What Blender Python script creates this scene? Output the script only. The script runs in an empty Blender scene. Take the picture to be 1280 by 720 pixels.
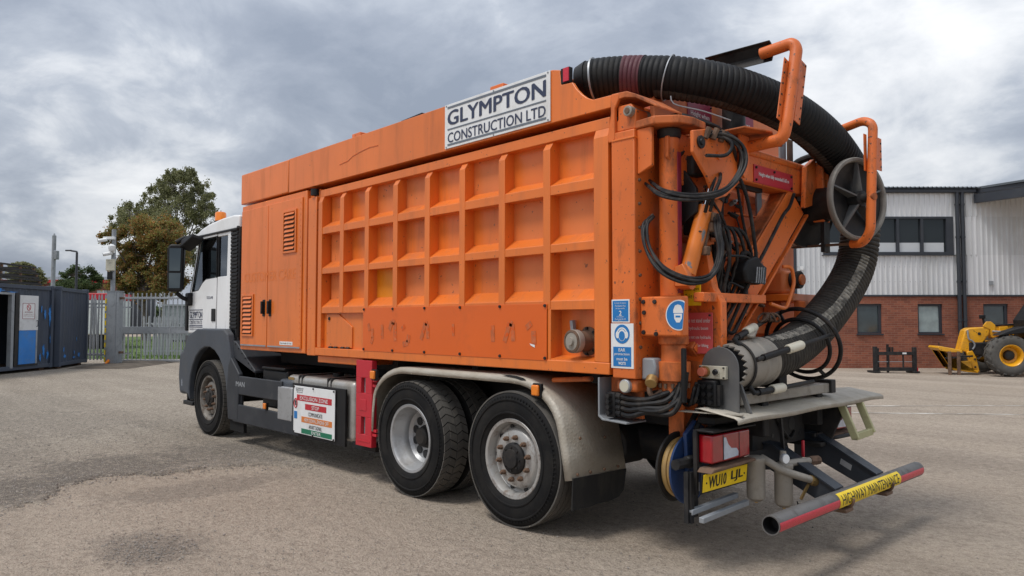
import bpy, bmesh, math, random
from mathutils import Vector, Matrix
from mathutils.noise import noise as pnoise
R = math.radians
random.seed(7)
S = bpy.context.scene
COL = S.collection

# ------------------------------------------------------------------ camera
YAW = 0.8133085452700933          # heading of the lens, left of world +Y
PITCH = 0.04446412213199911
EYE = Vector((4.187896769926475, -3.966577778490031, 1.5741840554804212))
cd = bpy.data.cameras.new('camera')
cam = bpy.data.objects.new('camera', cd)
COL.objects.link(cam)
cam.location = EYE
cam.rotation_euler = (math.pi/2 + PITCH, 0, YAW)
cd.sensor_fit = 'HORIZONTAL'
cd.sensor_width = 36.0
cd.lens = 36.0*928.0/1280.0
cd.clip_start = 0.05
cd.clip_end = 3000
S.camera = cam

# ------------------------------------------------------------------ sky, sun, exposure
SUN_EL, SUN_AZ = R(63), R(192)     # azimuth of the sun, clockwise from +Y
w = bpy.data.worlds.new('World'); S.world = w; w.use_nodes = True
nt = w.node_tree; nt.nodes.clear()
def nd(t, tree=None, **kw):
    n = (tree or nt).nodes.new(t)
    for k, v in kw.items(): setattr(n, k, v)
    return n
out = nd('ShaderNodeOutputWorld'); bg = nd('ShaderNodeBackground'); bg.inputs[1].default_value = 0.1
sky = nd('ShaderNodeTexSky', sky_type='NISHITA', sun_disc=False)
sky.sun_elevation = SUN_EL; sky.sun_rotation = SUN_AZ
sky.air_density = 1.2; sky.dust_density = 3.0
tc = nd('ShaderNodeTexCoord'); sep = nd('ShaderNodeSeparateXYZ'); nt.links.new(tc.outputs['Generated'], sep.inputs[0])
def M(op, a, b=None, c=None):
    n = nd('ShaderNodeMath', operation=op)
    for i, v in enumerate((a, b, c)):
        if v is None: continue
        if isinstance(v, (int, float)): n.inputs[i].default_value = v
        else: nt.links.new(v, n.inputs[i])
    return n.outputs[0]
zc = M('MAXIMUM', sep.outputs[2], 0.0)
den = M('ADD', zc, 0.34)
cx = M('DIVIDE', sep.outputs[0], den); cy = M('DIVIDE', sep.outputs[1], den)
cmb = nd('ShaderNodeCombineXYZ'); nt.links.new(cx, cmb.inputs[0]); nt.links.new(cy, cmb.inputs[1])
def noise(scale, detail, rough, dist, off):
    mp = nd('ShaderNodeMapping'); mp.inputs['Location'].default_value = off
    nt.links.new(cmb.outputs[0], mp.inputs[0])
    n = nd('ShaderNodeTexNoise'); n.inputs['Scale'].default_value = scale; n.inputs['Detail'].default_value = detail
    n.inputs['Roughness'].default_value = rough; n.inputs['Distortion'].default_value = dist
    nt.links.new(mp.outputs[0], n.inputs['Vector']); return n.outputs['Fac']
n1 = noise(1.35, 10, 0.52, 0.25, (3.1, 1.7, 0.0))
n2 = noise(3.6, 10, 0.60, 0.35, (7.7, 2.3, 1.0))
mixn = M('ADD', M('MULTIPLY', n1, 0.62), M('MULTIPLY', n2, 0.38))
ramp = nd('ShaderNodeValToRGB'); nt.links.new(mixn, ramp.inputs[0])
cr = ramp.color_ramp
stops = [(0.38, (2.35, 2.70, 3.35)), (0.45, (3.0, 3.35, 4.0)), (0.505, (3.9, 4.25, 4.85)), (0.555, (5.5, 5.75, 6.15)), (0.61, (6.7, 6.85, 7.1)), (0.68, (7.9, 8.0, 8.1))]
for i, (p, c) in enumerate(stops):
    e = cr.elements[i] if i < 2 else cr.elements.new(p)
    e.position = p; e.color = (c[0]/10, c[1]/10, c[2]/10, 1)
sc = nd('ShaderNodeVectorMath', operation='SCALE'); sc.inputs['Scale'].default_value = 10.0
nt.links.new(ramp.outputs[0], sc.inputs[0])
# an overcast dome is brighter overhead than at the skyline
nt.links.new(M('MULTIPLY', M('ADD', 0.76, M('MULTIPLY', zc, 0.75)), 10.0), sc.inputs['Scale'])
# thin places let the blue of the clear sky through
n3 = noise(0.9, 4, 0.5, 0.2, (1.3, 9.2, 4.0))
gap = nd('ShaderNodeMapRange'); gap.inputs['From Min'].default_value = 0.62; gap.inputs['From Max'].default_value = 0.78
gap.inputs['To Min'].default_value = 0.06; gap.inputs['To Max'].default_value = 0.6
nt.links.new(n3, gap.inputs['Value'])
mx = nd('ShaderNodeMix', data_type='RGBA'); nt.links.new(gap.outputs[0], mx.inputs['Factor'])
nt.links.new(sc.outputs[0], mx.inputs[6]); nt.links.new(sky.outputs[0], mx.inputs[7])
nt.links.new(mx.outputs[2], bg.inputs[0]); nt.links.new(bg.outputs[0], out.inputs[0])

sd = bpy.data.lights.new('sun', 'SUN'); sd.energy = 1.5; sd.angle = R(16); sd.color = (1.0, 0.965, 0.92)
so = bpy.data.objects.new('sun', sd); COL.objects.link(so)
so.rotation_euler = Vector((math.sin(SUN_AZ)*math.cos(SUN_EL), math.cos(SUN_AZ)*math.cos(SUN_EL), math.sin(SUN_EL))).to_track_quat('Z', 'Y').to_euler()

S.view_settings.view_transform = 'Standard'; S.view_settings.look = 'None'
S.view_settings.exposure = 0.52; S.view_settings.gamma = 1.0; S.view_settings.use_curve_mapping = False
S.render.engine = 'CYCLES'

# ------------------------------------------------------------------ materials
MATS = {}
def mat(name, col, rough=0.5, metal=0.0, dirt=None, damt=0.0, dscale=3.0, stretch=(1, 1, 1), var=0.08, vscale=1.5,
        bump=0.0, bscale=40.0, coat=0.0, spec=0.5, lo=0.5, hi=0.7, alpha=1.0, trans=0.0, speck=None):
    """painted / bare surface: slow colour variation, blotches of dirt or wear with their own shape, fine relief"""
    m = bpy.data.materials.new(name); m.use_nodes = True; t = m.node_tree; L = t.links
    b = t.nodes['Principled BSDF']
    tcn = t.nodes.new('ShaderNodeTexCoord'); vec = tcn.outputs['Object']
    def nz(scale, detail=4, rough_=0.55, v=None, dist=0.0):
        n = t.nodes.new('ShaderNodeTexNoise'); n.inputs['Scale'].default_value = scale; n.inputs['Detail'].default_value = detail
        n.inputs['Roughness'].default_value = rough_; n.inputs['Distortion'].default_value = dist
        L.new(v or vec, n.inputs['Vector']); return n.outputs['Fac']
    def mix(fac, a, c, blend='MIX'):
        x = t.nodes.new('ShaderNodeMix'); x.data_type = 'RGBA'; x.blend_type = blend
        for s, v in ((0, fac), (6, a), (7, c)):
            if isinstance(v, tuple): x.inputs[s].default_value = (*v, 1) if len(v) == 3 else v
            elif isinstance(v, (int, float)): x.inputs[s].default_value = v
            else: L.new(v, x.inputs[s])
        return x.outputs[2]
    def rng(v, a, c, d0=0.0, d1=1.0):
        x = t.nodes.new('ShaderNodeMapRange'); L.new(v, x.inputs['Value'])
        for k, q in zip(('From Min', 'From Max', 'To Min', 'To Max'), (a, c, d0, d1)): x.inputs[k].default_value = q
        return x.outputs[0]
    c0 = col
    if var:
        v1 = nz(vscale, 5)
        c0 = mix(rng(v1, 0.3, 0.7), tuple(max(0, x*(1-var)) for x in col), tuple(min(1, x*(1+var)) for x in col))
    r0 = rough
    if dirt is not None and damt > 0:
        mp = t.nodes.new('ShaderNodeMapping'); mp.inputs['Scale'].default_value = stretch; L.new(vec, mp.inputs[0])
        dm = nz(dscale, 8, 0.68, mp.outputs[0], 0.3)
        f = rng(dm, lo, hi, 0.0, damt)
        c0 = mix(f, c0, dirt)
        r0 = rng(dm, lo, hi, rough, min(1.0, rough+0.3))
    if speck is not None:
        sp = nz(speck[1], 2, 0.5)
        c0 = mix(rng(sp, speck[2], speck[2]+0.05, 0, speck[3]), c0, speck[0])
    if isinstance(c0, tuple): b.inputs['Base Color'].default_value = (*c0, 1)
    else: L.new(c0, b.inputs['Base Color'])
    if isinstance(r0, (int, float)): b.inputs['Roughness'].default_value = r0
    else: L.new(r0, b.inputs['Roughness'])
    b.inputs['Metallic'].default_value = metal
    b.inputs['Coat Weight'].default_value = coat; b.inputs['Coat Roughness'].default_value = 0.22 if coat < 0.5 else 0.05
    b.inputs['Specular IOR Level'].default_value = spec
    b.inputs['Transmission Weight'].default_value = trans
    if bump:
        bp = t.nodes.new('ShaderNodeBump'); bp.inputs['Strength'].default_value = bump; bp.inputs['Distance'].default_value = 0.01
        L.new(nz(bscale, 5), bp.inputs['Height']); L.new(bp.outputs[0], b.inputs['Normal'])
    MATS[name] = m
    return m

ORANGE = (0.735, 0.172, 0.020)
mat('orange', ORANGE, 0.42, dirt=(0.34, 0.105, 0.04), damt=0.58, dscale=5.5, stretch=(1, 1, 0.10), lo=0.50, hi=0.80, var=0.14, vscale=0.8, bump=0.015, bscale=5, coat=0.30, speck=((0.16, 0.06, 0.03), 26.0, 0.70, 0.7))
mat('orange_faded', (0.70, 0.19, 0.055), 0.52, dirt=(0.50, 0.17, 0.08), damt=0.4, dscale=3.0, stretch=(1, 1, 0.4), var=0.12, vscale=1.3, bump=0.05, bscale=9, speck=((0.15, 0.06, 0.03), 30.0, 0.69, 0.7))
mat('orange_worn', (0.70, 0.155, 0.026), 0.48, dirt=(0.13, 0.06, 0.03), damt=0.75, dscale=7, stretch=(1, 1, 0.5), lo=0.54, hi=0.70, var=0.14, vscale=1.4, bump=0.05, bscale=20, speck=((0.09, 0.05, 0.035), 34.0, 0.655, 0.9))
mat('orange_pale', (0.73, 0.198, 0.046), 0.5, coat=0.2, dirt=(0.50, 0.16, 0.06), damt=0.45, dscale=5, stretch=(1, 1, 0.14), lo=0.48, hi=0.8, var=0.14, vscale=1.1, bump=0.02, bscale=6, speck=((0.16, 0.06, 0.03), 24.0, 0.69, 0.8))
mat('orange_new', (0.69, 0.112, 0.003), 0.34, dirt=(0.40, 0.09, 0.02), damt=0.35, dscale=2.6, lo=0.56, hi=0.74, var=0.05, coat=0.2, bump=0.02, bscale=6)
mat('orange_grimy', (0.62, 0.15, 0.03), 0.55, dirt=(0.035, 0.022, 0.015), damt=0.85, dscale=4.5, stretch=(1, 1, 0.6), lo=0.44, hi=0.66, var=0.15, bump=0.08, bscale=30)
mat('orange_chipped', (0.72, 0.19, 0.02), 0.4, dirt=(0.20, 0.21, 0.22), damt=1.0, dscale=9.0, stretch=(1, 1, 0.5), lo=0.575, hi=0.60, var=0.08, bump=0.05)
mat('amber_patch', (0.72, 0.24, 0.004), 0.4, dirt=(0.6, 0.2, 0.02), damt=0.4, dscale=5, var=0.08)
mat('scuff', (0.50, 0.125, 0.040), 0.8, var=0.2, vscale=20, dirt=(0.66, 0.085, 0.002), damt=1.0, dscale=30, lo=0.5, hi=0.62)
mat('steel_black', (0.012, 0.0125, 0.014), 0.5, spec=0.35, dirt=(0.10, 0.085, 0.07), damt=0.45, dscale=5, lo=0.45, hi=0.75, var=0.2, bump=0.05, bscale=30)
mat('chassis', (0.010, 0.0105, 0.012), 0.6, spec=0.3, dirt=(0.085, 0.07, 0.055), damt=0.5, dscale=4, lo=0.42, hi=0.72, var=0.2, bump=0.08, bscale=40)
mat('black_plastic', (0.009, 0.009, 0.010), 0.5, spec=0.3, dirt=(0.075, 0.068, 0.06), damt=0.3, dscale=6, var=0.15, bump=0.03, bscale=80)
mat('grey_plastic', (0.055, 0.064, 0.078), 0.55, dirt=(0.14, 0.13, 0.12), damt=0.35, dscale=3.5, var=0.1, bump=0.04, bscale=120)
mat('dark_fairing', (0.022, 0.025, 0.031), 0.55, dirt=(0.10, 0.095, 0.09), damt=0.35, dscale=3, var=0.12, bump=0.04, bscale=120)
mat('rubber', (0.0075, 0.0075, 0.008), 0.75, spec=0.22, dirt=(0.06, 0.054, 0.046), damt=0.35, dscale=5, lo=0.42, hi=0.75, var=0.2, bump=0.10, bscale=60)
mat('tread', (0.095, 0.088, 0.078), 0.85, dirt=(0.16, 0.14, 0.115), damt=0.6, dscale=9, var=0.2, bump=0.15, bscale=90)
mat('hose_rubber', (0.006, 0.0062, 0.0068), 0.6, spec=0.3, dirt=(0.05, 0.046, 0.04), damt=0.5, dscale=3.5, lo=0.5, hi=0.8, var=0.2, bump=0.10, bscale=70)
mat('hose_lower', (0.040, 0.037, 0.033), 0.7, spec=0.3, dirt=(0.15, 0.132, 0.108), damt=0.6, dscale=11, lo=0.42, hi=0.78, var=0.25, bump=0.12, bscale=70)
mat('hose_wear', (0.10, 0.095, 0.085), 0.8, dirt=(0.42, 0.39, 0.33), damt=0.9, dscale=14, lo=0.42, hi=0.6, var=0.3, vscale=12, bump=0.2, bscale=60)
mat('maroon_tape', (0.085, 0.016, 0.026), 0.6, dirt=(0.09, 0.06, 0.055), damt=0.5, dscale=6, var=0.15)
mat('cable', (0.008, 0.008, 0.009), 0.5, spec=0.35, dirt=(0.10, 0.085, 0.07), damt=0.6, dscale=12, var=0.1)
mat('galvanised', (0.40, 0.42, 0.44), 0.5, 0.55, dirt=(0.24, 0.25, 0.26), damt=0.6, dscale=9, var=0.12, bump=0.03)
mat('galv_dull', (0.30, 0.32, 0.34), 0.6, 0.3, dirt=(0.16, 0.17, 0.17), damt=0.6, dscale=4, var=0.15, bump=0.04)
mat('alloy', (0.52, 0.51, 0.48), 0.42, 0.75, dirt=(0.27, 0.24, 0.20), damt=0.65, dscale=5, lo=0.4, hi=0.7, var=0.12, bump=0.04, bscale=60)
mat('rim_grey', (0.40, 0.405, 0.41), 0.42, 0.5, dirt=(0.16, 0.135, 0.11), damt=0.65, dscale=5, lo=0.50, hi=0.74, var=0.15, bump=0.04, bscale=40)
mat('rim_rusty', (0.42, 0.41, 0.39), 0.42, 0.45, dirt=(0.13, 0.075, 0.045), damt=0.8, dscale=9, lo=0.50, hi=0.66, var=0.2, bump=0.06, bscale=40)
mat('rim_dirty', (0.20, 0.185, 0.165), 0.6, 0.3, dirt=(0.09, 0.06, 0.04), damt=0.8, dscale=9, lo=0.46, hi=0.66, var=0.2, bump=0.06, bscale=40)
mat('rusty_steel', (0.16, 0.095, 0.06), 0.8, 0.1, dirt=(0.05, 0.035, 0.028), damt=0.8, dscale=9, var=0.3, vscale=6, bump=0.15, bscale=60)
mat('nozzle_alloy', (0.34, 0.31, 0.265), 0.6, 0.25, dirt=(0.20, 0.175, 0.14), damt=0.7, dscale=6, var=0.15, bump=0.08, bscale=60)
mat('roller_steel', (0.24, 0.225, 0.20), 0.6, 0.3, dirt=(0.12, 0.105, 0.09), damt=0.6, dscale=6, var=0.2, vscale=5, bump=0.06)
mat('plate_steel', (0.115, 0.115, 0.115), 0.55, 0.3, dirt=(0.20, 0.185, 0.16), damt=0.5, dscale=7, var=0.2, vscale=5, bump=0.05)
mat('brass', (0.45, 0.30, 0.12), 0.4, 0.8, dirt=(0.2, 0.14, 0.08), damt=0.6, dscale=12, var=0.1)
mat('chrome', (0.72, 0.72, 0.72), 0.15, 1.0, var=0.0)
mat('cream_metal', (0.56, 0.53, 0.42), 0.5, dirt=(0.28, 0.25, 0.19), damt=0.6, dscale=9, var=0.08)
mat('cab_white', (0.82, 0.825, 0.82), 0.30, dirt=(0.50, 0.48, 0.44), damt=0.35, dscale=2.5, stretch=(1, 1, 0.4), var=0.03, coat=0.4)
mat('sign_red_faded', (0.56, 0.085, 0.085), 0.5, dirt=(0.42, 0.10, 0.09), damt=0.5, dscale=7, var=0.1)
mat('sign_white', (0.77, 0.78, 0.78), 0.4, dirt=(0.52, 0.50, 0.46), damt=0.5, dscale=7, stretch=(1, 1, 0.4), var=0.03)
mat('door_white', (0.66, 0.67, 0.68), 0.5, dirt=(0.42, 0.42, 0.40), damt=0.5, dscale=2.5, var=0.05)
mat('sign_navy', (0.030, 0.040, 0.085), 0.45, var=0.0)
mat('sign_grey', (0.14, 0.16, 0.19), 0.45, var=0.0)
mat('sign_red', (0.50, 0.018, 0.030), 0.42, dirt=(0.36, 0.05, 0.05), damt=0.4, dscale=6, var=0.06)
mat('sign_maroon', (0.25, 0.015, 0.045), 0.42, dirt=(0.2, 0.05, 0.07), damt=0.4, dscale=6, var=0.08)
mat('sign_blue', (0.010, 0.17, 0.47), 0.4, dirt=(0.06, 0.2, 0.42), damt=0.3, dscale=9, var=0.04)
mat('sign_green', (0.010, 0.17, 0.09), 0.4, var=0.05)
mat('sign_orange', (0.68, 0.20, 0.04), 0.4, var=0.05)
mat('sign_yellow', (0.85, 0.60, 0.008), 0.4, dirt=(0.5, 0.36, 0.03), damt=0.3, dscale=8, var=0.04)
mat('plate_yellow', (0.86, 0.58, 0.006), 0.38, dirt=(0.5, 0.33, 0.03), damt=0.4, dscale=9, var=0.03)
mat('ink_black', (0.012, 0.012, 0.013), 0.5, var=0.0)
mat('ink_white', (0.74, 0.74, 0.73), 0.5, var=0.0)
mat('ink_faded', (0.60, 0.42, 0.40), 0.55, var=0.15, vscale=30)
mat('reflector_red', (0.58, 0.010, 0.035), 0.30, var=0.08, vscale=60, bump=0.25, bscale=160, coat=0.3)
mat('lens_red', (0.33, 0.003, 0.010), 0.12, var=0.12, vscale=14, coat=0.8, bump=0.12, bscale=90)
mat('lens_clear', (0.50, 0.56, 0.66), 0.18, var=0.15, vscale=20, coat=0.8)
mat('lens_amber', (0.85, 0.22, 0.006), 0.2, var=0.1, coat=0.6)
mat('guard_red', (0.52, 0.018, 0.032), 0.42, dirt=(0.34, 0.04, 0.045), damt=0.4, dscale=4, var=0.08, bump=0.02)
mat('reel_blue', (0.012, 0.040, 0.13), 0.45, dirt=(0.06, 0.06, 0.07), damt=0.5, dscale=6, var=0.15)
mat('hose_yellow', (0.36, 0.225, 0.075), 0.55, dirt=(0.25, 0.17, 0.08), damt=0.6, dscale=7, var=0.1)
mat('button_red', (0.62, 0.17, 0.10), 0.4, var=0.1)
mat('bar_grey', (0.13, 0.125, 0.12), 0.5, 0.2, dirt=(0.06, 0.055, 0.05), damt=0.6, dscale=8, var=0.15, bump=0.05)
mat('ladder_green', (0.46, 0.44, 0.24), 0.55, 0.2, dirt=(0.3, 0.27, 0.18), damt=0.5, dscale=8, var=0.1)
mat('arm_navy', (0.018, 0.024, 0.034), 0.45, dirt=(0.07, 0.07, 0.07), damt=0.4, dscale=5, var=0.12)
mat('cabin_dark', (0.055, 0.057, 0.06), 0.7, var=0.1)
mat('grip_white', (0.66, 0.62, 0.50), 0.5, dirt=(0.35, 0.31, 0.24), damt=0.6, dscale=14, var=0.08)
def glass(name, col=(0.02, 0.025, 0.028), rough=0.04, wob=0.02, bs=3.0):
    m = mat(name, col, rough, var=0.0, spec=0.6, bump=wob, bscale=bs, coat=0.0); return m
glass('glass_dark')
def clear_glass(name, tint):
    m = bpy.data.materials.new(name); m.use_nodes = True; t = m.node_tree; t.nodes.remove(t.nodes['Principled BSDF'])
    o = t.nodes['Material Output']; tr = t.nodes.new('ShaderNodeBsdfTransparent'); tr.inputs[0].default_value = (*tint, 1)
    gl = t.nodes.new('ShaderNodeBsdfGlossy'); gl.inputs['Roughness'].default_value = 0.02; gl.inputs[0].default_value = (0.9, 0.95, 1, 1)
    fr = t.nodes.new('ShaderNodeFresnel'); fr.inputs[0].default_value = 2.3
    mxs = t.nodes.new('ShaderNodeMixShader'); t.links.new(fr.outputs[0], mxs.inputs[0]); t.links.new(tr.outputs[0], mxs.inputs[1]); t.links.new(gl.outputs[0], mxs.inputs[2])
    t.links.new(mxs.outputs[0], o.inputs[0]); MATS[name] = m; return m
clear_glass('cab_glass', (0.74, 0.82, 0.80))
def chequer(name, col, scale, dirt):
    """aluminium tread plate: rows of short raised bars at alternating slants"""
    m = mat(name, col, 0.5, 0.25, dirt=dirt, damt=0.8, dscale=3.5, lo=0.38, hi=0.68, var=0.15)
    t = m.node_tree; L = t.links; b = t.nodes['Principled BSDF']
    tcn = t.nodes.new('ShaderNodeTexCoord'); mp = t.nodes.new('ShaderNodeMapping'); mp.inputs['Scale'].default_value = (scale, scale, scale)
    mp.inputs['Rotation'].default_value = (0.6, 0.5, R(45))
    L.new(tcn.outputs['Object'], mp.inputs[0])
    ck = t.nodes.new('ShaderNodeTexVoronoi'); ck.feature = 'SMOOTH_F1'; ck.distance = 'CHEBYCHEV'; ck.inputs['Scale'].default_value = 1.0; ck.inputs['Randomness'].default_value = 0.12
    L.new(mp.outputs[0], ck.inputs['Vector'])
    bp = t.nodes.new('ShaderNodeBump'); bp.inputs['Strength'].default_value = 0.6; bp.inputs['Distance'].default_value = 0.010; bp.invert = True
    L.new(ck.outputs['Distance'], bp.inputs['Height']); L.new(bp.outputs[0], b.inputs['Normal'])
chequer('tread_plate', (0.46, 0.425, 0.36), 30, (0.33, 0.285, 0.22))

# ------------------------------------------------------------------ mesh helpers
def V(*a): return Vector(a)
def frame(axis, ref=None):
    a = Vector(axis).normalized()
    r_ = Vector(ref) if ref is not None else (V(0, 0, 1) if abs(a.z) < 0.9 else V(1, 0, 0))
    u = r_.cross(a)
    if u.length < 1e-6: u = V(0, 1, 0).cross(a)
    u.normalize(); v = a.cross(u)
    return a, u, v
class MB:
    def __init__(s): s.v = []; s.f = []; s.m = []; s.cur = 0
    def add(s, vs, fs):
        o = len(s.v); s.v += [tuple(p) for p in vs]; s.f += [tuple(i+o for i in f) for f in fs]; s.m += [s.cur]*len(fs); return s
    def box(s, x0, x1, y0, y1, z0, z1):
        return s.add([(x0,y0,z0),(x1,y0,z0),(x1,y1,z0),(x0,y1,z0),(x0,y0,z1),(x1,y0,z1),(x1,y1,z1),(x0,y1,z1)],
                     [(0,3,2,1),(4,5,6,7),(0,1,5,4),(1,2,6,5),(2,3,7,6),(3,0,4,7)])
    def hexa(s, p):  # 8 points bottom loop, top loop
        return s.add(p, [(0,3,2,1),(4,5,6,7),(0,1,5,4),(1,2,6,5),(2,3,7,6),(3,0,4,7)])
    def bar(s, p0, p1, w, h, ref=None):
        """rectangular beam; h along ref (default up), w across"""
        p0 = Vector(p0); p1 = Vector(p1); a, u, v = frame(p1-p0, ref)
        q = [-u*w/2-v*h/2, u*w/2-v*h/2, u*w/2+v*h/2, -u*w/2+v*h/2]
        return s.hexa([p0+k for k in q]+[p1+k for k in q])
    def cyl(s, p0, p1, r0, r1=None, n=20, caps=True):
        r1 = r0 if r1 is None else r1; p0 = Vector(p0); p1 = Vector(p1); a, u, v = frame(p1-p0)
        vs = []
        for p, r_ in ((p0, r0), (p1, r1)):
            for i in range(n):
                t = 2*math.pi*i/n; vs.append(p+(u*math.cos(t)+v*math.sin(t))*r_)
        fs = [(i, (i+1) % n, n+(i+1) % n, n+i) for i in range(n)]
        if caps: fs += [tuple(range(n-1, -1, -1)), tuple(range(n, 2*n))]
        return s.add(vs, fs)
    def lathe(s, prof, org, axis, n=40, ref=None):
        """prof: list of (radius, height along axis); closed onto the axis where radius is 0"""
        org = Vector(org); a, u, v = frame(axis, ref); vs = []; fs = []
        for r_, h in prof:
            for i in range(n):
                t = 2*math.pi*i/n; vs.append(org+a*h+(u*math.cos(t)+v*math.sin(t))*r_)
        for j in range(len(prof)-1):
            for i in range(n):
                fs.append((j*n+i, j*n+(i+1) % n, (j+1)*n+(i+1) % n, (j+1)*n+i))
        return s.add(vs, fs)
    def prism(s, poly, org, u, v, depth):
        """2-D outline in (u,v) extruded by the vector depth"""
        org = Vector(org); u = Vector(u); v = Vector(v); d = Vector(depth); n = len(poly)
        a = [org+u*p[0]+v*p[1] for p in poly]; b = [p+d for p in a]
        fs = [tuple(range(n-1, -1, -1)), tuple(range(n, 2*n))]+[(i, (i+1) % n, n+(i+1) % n, n+i) for i in range(n)]
        if u.cross(v).dot(d) < 0: fs = [tuple(reversed(f)) for f in fs]
        return s.add(a+b, fs)
    def tube(s, pts, r, n=12, caps=True, closed=False):
        pts = [Vector(p) for p in pts]; m = len(pts); fr = []
        tang = []
        for i in range(m):
            if closed: d = pts[(i+1) % m]-pts[i-1]
            else: d = pts[min(i+1, m-1)]-pts[max(i-1, 0)]
            tang.append(d.normalized())
        a, u, v = frame(tang[0])
        vs = []
        for i in range(m):
            if i:
                ax = tang[i-1].cross(tang[i])
                if ax.length > 1e-7:
                    u = Matrix.Rotation(tang[i-1].angle(tang[i]), 3, ax.normalized()) @ u
                u = (u-tang[i]*u.dot(tang[i])).normalized()
            v = tang[i].cross(u)
            rr = r[i] if isinstance(r, (list, tuple)) else r
            for k in range(n):
                t = 2*math.pi*k/n; vs.append(pts[i]+(u*math.cos(t)+v*math.sin(t))*rr)
        fs = []
        for i in range(m if closed else m-1):
            j = (i+1) % m
            for k in range(n): fs.append((i*n+k, i*n+(k+1) % n, j*n+(k+1) % n, j*n+k))
        if caps and not closed: fs += [tuple(range(n-1, -1, -1)), tuple(range((m-1)*n, m*n))]
        return s.add(vs, fs)
    def mesh(s, name, mats, smooth=30):
        me = bpy.data.meshes.new(name); me.from_pydata(s.v, [], s.f)
        for mm in mats: me.materials.append(MATS[mm])
        if len(mats) > 1: me.polygons.foreach_set('material_index', s.m)
        if smooth:
            me.polygons.foreach_set('use_smooth', [True]*len(me.polygons)); me.set_sharp_from_angle(angle=R(smooth))
        me.update(); return me
    def build(s, name, mats, parent=None, smooth=30, bevel=0.0, seg=2, loc=None, label=None):
        if isinstance(mats, str): mats = [mats]
        me = s.mesh(name, mats, smooth); o = bpy.data.objects.new(name, me); COL.objects.link(o)
        if parent: o.parent = parent
        if loc is not None: o.location = loc
        if bevel:
            md = o.modifiers.new('bevel', 'BEVEL'); md.width = bevel; md.segments = seg; md.limit_method = 'ANGLE'; md.angle_limit = R(35)
            md.harden_normals = False
        if label: o['label'] = label
        return o
def copy_tree(o, parent=None):
    c = o.copy(); COL.objects.link(c); c.parent = parent
    for ch in [k for k in o.children]: copy_tree(ch, c)
    return c
def spline(pts, step):
    """Catmull-Rom through the points, resampled at an even step"""
    P = [Vector(p) for p in pts]; P = [P[0]*2-P[1]]+P+[P[-1]*2-P[-2]]; o = []
    for i in range(1, len(P)-2):
        for k in range(40):
            t = k/40; a, b, c, d = P[i-1:i+3]
            o.append(0.5*((2*b)+(c-a)*t+(2*a-5*b+4*c-d)*t*t+(3*b-3*c+d-a)*t**3))
    o.append(P[-2]); res = [o[0]]; acc = 0
    for i in range(1, len(o)):
        seg = o[i]-o[i-1]; l = seg.length; pos = 0
        while acc+(l-pos) >= step:
            pos += step-acc; acc = 0; res.append(o[i-1]+seg*(pos/l))
        acc += l-pos
    return res
def bend(pts, r, n=5):
    """polyline with rounded corners"""
    P = [Vector(p) for p in pts]; o = [P[0]]
    for i in range(1, len(P)-1):
        a = (P[i-1]-P[i]); b = (P[i+1]-P[i]); d = min(r, a.length*0.49, b.length*0.49); a.normalize(); b.normalize()
        p0 = P[i]+a*d; p2 = P[i]+b*d
        for k in range(n+1):
            t = k/n; o.append(p0*(1-t)**2+P[i]*2*t*(1-t)+p2*t*t)
    o.append(P[-1]); return o
TXT = {}
def text_poly(s, bold=0.0):
    k = s
    if k not in TXT:
        cu = bpy.data.curves.new('lettering', 'FONT'); cu.body = s; cu.size = 1.0; cu.resolution_u = 3; cu.offset = 0.0; cu.fill_mode = 'BOTH'
        ob = bpy.data.objects.new('lettering_tmp', cu); COL.objects.link(ob)
        dg = bpy.context.evaluated_depsgraph_get(); me = bpy.data.meshes.new_from_object(ob.evaluated_get(dg))
        vs = [(v.co.x, v.co.y) for v in me.vertices]; fs = [tuple(p.vertices) for p in me.polygons]
        x0 = min(v[0] for v in vs); x1 = max(v[0] for v in vs); y0 = min(v[1] for v in vs); y1 = max(v[1] for v in vs)
        TXT[k] = (vs, fs, x0, x1, y0, y1)
        bpy.data.objects.remove(ob); bpy.data.curves.remove(cu); bpy.data.meshes.remove(me)
    return TXT[k]
def put_text(mb, s, c, u, v, n, w=None, h=None, off=0.003, bold=0.0):
    """flat lettering centred on c, filling width w and/or height h"""
    vs, fs, x0, x1, y0, y1 = text_poly(s, bold); c = Vector(c); u = Vector(u); v = Vector(v); n = Vector(n)
    sx = w/(x1-x0) if w else h/(y1-y0); sy = h/(y1-y0) if h else sx
    mx_, my_ = (x0+x1)/2, (y0+y1)/2
    reps = (0,) if bold <= 0 else (-1, 0, 1)      # heavier strokes: the same letters laid three times, a hair apart
    for k in reps: mb.add([c+u*((p[0]-mx_)+k*bold*1.1)*sx+v*((p[1]-my_)+k*bold*0.5)*sy+n*(off+0.0002*(k+1)) for p in vs], fs)
    return mb
SIDE = (V(1, 0, 0), V(0, 0, 1), V(0, -1, 0))     # a face looking to the truck's kerb side
REAR = (V(0, 1, 0), V(0, 0, 1), V(1, 0, 0))      # a face looking back
def plate(mb, c, fr, w, h, t=0.006):
    u, v, n = fr; c = Vector(c)
    q = [-u*w/2-v*h/2, u*w/2-v*h/2, u*w/2+v*h/2, -u*w/2+v*h/2]
    return mb.hexa([c+k for k in q]+[c+k+n*t for k in q])
def disc(mb, c, fr, r, t=0.004, n=28, sx=1.0):
    u, v, nn = fr; c = Vector(c)
    return mb.prism([(math.cos(2*math.pi*i/n)*r*sx, math.sin(2*math.pi*i/n)*r) for i in range(n)], c, u, v, nn*t)
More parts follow.
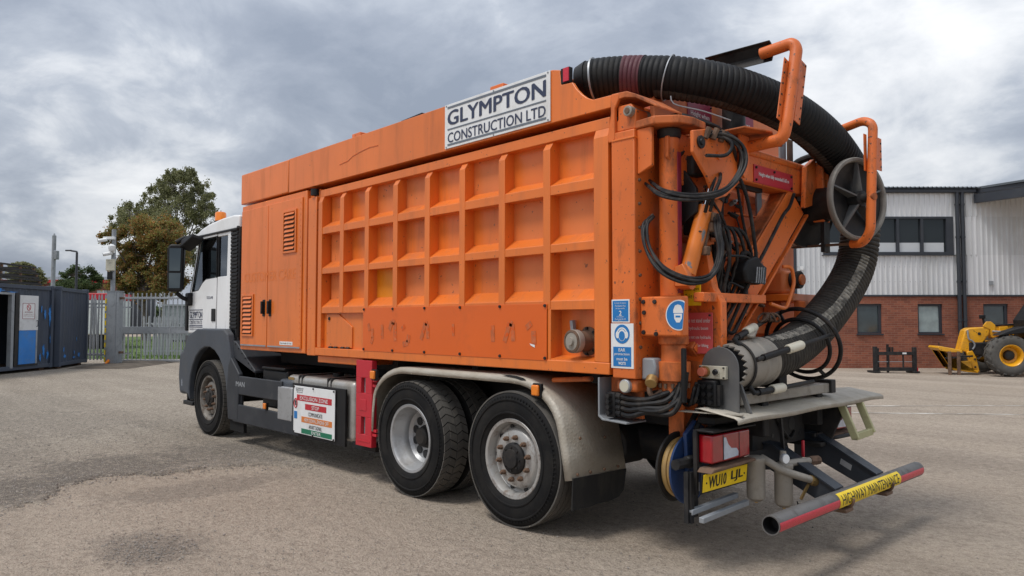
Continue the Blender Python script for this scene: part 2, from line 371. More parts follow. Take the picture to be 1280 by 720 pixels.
def empty(name, loc=(0, 0, 0), rz=0.0, label=None, cat=None, group=None):
    o = bpy.data.objects.new(name, None); COL.objects.link(o); o.location = loc; o.rotation_euler = (0, 0, rz); o.empty_display_size = 0.2
    return tag(o, label, cat, group)
def tag(o, label=None, cat=None, group=None, kind=None):
    for k, v in (('label', label), ('category', cat), ('group', group), ('kind', kind)):
        if v: o[k] = v
    return o
LENS_R = V(math.cos(YAW), math.sin(YAW), 0); LENS_D = V(-math.sin(YAW), math.cos(YAW), 0)
def far(lat, dep, z=0.0):
    """a place in the yard, metres to the right of and ahead of where the photographer stands"""
    return V(EYE.x, EYE.y, 0)+LENS_R*lat+LENS_D*dep+V(0, 0, z)
# ------------------------------------------------------------------ ground
def ground_mat(name, ca, cb, cdk, grit, stains=()):
    m = bpy.data.materials.new(name); m.use_nodes = True; t = m.node_tree; L = t.links; b = t.nodes['Principled BSDF']
    g = t.nodes.new('ShaderNodeNewGeometry'); P = g.outputs['Position']
    def nz(scale, detail=5, rough_=0.6, stretch=None, rot=0.0, dist=0.0):
        v = P
        if stretch:
            mp = t.nodes.new('ShaderNodeMapping'); mp.inputs['Scale'].default_value = stretch; mp.inputs['Rotation'].default_value = (0, 0, rot)
            L.new(P, mp.inputs[0]); v = mp.outputs[0]
        n = t.nodes.new('ShaderNodeTexNoise'); n.inputs['Scale'].default_value = scale; n.inputs['Detail'].default_value = detail
        n.inputs['Roughness'].default_value = rough_; n.inputs['Distortion'].default_value = dist; L.new(v, n.inputs['Vector']); return n.outputs['Fac']
    def rng(v, a, c, d0=0.0, d1=1.0):
        x = t.nodes.new('ShaderNodeMapRange'); L.new(v, x.inputs['Value'])
        for k, q in zip(('From Min', 'From Max', 'To Min', 'To Max'), (a, c, d0, d1)): x.inputs[k].default_value = q
        return x.outputs[0]
    def mix(fac, a, c, blend='MIX'):
        x = t.nodes.new('ShaderNodeMix'); x.data_type = 'RGBA'; x.blend_type = blend
        for s_, v in ((0, fac), (6, a), (7, c)):
            if isinstance(v, tuple): x.inputs[s_].default_value = (*v, 1)
            elif isinstance(v, (int, float)): x.inputs[s_].default_value = v
            else: L.new(v, x.inputs[s_])
        return x.outputs[2]
    c = mix(rng(nz(0.35, 6, 0.6), 0.32, 0.68), ca, cb)
    # long streaks where wheels have swept the dust
    c = mix(rng(nz(0.9, 6, 0.62, (0.16, 1.1, 1), -YAW+0.1), 0.46, 0.70, 0, 0.55), c, cdk)
    c = mix(rng(nz(0.7, 5, 0.6, (0.12, 0.9, 1), -YAW-0.25), 0.52, 0.66, 0, 0.6), c, tuple(min(1, x*1.16) for x in cb))
    c = mix(rng(nz(2.3, 6, 0.7), 0.55, 0.75, 0, 0.45), c, cdk)
    c = mix(rng(nz(1.1, 8, 0.7, None, 0, 0.6), 0.60, 0.72, 0, 0.35), c, tuple(min(1, x*1.35) for x in cb))
    # gravelly or oily patches with ragged outlines
    rag = nz(4.2, 10, 0.80)
    for sx, sy, ra_, rb_, amt, sc_ in stains:
        mp = t.nodes.new('ShaderNodeMapping'); mp.vector_type = 'POINT'; mp.inputs['Location'].default_value = (-sx/ra_, -sy/rb_, 0); mp.inputs['Scale'].default_value = (1/ra_, 1/rb_, 0)
        L.new(P, mp.inputs[0]); ln = t.nodes.new('ShaderNodeVectorMath'); ln.operation = 'LENGTH'; L.new(mp.outputs[0], ln.inputs[0])
        ad = t.nodes.new('ShaderNodeMath'); ad.operation = 'MULTIPLY_ADD'; L.new(rag, ad.inputs[0]); ad.inputs[1].default_value = 2.4; L.new(ln.outputs['Value'], ad.inputs[2])
        c = mix(rng(ad.outputs[0], 1.70, 2.15, amt, 0), c, sc_)
    # aggregate: light and dark grains
    f0 = nz(15, 7, 0.75); c = mix(rng(f0, 0.50, 0.68, 0, 0.40+0.5*grit), c, tuple(x*0.72 for x in cdk)); c = mix(rng(f0, 0.32, 0.48, 0.25+0.4*grit, 0), c, tuple(min(1, x*1.22) for x in cb))
    f1 = nz(55, 3, 0.6); f2 = nz(150, 2, 0.5)
    c = mix(rng(f1, 0.50, 0.72, 0, grit), c, tuple(x*0.42 for x in ca))
    c = mix(rng(f2, 0.58, 0.72, 0, grit*0.9), c, tuple(min(1, x*1.7) for x in cb))
    vo = t.nodes.new('ShaderNodeTexVoronoi'); vo.inputs['Scale'].default_value = 38; L.new(P, vo.inputs['Vector'])
    c = mix(rng(vo.outputs['Distance'], 0.12, 0.20, grit*0.55, 0), c, tuple(min(1, x*1.5) for x in cb))
    L.new(c, b.inputs['Base Color']); b.inputs['Roughness'].default_value = 0.93; b.inputs['Specular IOR Level'].default_value = 0.25
    # damp-looking patches stay a little smoother
    h = t.nodes.new('ShaderNodeMath'); h.operation = 'ADD'; L.new(rng(f1, 0.3, 0.8, 0, 0.7), h.inputs[0]); L.new(rng(nz(9, 8, 0.72), 0.2, 0.8, 0, 1.6), h.inputs[1])
    bp = t.nodes.new('ShaderNodeBump'); bp.inputs['Strength'].default_value = 0.8; bp.inputs['Distance'].default_value = 0.03
    L.new(h.outputs[0], bp.inputs['Height']); L.new(bp.outputs[0], b.inputs['Normal'])
    MATS[name] = m; return m
ground_mat('yard_dust', (0.405, 0.332, 0.260), (0.485, 0.407, 0.328), (0.262, 0.214, 0.168), 0.58, [(-1.35, -2.2, 0.62, 0.42, 0.60, (0.150, 0.130, 0.110)), (-0.2, -2.9, 0.9, 0.3, 0.35, (0.16, 0.14, 0.12)), (2.6, 0.6, 1.1, 0.5, 0.14, (0.17, 0.145, 0.12)), (0.6, 5.5, 2.5, 1.2, 0.30, (0.17, 0.145, 0.125)), (-3.0, -1.2, 0.5, 1.1, 0.45, (0.15, 0.13, 0.11))])
ground_mat('yard_tarmac', (0.345, 0.292, 0.232), (0.440, 0.378, 0.306), (0.195, 0.164, 0.132), 1.1, [(-4.0, -2.6, 0.8, 0.9, 0.8, (0.105, 0.094, 0.082)), (-4.6, -1.6, 1.1, 1.0, 0.75, (0.11, 0.098, 0.086)), (-4.6, -0.4, 1.2, 0.8, 0.6, (0.12, 0.107, 0.094)), (-6.5, -2.5, 1.8, 0.9, 0.35, (0.14, 0.125, 0.108)), (-9, -1.2, 2.5, 1.2, 0.4, (0.14, 0.125, 0.108)), (-13, -1, 4, 1.3, 0.35, (0.15, 0.135, 0.115))])
mat('pebble', (0.24, 0.215, 0.19), 0.9, var=0.5, vscale=30, bump=0.1)

def blob_h(x, y):
    return 0.010*pnoise(V(x*0.55, y*0.55, 2.0))+0.006*pnoise(V(x*1.7, y*1.7, 5.0))
# one sheet to the horizon, finely divided and gently uneven near the truck
xs = [-900, -400, -160, -70, -40]+[-30+0.5*i for i in range(76)]+[12, 20, 40, 90, 250, 900]
ys = [-900, -300, -90, -40, -20]+[-10+0.5*i for i in range(66)]+[28, 40, 70, 150, 400, 900]
g = MB(); NX = len(xs); NY = len(ys)
def flat(x, y):
    # wheels and stands keep firm ground: relief dies away with distance
    if -30 <= x <= 8 and -10 <= y <= 23: return min(0.0, blob_h(x, y)-0.006)
    return -0.006
g.add([(x, y, flat(x, y)) for x in xs for y in ys], [(i*NY+j, (i+1)*NY+j, (i+1)*NY+j+1, i*NY+j+1) for i in range(NX-1) for j in range(NY-1)])
tag(g.build('ground', 'yard_dust', smooth=180), kind='structure')

# older, coarser tarmac surface ahead of the truck with a broken edge
edge = [(-1.6, -7.0), (-2.3, -4.6), (-2.75, -3.4), (-3.22, -2.78), (-3.62, -2.42), (-3.84, -2.18), (-4.02, -1.62), (-3.92, -1.1), (-3.74, -0.5), (-3.3, 0.15), (-3.1, 0.9), (-3.6, 2.2), (-4.6, 4.0), (-5.8, 5.6), (-8.5, 7.6), (-12, 9.6), (-18, 12)]
ep = spline([(x, y, 0) for x, y in edge], 0.045)
rng_ = random.Random(3); pts = []
for i, p in enumerate(ep):
    k = 0.12*pnoise(V(i*0.05, 0, 1))+0.10*pnoise(V(i*0.21, 3, 1))+0.06*pnoise(V(i*0.7, 6, 1))+rng_.uniform(-0.012, 0.012)
    pts.append(V(p.x+k*2.2, p.y+k*0.6, 0))
g = MB(); n = len(pts); vs = []; fs = []
STEPS = [0.0, 0.012, 0.05, 0.16, 0.5, 1.5, 4, 10, 25, 60]
HZ = [-0.010, 0.004, 0.010, 0.013, 0.013, 0.012, 0.010, 0.010, 0.010, 0.010]
for i, p in enumerate(pts):
    for s_, hz in zip(STEPS, HZ):
        q = V(p.x-s_, p.y-s_*0.12, 0); vs.append((q.x, q.y, hz+(0.007*pnoise(V(q.x*5, q.y*5, 0)) if 0.01 < s_ < 2 else 0)))
K = len(STEPS)
for i in range(n-1):
    for j in range(K-1): fs.append((i*K+j, i*K+j+1, (i+1)*K+j+1, (i+1)*K+j))
fs = [tuple(reversed(f)) for f in fs]
g.add(vs, fs)
tag(g.build('yard_surface', 'yard_tarmac', smooth=60), kind='structure')

# loose stones: thick along the broken edge and in a bare patch, thin elsewhere
g = MB(); rg = random.Random(11)
ICO = [(0, 0, 1), (0.9, 0, 0.1), (0.2, 0.85, 0), (-0.8, 0.5, 0.1), (-0.75, -0.55, 0), (0.3, -0.9, 0.05), (0, 0, -0.8)]
ICF = [(0, 1, 2), (0, 2, 3), (0, 3, 4), (0, 4, 5), (0, 5, 1), (6, 2, 1), (6, 3, 2), (6, 4, 3), (6, 5, 4), (6, 1, 5)]
def stone(x, y, z, r_):
    a = rg.uniform(0, 6.28); ca, sa = math.cos(a), math.sin(a); k = [rg.uniform(0.65, 1.3) for _ in ICO]; f = rg.uniform(0.4, 0.8)
    vs = []
    for (px, py, pz), q in zip(ICO, k): vs.append((x+(px*ca-py*sa)*r_*q, y+(px*sa+py*ca)*r_*q*0.85, z+pz*r_*q*f))
    g.add(vs, ICF)
for _ in range(5200):
    p = pts[rg.randrange(60, min(len(pts), 330))]; d = rg.gauss(-0.06, 0.20)
    stone(p.x-0.05+d, p.y+rg.gauss(0, 0.1), 0.014 if d < -0.02 else 0.0, 0.004+0.012*rg.random()**3)
for _ in range(900):
    a = rg.uniform(0, 6.28); q = rg.random()**0.7
    stone(-1.35+math.cos(a)*0.42*q, -2.2+math.sin(a)*0.30*q, 0.0, 0.003+0.008*rg.random()**3)
for _ in range(4200):
    x = -3.9-5.5*rg.random()**1.5; y = rg.uniform(-4.2, 0.3); stone(x, y, 0.013, 0.004+0.012*rg.random()**3)
for _ in range(5000):
    x = rg.uniform(-4, 2.6); y = rg.uniform(-3.6, 0.2); stone(x, y, 0.0 if x > -3.2 else 0.012, 0.0025+0.006*rg.random()**3)
for _ in range(9000):
    x = rg.uniform(-10, 3); y = rg.uniform(-5, 2)
    stone(x, y, 0.015 if x < -4 else 0.0, 0.0022+0.009*rg.random()**5)
tag(g.build('loose_stones', 'pebble', smooth=0), 'loose grey stones strewn along the broken tarmac edge', 'stones', kind='stuff')

# two worn white lines across the yard
mat('line_paint', (0.66, 0.63, 0.57), 0.8, dirt=(0.30, 0.26, 0.215), damt=1.0, dscale=2.4, lo=0.34, hi=0.58, var=0.1)
for k, (a, b_) in enumerate([((-6.0, 5.5), (4.2, 16.3)), ((-5.6, 5.2), (4.6, 14.2))]):
    a = V(*a, 0.006); b_ = V(*b_, 0.006); g = MB(); n_ = (b_-a).normalized().cross(V(0, 0, 1)); N = 60
    vs = []
    for i in range(N+1):
        p = a.lerp(b_, i/N); wd = 0.045*(1+0.25*pnoise(V(i*0.7, k*5, 0)))
        for q in (p-n_*wd, p+n_*wd): vs.append((q.x, q.y, flat(q.x, q.y)+0.005))
    g.add(vs, [(2*i, 2*i+1, 2*i+3, 2*i+2) for i in range(N)])
    tag(g.build('painted_line', 'line_paint', smooth=0), kind='structure')
# ------------------------------------------------------------------ the truck: body, cab, wheels
truck = empty('vacuum_truck', (0, 0, 0), 0, 'orange vacuum excavator truck with white cab and long black suction hose', 'truck')
def part(mb, name, m, parent=None, **k): return mb.build(name, m, parent or truck, **k)
def bolt(parent, p, n, r_=0.010, m='steel_black', h=0.010, name='bolt'):
    return MB().cyl(Vector(p), Vector(p)+Vector(n)*h, r_, r_*0.85, 8).build(name, m, parent)

# --- spoil tank with its grid of ribs
part(MB().box(-3.05, 0.90, 0.120, 2.43, 1.20, 3.02), 'tank', 'orange', bevel=0.01)
RIBS = [-2.567, -2.094, -1.603, -1.108, -0.621, -0.127, 0.368]
RAILS = [(2.505, 2.575, 2.625), (2.077, 2.137, 2.195), (1.656, 1.721, 1.791)]
xs = [-2.97]+RIBS+[0.828]
zs = [(1.791, 2.077), (2.195, 2.505), (2.625, 2.915)]
for i in range(8):
    for j, (z0, z1) in enumerate(zs):
        m_ = 'amber_patch' if (i == 2 and j == 0) else random.choice(('orange', 'orange_pale', 'orange_pale'))
        o = part(MB().box(xs[i]+0.02, xs[i+1]-0.02, 0.102+0.004*random.random(), 0.121, z0-0.02, z1+0.02), 'side_panel', m_)
        if m_ == 'amber_patch': o['label'] = 'side panel repainted in amber yellow'
for x in RIBS:
    part(MB().prism([(0, 1.66), (0, 2.852), (0.060, 2.945), (0.112, 2.945), (0.112, 1.66)], (x-0.036, 0, 0), (0, 1, 0), (0, 0, 1), (0.072, 0, 0)), 'rib', 'orange', bevel=0.003, smooth=12)
for zb, zt, zs_ in RAILS:
    part(MB().prism([(0.004, zb), (0.004, zt), (0.108, zs_+0.018), (0.114, zb)], (-3.0, 0, 0), (0, 1, 0), (0, 0, 1), (3.84, 0, 0)), 'rail', 'orange', bevel=0.003)
part(MB().box(-3.048, 0.955, 0.022, 0.118, 2.912, 2.99), 'top_rail', 'orange', bevel=0.004)
part(MB().prism([(-0.002, 1.292), (-0.002, 2.852), (0.052, 2.985), (0.118, 2.985), (0.118, 1.292)], (-3.05, 0, 0), (0, 1, 0), (0, 0, 1), (0.078, 0, 0)), 'end_post', 'orange', bevel=0.003, smooth=12)
part(MB().prism([(-0.002, 1.292), (-0.002, 2.852), (0.052, 2.985), (0.20, 2.985), (0.20, 1.292)], (0.828, 0, 0), (0, 1, 0), (0, 0, 1), (0.130, 0, 0)), 'end_post', 'orange', bevel=0.003, smooth=12)
part(MB().box(-3.09, 0.962, -0.006, 0.20, 1.208, 1.290), 'bottom_rail', 'orange', bevel=0.006)
part(MB().box(-3.09, -2.2, 0.03, 0.4, 1.13, 1.206), 'under_rail', 'orange', bevel=0.01)
# lower band: left hatch, bolted repair sheet, right valve recess
part(MB().box(-2.99, -2.11, 0.040, 0.119, 1.285, 1.66), 'lower_panel', 'orange')
o = part(MB().prism([(-2.90, 1.30), (-2.39, 1.30), (-2.39, 1.512), (-2.655, 1.645), (-2.90, 1.645)], (0, 0.026, 0), (1, 0, 0), (0, 0, 1), (0, 0.016, 0)), 'hatch', 'orange', bevel=0.003)
for x in (-2.80, -2.70, -2.56, -2.46):
    MB().cyl((x-0.03, 0.02, 1.298), (x+0.03, 0.02, 1.298), 0.012, n=10).build('hinge', 'steel_black', o)
bolt(o, (-2.84, 0.026, 1.60), (0, -1, 0), 0.02)
sheet = part(MB().box(-2.128, 0.376, -0.010, -0.003, 1.282, 1.702), 'repair_sheet', 'orange_new', bevel=0.002, label='plain glossy orange repair sheet with scuffed ghost lettering')
for i in range(6):
    x = -2.11+i*0.494
    for z in (1.30, 1.688): bolt(sheet, (x, -0.010, z), (0, -1, 0), 0.013)
# removed letters have left scuffs
gh = [MB()]
def stroke(pts, wd=0.028):
    wd *= 1.5
    pts = [V(x, -0.0125, z) for x, z in pts]
    for a, b_ in zip(pts, pts[1:]):
        d = (b_-a).normalized(); n_ = V(-d.z, 0, d.x)*wd/2
        gh[-1].add([a-n_, b_-n_, b_+n_, a+n_], [(0, 1, 2, 3)])
for x, k in [(-2.03, 'j'), (-1.79, 'i'), (-1.62, 'n'), (-1.42, 's'), (-1.12, 'a'), (-0.72, 'l'), (-0.22, 'i'), (-0.03, 'a'), (0.22, '1')]:
    z = 1.47; gh.append(MB())
    if k == 'j': stroke([(x, z+.08), (x+.02, z+.01)]); gh.append(MB()); stroke([(x+.07, z+.03), (x+.08, z-.06), (x+.05, z-.11)])
    if k == 'i': stroke([(x, z+.07), (x+.005, z-.06)], .03)
    if k == 'n': stroke([(x-.05, z+.02), (x-.01, z+.10), (x+.04, z+.09), (x+.05, z-.08)], .034)
    if k == 's': stroke([(x-.05, z+.03), (x, z+.06)]); gh.append(MB()); stroke([(x+.06, z-.02), (x+.05, z-.09), (x-.03, z-.11)], .034)
    if k == 'a': stroke([(x-.05, z-.06), (x+.01, z+.09), (x+.04, z+.08), (x+.05, z-.05)], .03)
    if k == 'l': stroke([(x, z+.08), (x+.005, z-.02)], .022)
    if k == '1': stroke([(x-.06, z+.05), (x, z+.09)], .03); gh.append(MB()); stroke([(x+.02, z+.03), (x+.025, z-.07)], .034)
for q_ in gh[1:]: q_.build('scuff_mark', 'scuff', sheet, smooth=0)
MB().prism([(0.20, 1.405), (0.255, 1.395), (0.255, 1.375), (0.215, 1.39)], (0, -0.0125, 0), (1, 0, 0), (0, 0, 1), (0, -0.001, 0)).build('torn_sticker', 'sign_white', sheet)
part(MB().box(0.40, 0.83, 0.16, 0.19, 1.285, 1.665), 'recess_back', 'orange')
part(MB().box(0.375, 0.408, 0.0, 0.19, 1.288, 1.66), 'recess_side', 'orange', bevel=0.003)
part(MB().prism([(0.0, 1.285), (0.19, 1.285), (0.19, 1.335), (0.0, 1.298)], (0.40, 0, 0), (0, 1, 0), (0, 0, 1), (0.43, 0, 0)), 'recess_floor', 'orange')
v_ = part(MB().lathe([(0.0, 0.0), (0.105, 0.0), (0.105, 0.045), (0.075, 0.05), (0.072, 0.13), (0.082, 0.14), (0.082, 0.20), (0.066, 0.205), (0.052, 0.19), (0.05, 0.175), (0.0, 0.175)], (0.67, 0.16, 1.43), (-0.12, -1, 0), 26), 'drain_valve', ['rusty_steel'], smooth=40)
MB().lathe([(0.0, 0), (0.080, 0), (0.084, 0.012), (0.084, 0.05), (0.07, 0.06), (0.03, 0.062), (0.028, 0.08), (0, 0.08)], (0.655, 0.02, 1.43), (-0.12, -1, 0), 26).build('cap', 'nozzle_alloy', v_)
for i in range(8):
    t = i*math.pi/4; bolt(v_, (0.67+0.092*math.cos(t)-0.005, 0.115, 1.43+0.092*math.sin(t)), (0, -1, 0), 0.012, 'steel_black', 0.018)
MB().bar((0.55, 0.10, 1.44), (0.55, 0.08, 1.58), 0.028, 0.035, (0, 1, 0)).build('handle', 'galv_dull', v_, bevel=0.004)
part(MB().box(0.905, 0.985, 0.10, 2.3, 1.22, 3.0), 'rear_bulkhead', 'steel_black')

# --- roof hood, in two lengths, scooped where the hose leaves it
part(MB().box(-5.05, -3.765, 0.0, 2.5, 3.055, 3.44), 'roof_hood', 'orange', bevel=0.012)
arc = [(0.63, 3.303), (0.67, 3.245), (0.72, 3.195), (0.77, 3.157), (0.825, 3.133)]
rp = [(-3.745, 3.05), (-3.745, 3.44), (0.40, 3.445), (0.43, 3.444), (0.505, 3.425), (0.52, 3.31)]+arc+[(0.985, 3.13), (0.985, 3.045)]
part(MB().prism(rp, (0, 0, 0), (1, 0, 0), (0, 0, 1), (0, 0.03, 0)), 'roof_hood', 'orange', bevel=0.004)
part(MB().box(-3.744, 0.42, 0.034, 2.5, 3.052, 3.436), 'hood_top', 'orange', bevel=0.01)
part(MB().box(0.425, 0.97, 0.034, 2.45, 3.052, 3.125), 'hood_step', 'orange')
part(MB().box(-3.766, -3.742, 0.01, 2.49, 3.06, 3.43), 'hood_seam', 'steel_black')
for x in (-0.38, -2.55): part(MB().box(x, x+0.16, 0.10, 0.3, 3.44, 3.525), 'lifting_lug', 'orange', bevel=0.006)
part(MB().prism([(-2.05, 3.44), (-1.60, 3.44), (-1.60, 3.60), (-1.95, 3.585)], (0, 0.3, 0), (1, 0, 0), (0, 0, 1), (0, 0.5, 0)), 'roof_vent', 'steel_black')
cr_ = MB(); cpts = [(-2.62, 3.20), (-2.45, 3.215), (-2.36, 3.25), (-2.2, 3.272), (-2.05, 3.285), (-1.9, 3.28)]
for a, b_ in zip(cpts, cpts[1:]): cr_.bar((a[0], -0.001, a[1]), (b_[0], -0.001, b_[1]), 0.004, 0.009)
part(cr_, 'dent_crease', 'scuff', smooth=0)
# hood reflector
o = part(MB().box(0.515, 0.60, 0.0, 0.04, 3.315, 3.43), 'marker_bracket', 'black_plastic', bevel=0.004)
MB().box(0.545, 0.598, -0.008, 0.0, 3.325, 3.425).build('reflector', 'reflector_red', o)

# --- company board
sb = part(MB().box(-0.842, 0.418, -0.012, -0.002, 3.060, 3.442), 'company_board', 'sign_white', bevel=0.002, label='white company board lettered GLYMPTON CONSTRUCTION LTD')
u, v, n_ = SIDE; cx_ = (-0.842+0.418)/2
l_ = MB(); put_text(l_, 'GLYMPTON', (cx_, -0.012, 3.318), u, v, n_, 1.17, 0.125, bold=0.022); put_text(l_, 'CONSTRUCTION LTD', (cx_, -0.012, 3.148), u, v, n_, 1.17, 0.085, bold=0.012)
l_.build('lettering', 'sign_navy', sb, smooth=0)
l_ = MB()
for z, h in ((3.412, 0.018), (3.222, 0.012), (3.075+0.014, 0.016)): plate(l_, (cx_, -0.012, z), SIDE, 1.18, h, 0.003)
l_.build('stripe', 'sign_grey', sb, smooth=0)
for x in (-0.82, -0.21, 0.397):
    for z in (3.072, 3.43): bolt(sb, (x, -0.012, z), (0, -1, 0), 0.008, 'galv_dull', 0.004, 'rivet')

# --- equipment cabinet behind the cab
part(MB().box(-5.03, -3.335, 0.012, 2.49, 1.215, 3.03), 'cabinet', 'orange', bevel=0.01)
part(MB().box(-3.334, -3.11, 0.05, 2.45, 1.20, 3.02), 'cabinet_pillar', 'orange', bevel=0.01)
part(MB().box(-3.30, -3.12, 0.012, 0.052, 1.20, 2.93), 'pillar_channel', 'orange', bevel=0.006)
part(MB().cyl((-3.18, 0.03, 2.95), (-3.18, 0.03, 3.02), 0.05, n=14), 'grommet', 'black_plastic')
for x0, x1, lv, hx in ((-5.005, -4.262, (-4.955, -4.62, 1.385, 1.905), -4.335), (-4.248, -3.415, (-3.86, -3.53, 2.35, 2.845), -4.17)):
    d = part(MB().box(x0, x1, -0.004, 0.011, 1.262, 2.965), 'cabinet_door', 'orange', bevel=0.006)
    MB().box(x0+0.02, x1-0.02, -0.008, -0.0045, 1.268, 1.285).build('door_seal', 'galv_dull', d)
    lo_ = MB(); a, b_, z0, z1 = lv
    lo_.box(a, a+0.028, -0.020, -0.005, z0, z1).box(b_-0.028, b_, -0.020, -0.005, z0, z1).box(a+0.028, b_-0.028, -0.020, -0.005, z0, z0+0.025).box(a+0.028, b_-0.028, -0.020, -0.005, z1-0.025, z1)
    lo_.build('louvre_frame', 'orange', d, bevel=0.003)
    MB().box(a+0.03, b_-0.03, -0.0055, -0.0045, z0+0.02, z1-0.02).build('louvre_opening', 'steel_black', d)
    sl = None; ns = 9
    for k in range(ns):
        z = z0+0.052+k*(z1-z0-0.10)/(ns-1)
        if sl is None:
            sl = MB().prism([(-0.005, 0.018), (-0.007, 0.026), (-0.026, -0.006), (-0.024, -0.012)], (a+0.05, 0, 0), (0, 1, 0), (0, 0, 1), (b_-a-0.10, 0, 0)).build('slat', 'orange', d, loc=(0, 0, z))
        else:
            c = sl.copy(); COL.objects.link(c); c.location = (0, 0, z)
    h_ = MB().box(hx-0.032, hx+0.032, -0.012, -0.005, 1.63, 1.83); h_.box(hx-0.016, hx+0.016, -0.045, -0.012, 1.66, 1.81)
    h_.build('handle', 'black_plastic', d, bevel=0.008)
    rv = MB()
    for k in range(26): rv.cyl((x1-0.03, -0.005, 1.30+k*0.064), (x1-0.03, -0.009, 1.30+k*0.064), 0.006, n=6)
    if x1 > -4: rv.build('rivets', 'orange', d)
    if x1 > -4:
        st = MB().box(-3.915, -3.60, -0.0065, -0.0045, 1.300, 1.340).build('sticker', 'sign_white', d)
        l_ = MB(); put_text(l_, 'Non-Potable Oil Tank', (-3.757, -0.0065, 1.32), u, v, n_, 0.27, 0.018, off=0.001); l_.build('lettering', 'ink_black', d, smooth=0)
l_ = MB()
put_text(l_, 'CUSTOMER CARE', (-4.22, -0.0045, 2.11), u, v, n_, 1.35, 0.12, off=0.001)
MATS['ghost'] = mat('ghost', (0.715, 0.170, 0.025), 0.5, var=0.06)
l_.build('ghost_lettering', 'ghost', truck, smooth=0)

# --- chassis
for y in (0.83, 1.67):
    part(MB().box(-7.1, 1.66, y-0.04, y+0.04, 0.78, 1.03), 'chassis_rail', 'chassis', bevel=0.01)
for x in (-6.6, -5.2, -4.0, -2.8, -1.9, -0.7, 0.6, 1.25): part(MB().box(x-0.06, x+0.06, 0.87, 1.63, 0.82, 0.98), 'cross_member', 'chassis', bevel=0.01)
for y in (0.70, 1.80): part(MB().box(-3.0, 1.3, y-0.07, y+0.07, 1.032, 1.20), 'sub_frame', 'chassis', bevel=0.01)
part(MB().box(-4.9, -3.1, 0.5, 2.0, 1.04, 1.21), 'pump_deck', 'chassis')
for x in (-2.4, -1.9, -0.7, 0.65): part(MB().box(x-0.04, x+0.04, 0.22, 2.28, 1.12, 1.207), 'bearer', 'chassis')
for x in (-1.35, 0.0):
    part(MB().cyl((x, 0.35, 0.516), (x, 2.15, 0.516), 0.085, n=16).lathe([(0, -0.2), (0.16, -0.17), (0.24, 0), (0.16, 0.17), (0, 0.2)], (x, 1.25, 0.52), (1, 0, 0), 20), 'axle', 'chassis')
    for y in (0.72, 1.78): part(MB().lathe([(0.0, 0), (0.13, 0), (0.15, 0.06), (0.12, 0.12), (0.15, 0.18), (0.12, 0.26), (0, 0.26)], (x+0.32, y, 0.55), (0, 0, 1), 20), 'air_spring', 'rubber')
part(MB().cyl((-6.12, 0.35, 0.50), (-6.12, 2.15, 0.50), 0.07, n=14), 'axle', 'chassis')
part(MB().box(-5.1, -4.2, 0.9, 1.6, 0.45, 1.1), 'gearbox', 'chassis', bevel=0.05)
part(MB().cyl((-4.2, 1.25, 0.72), (-1.5, 1.25, 0.58), 0.06, n=14), 'prop_shaft', 'chassis')
part(MB().cyl((0.35, 0.95, 0.62), (1.05, 0.95, 0.62), 0.15, n=22), 'air_tank', 'chassis', bevel=0.02)
part(MB().cyl((0.45, 0.62, 0.60), (0.45, 0.95, 0.60), 0.16, n=22), 'brake_chamber', 'chassis', bevel=0.02)

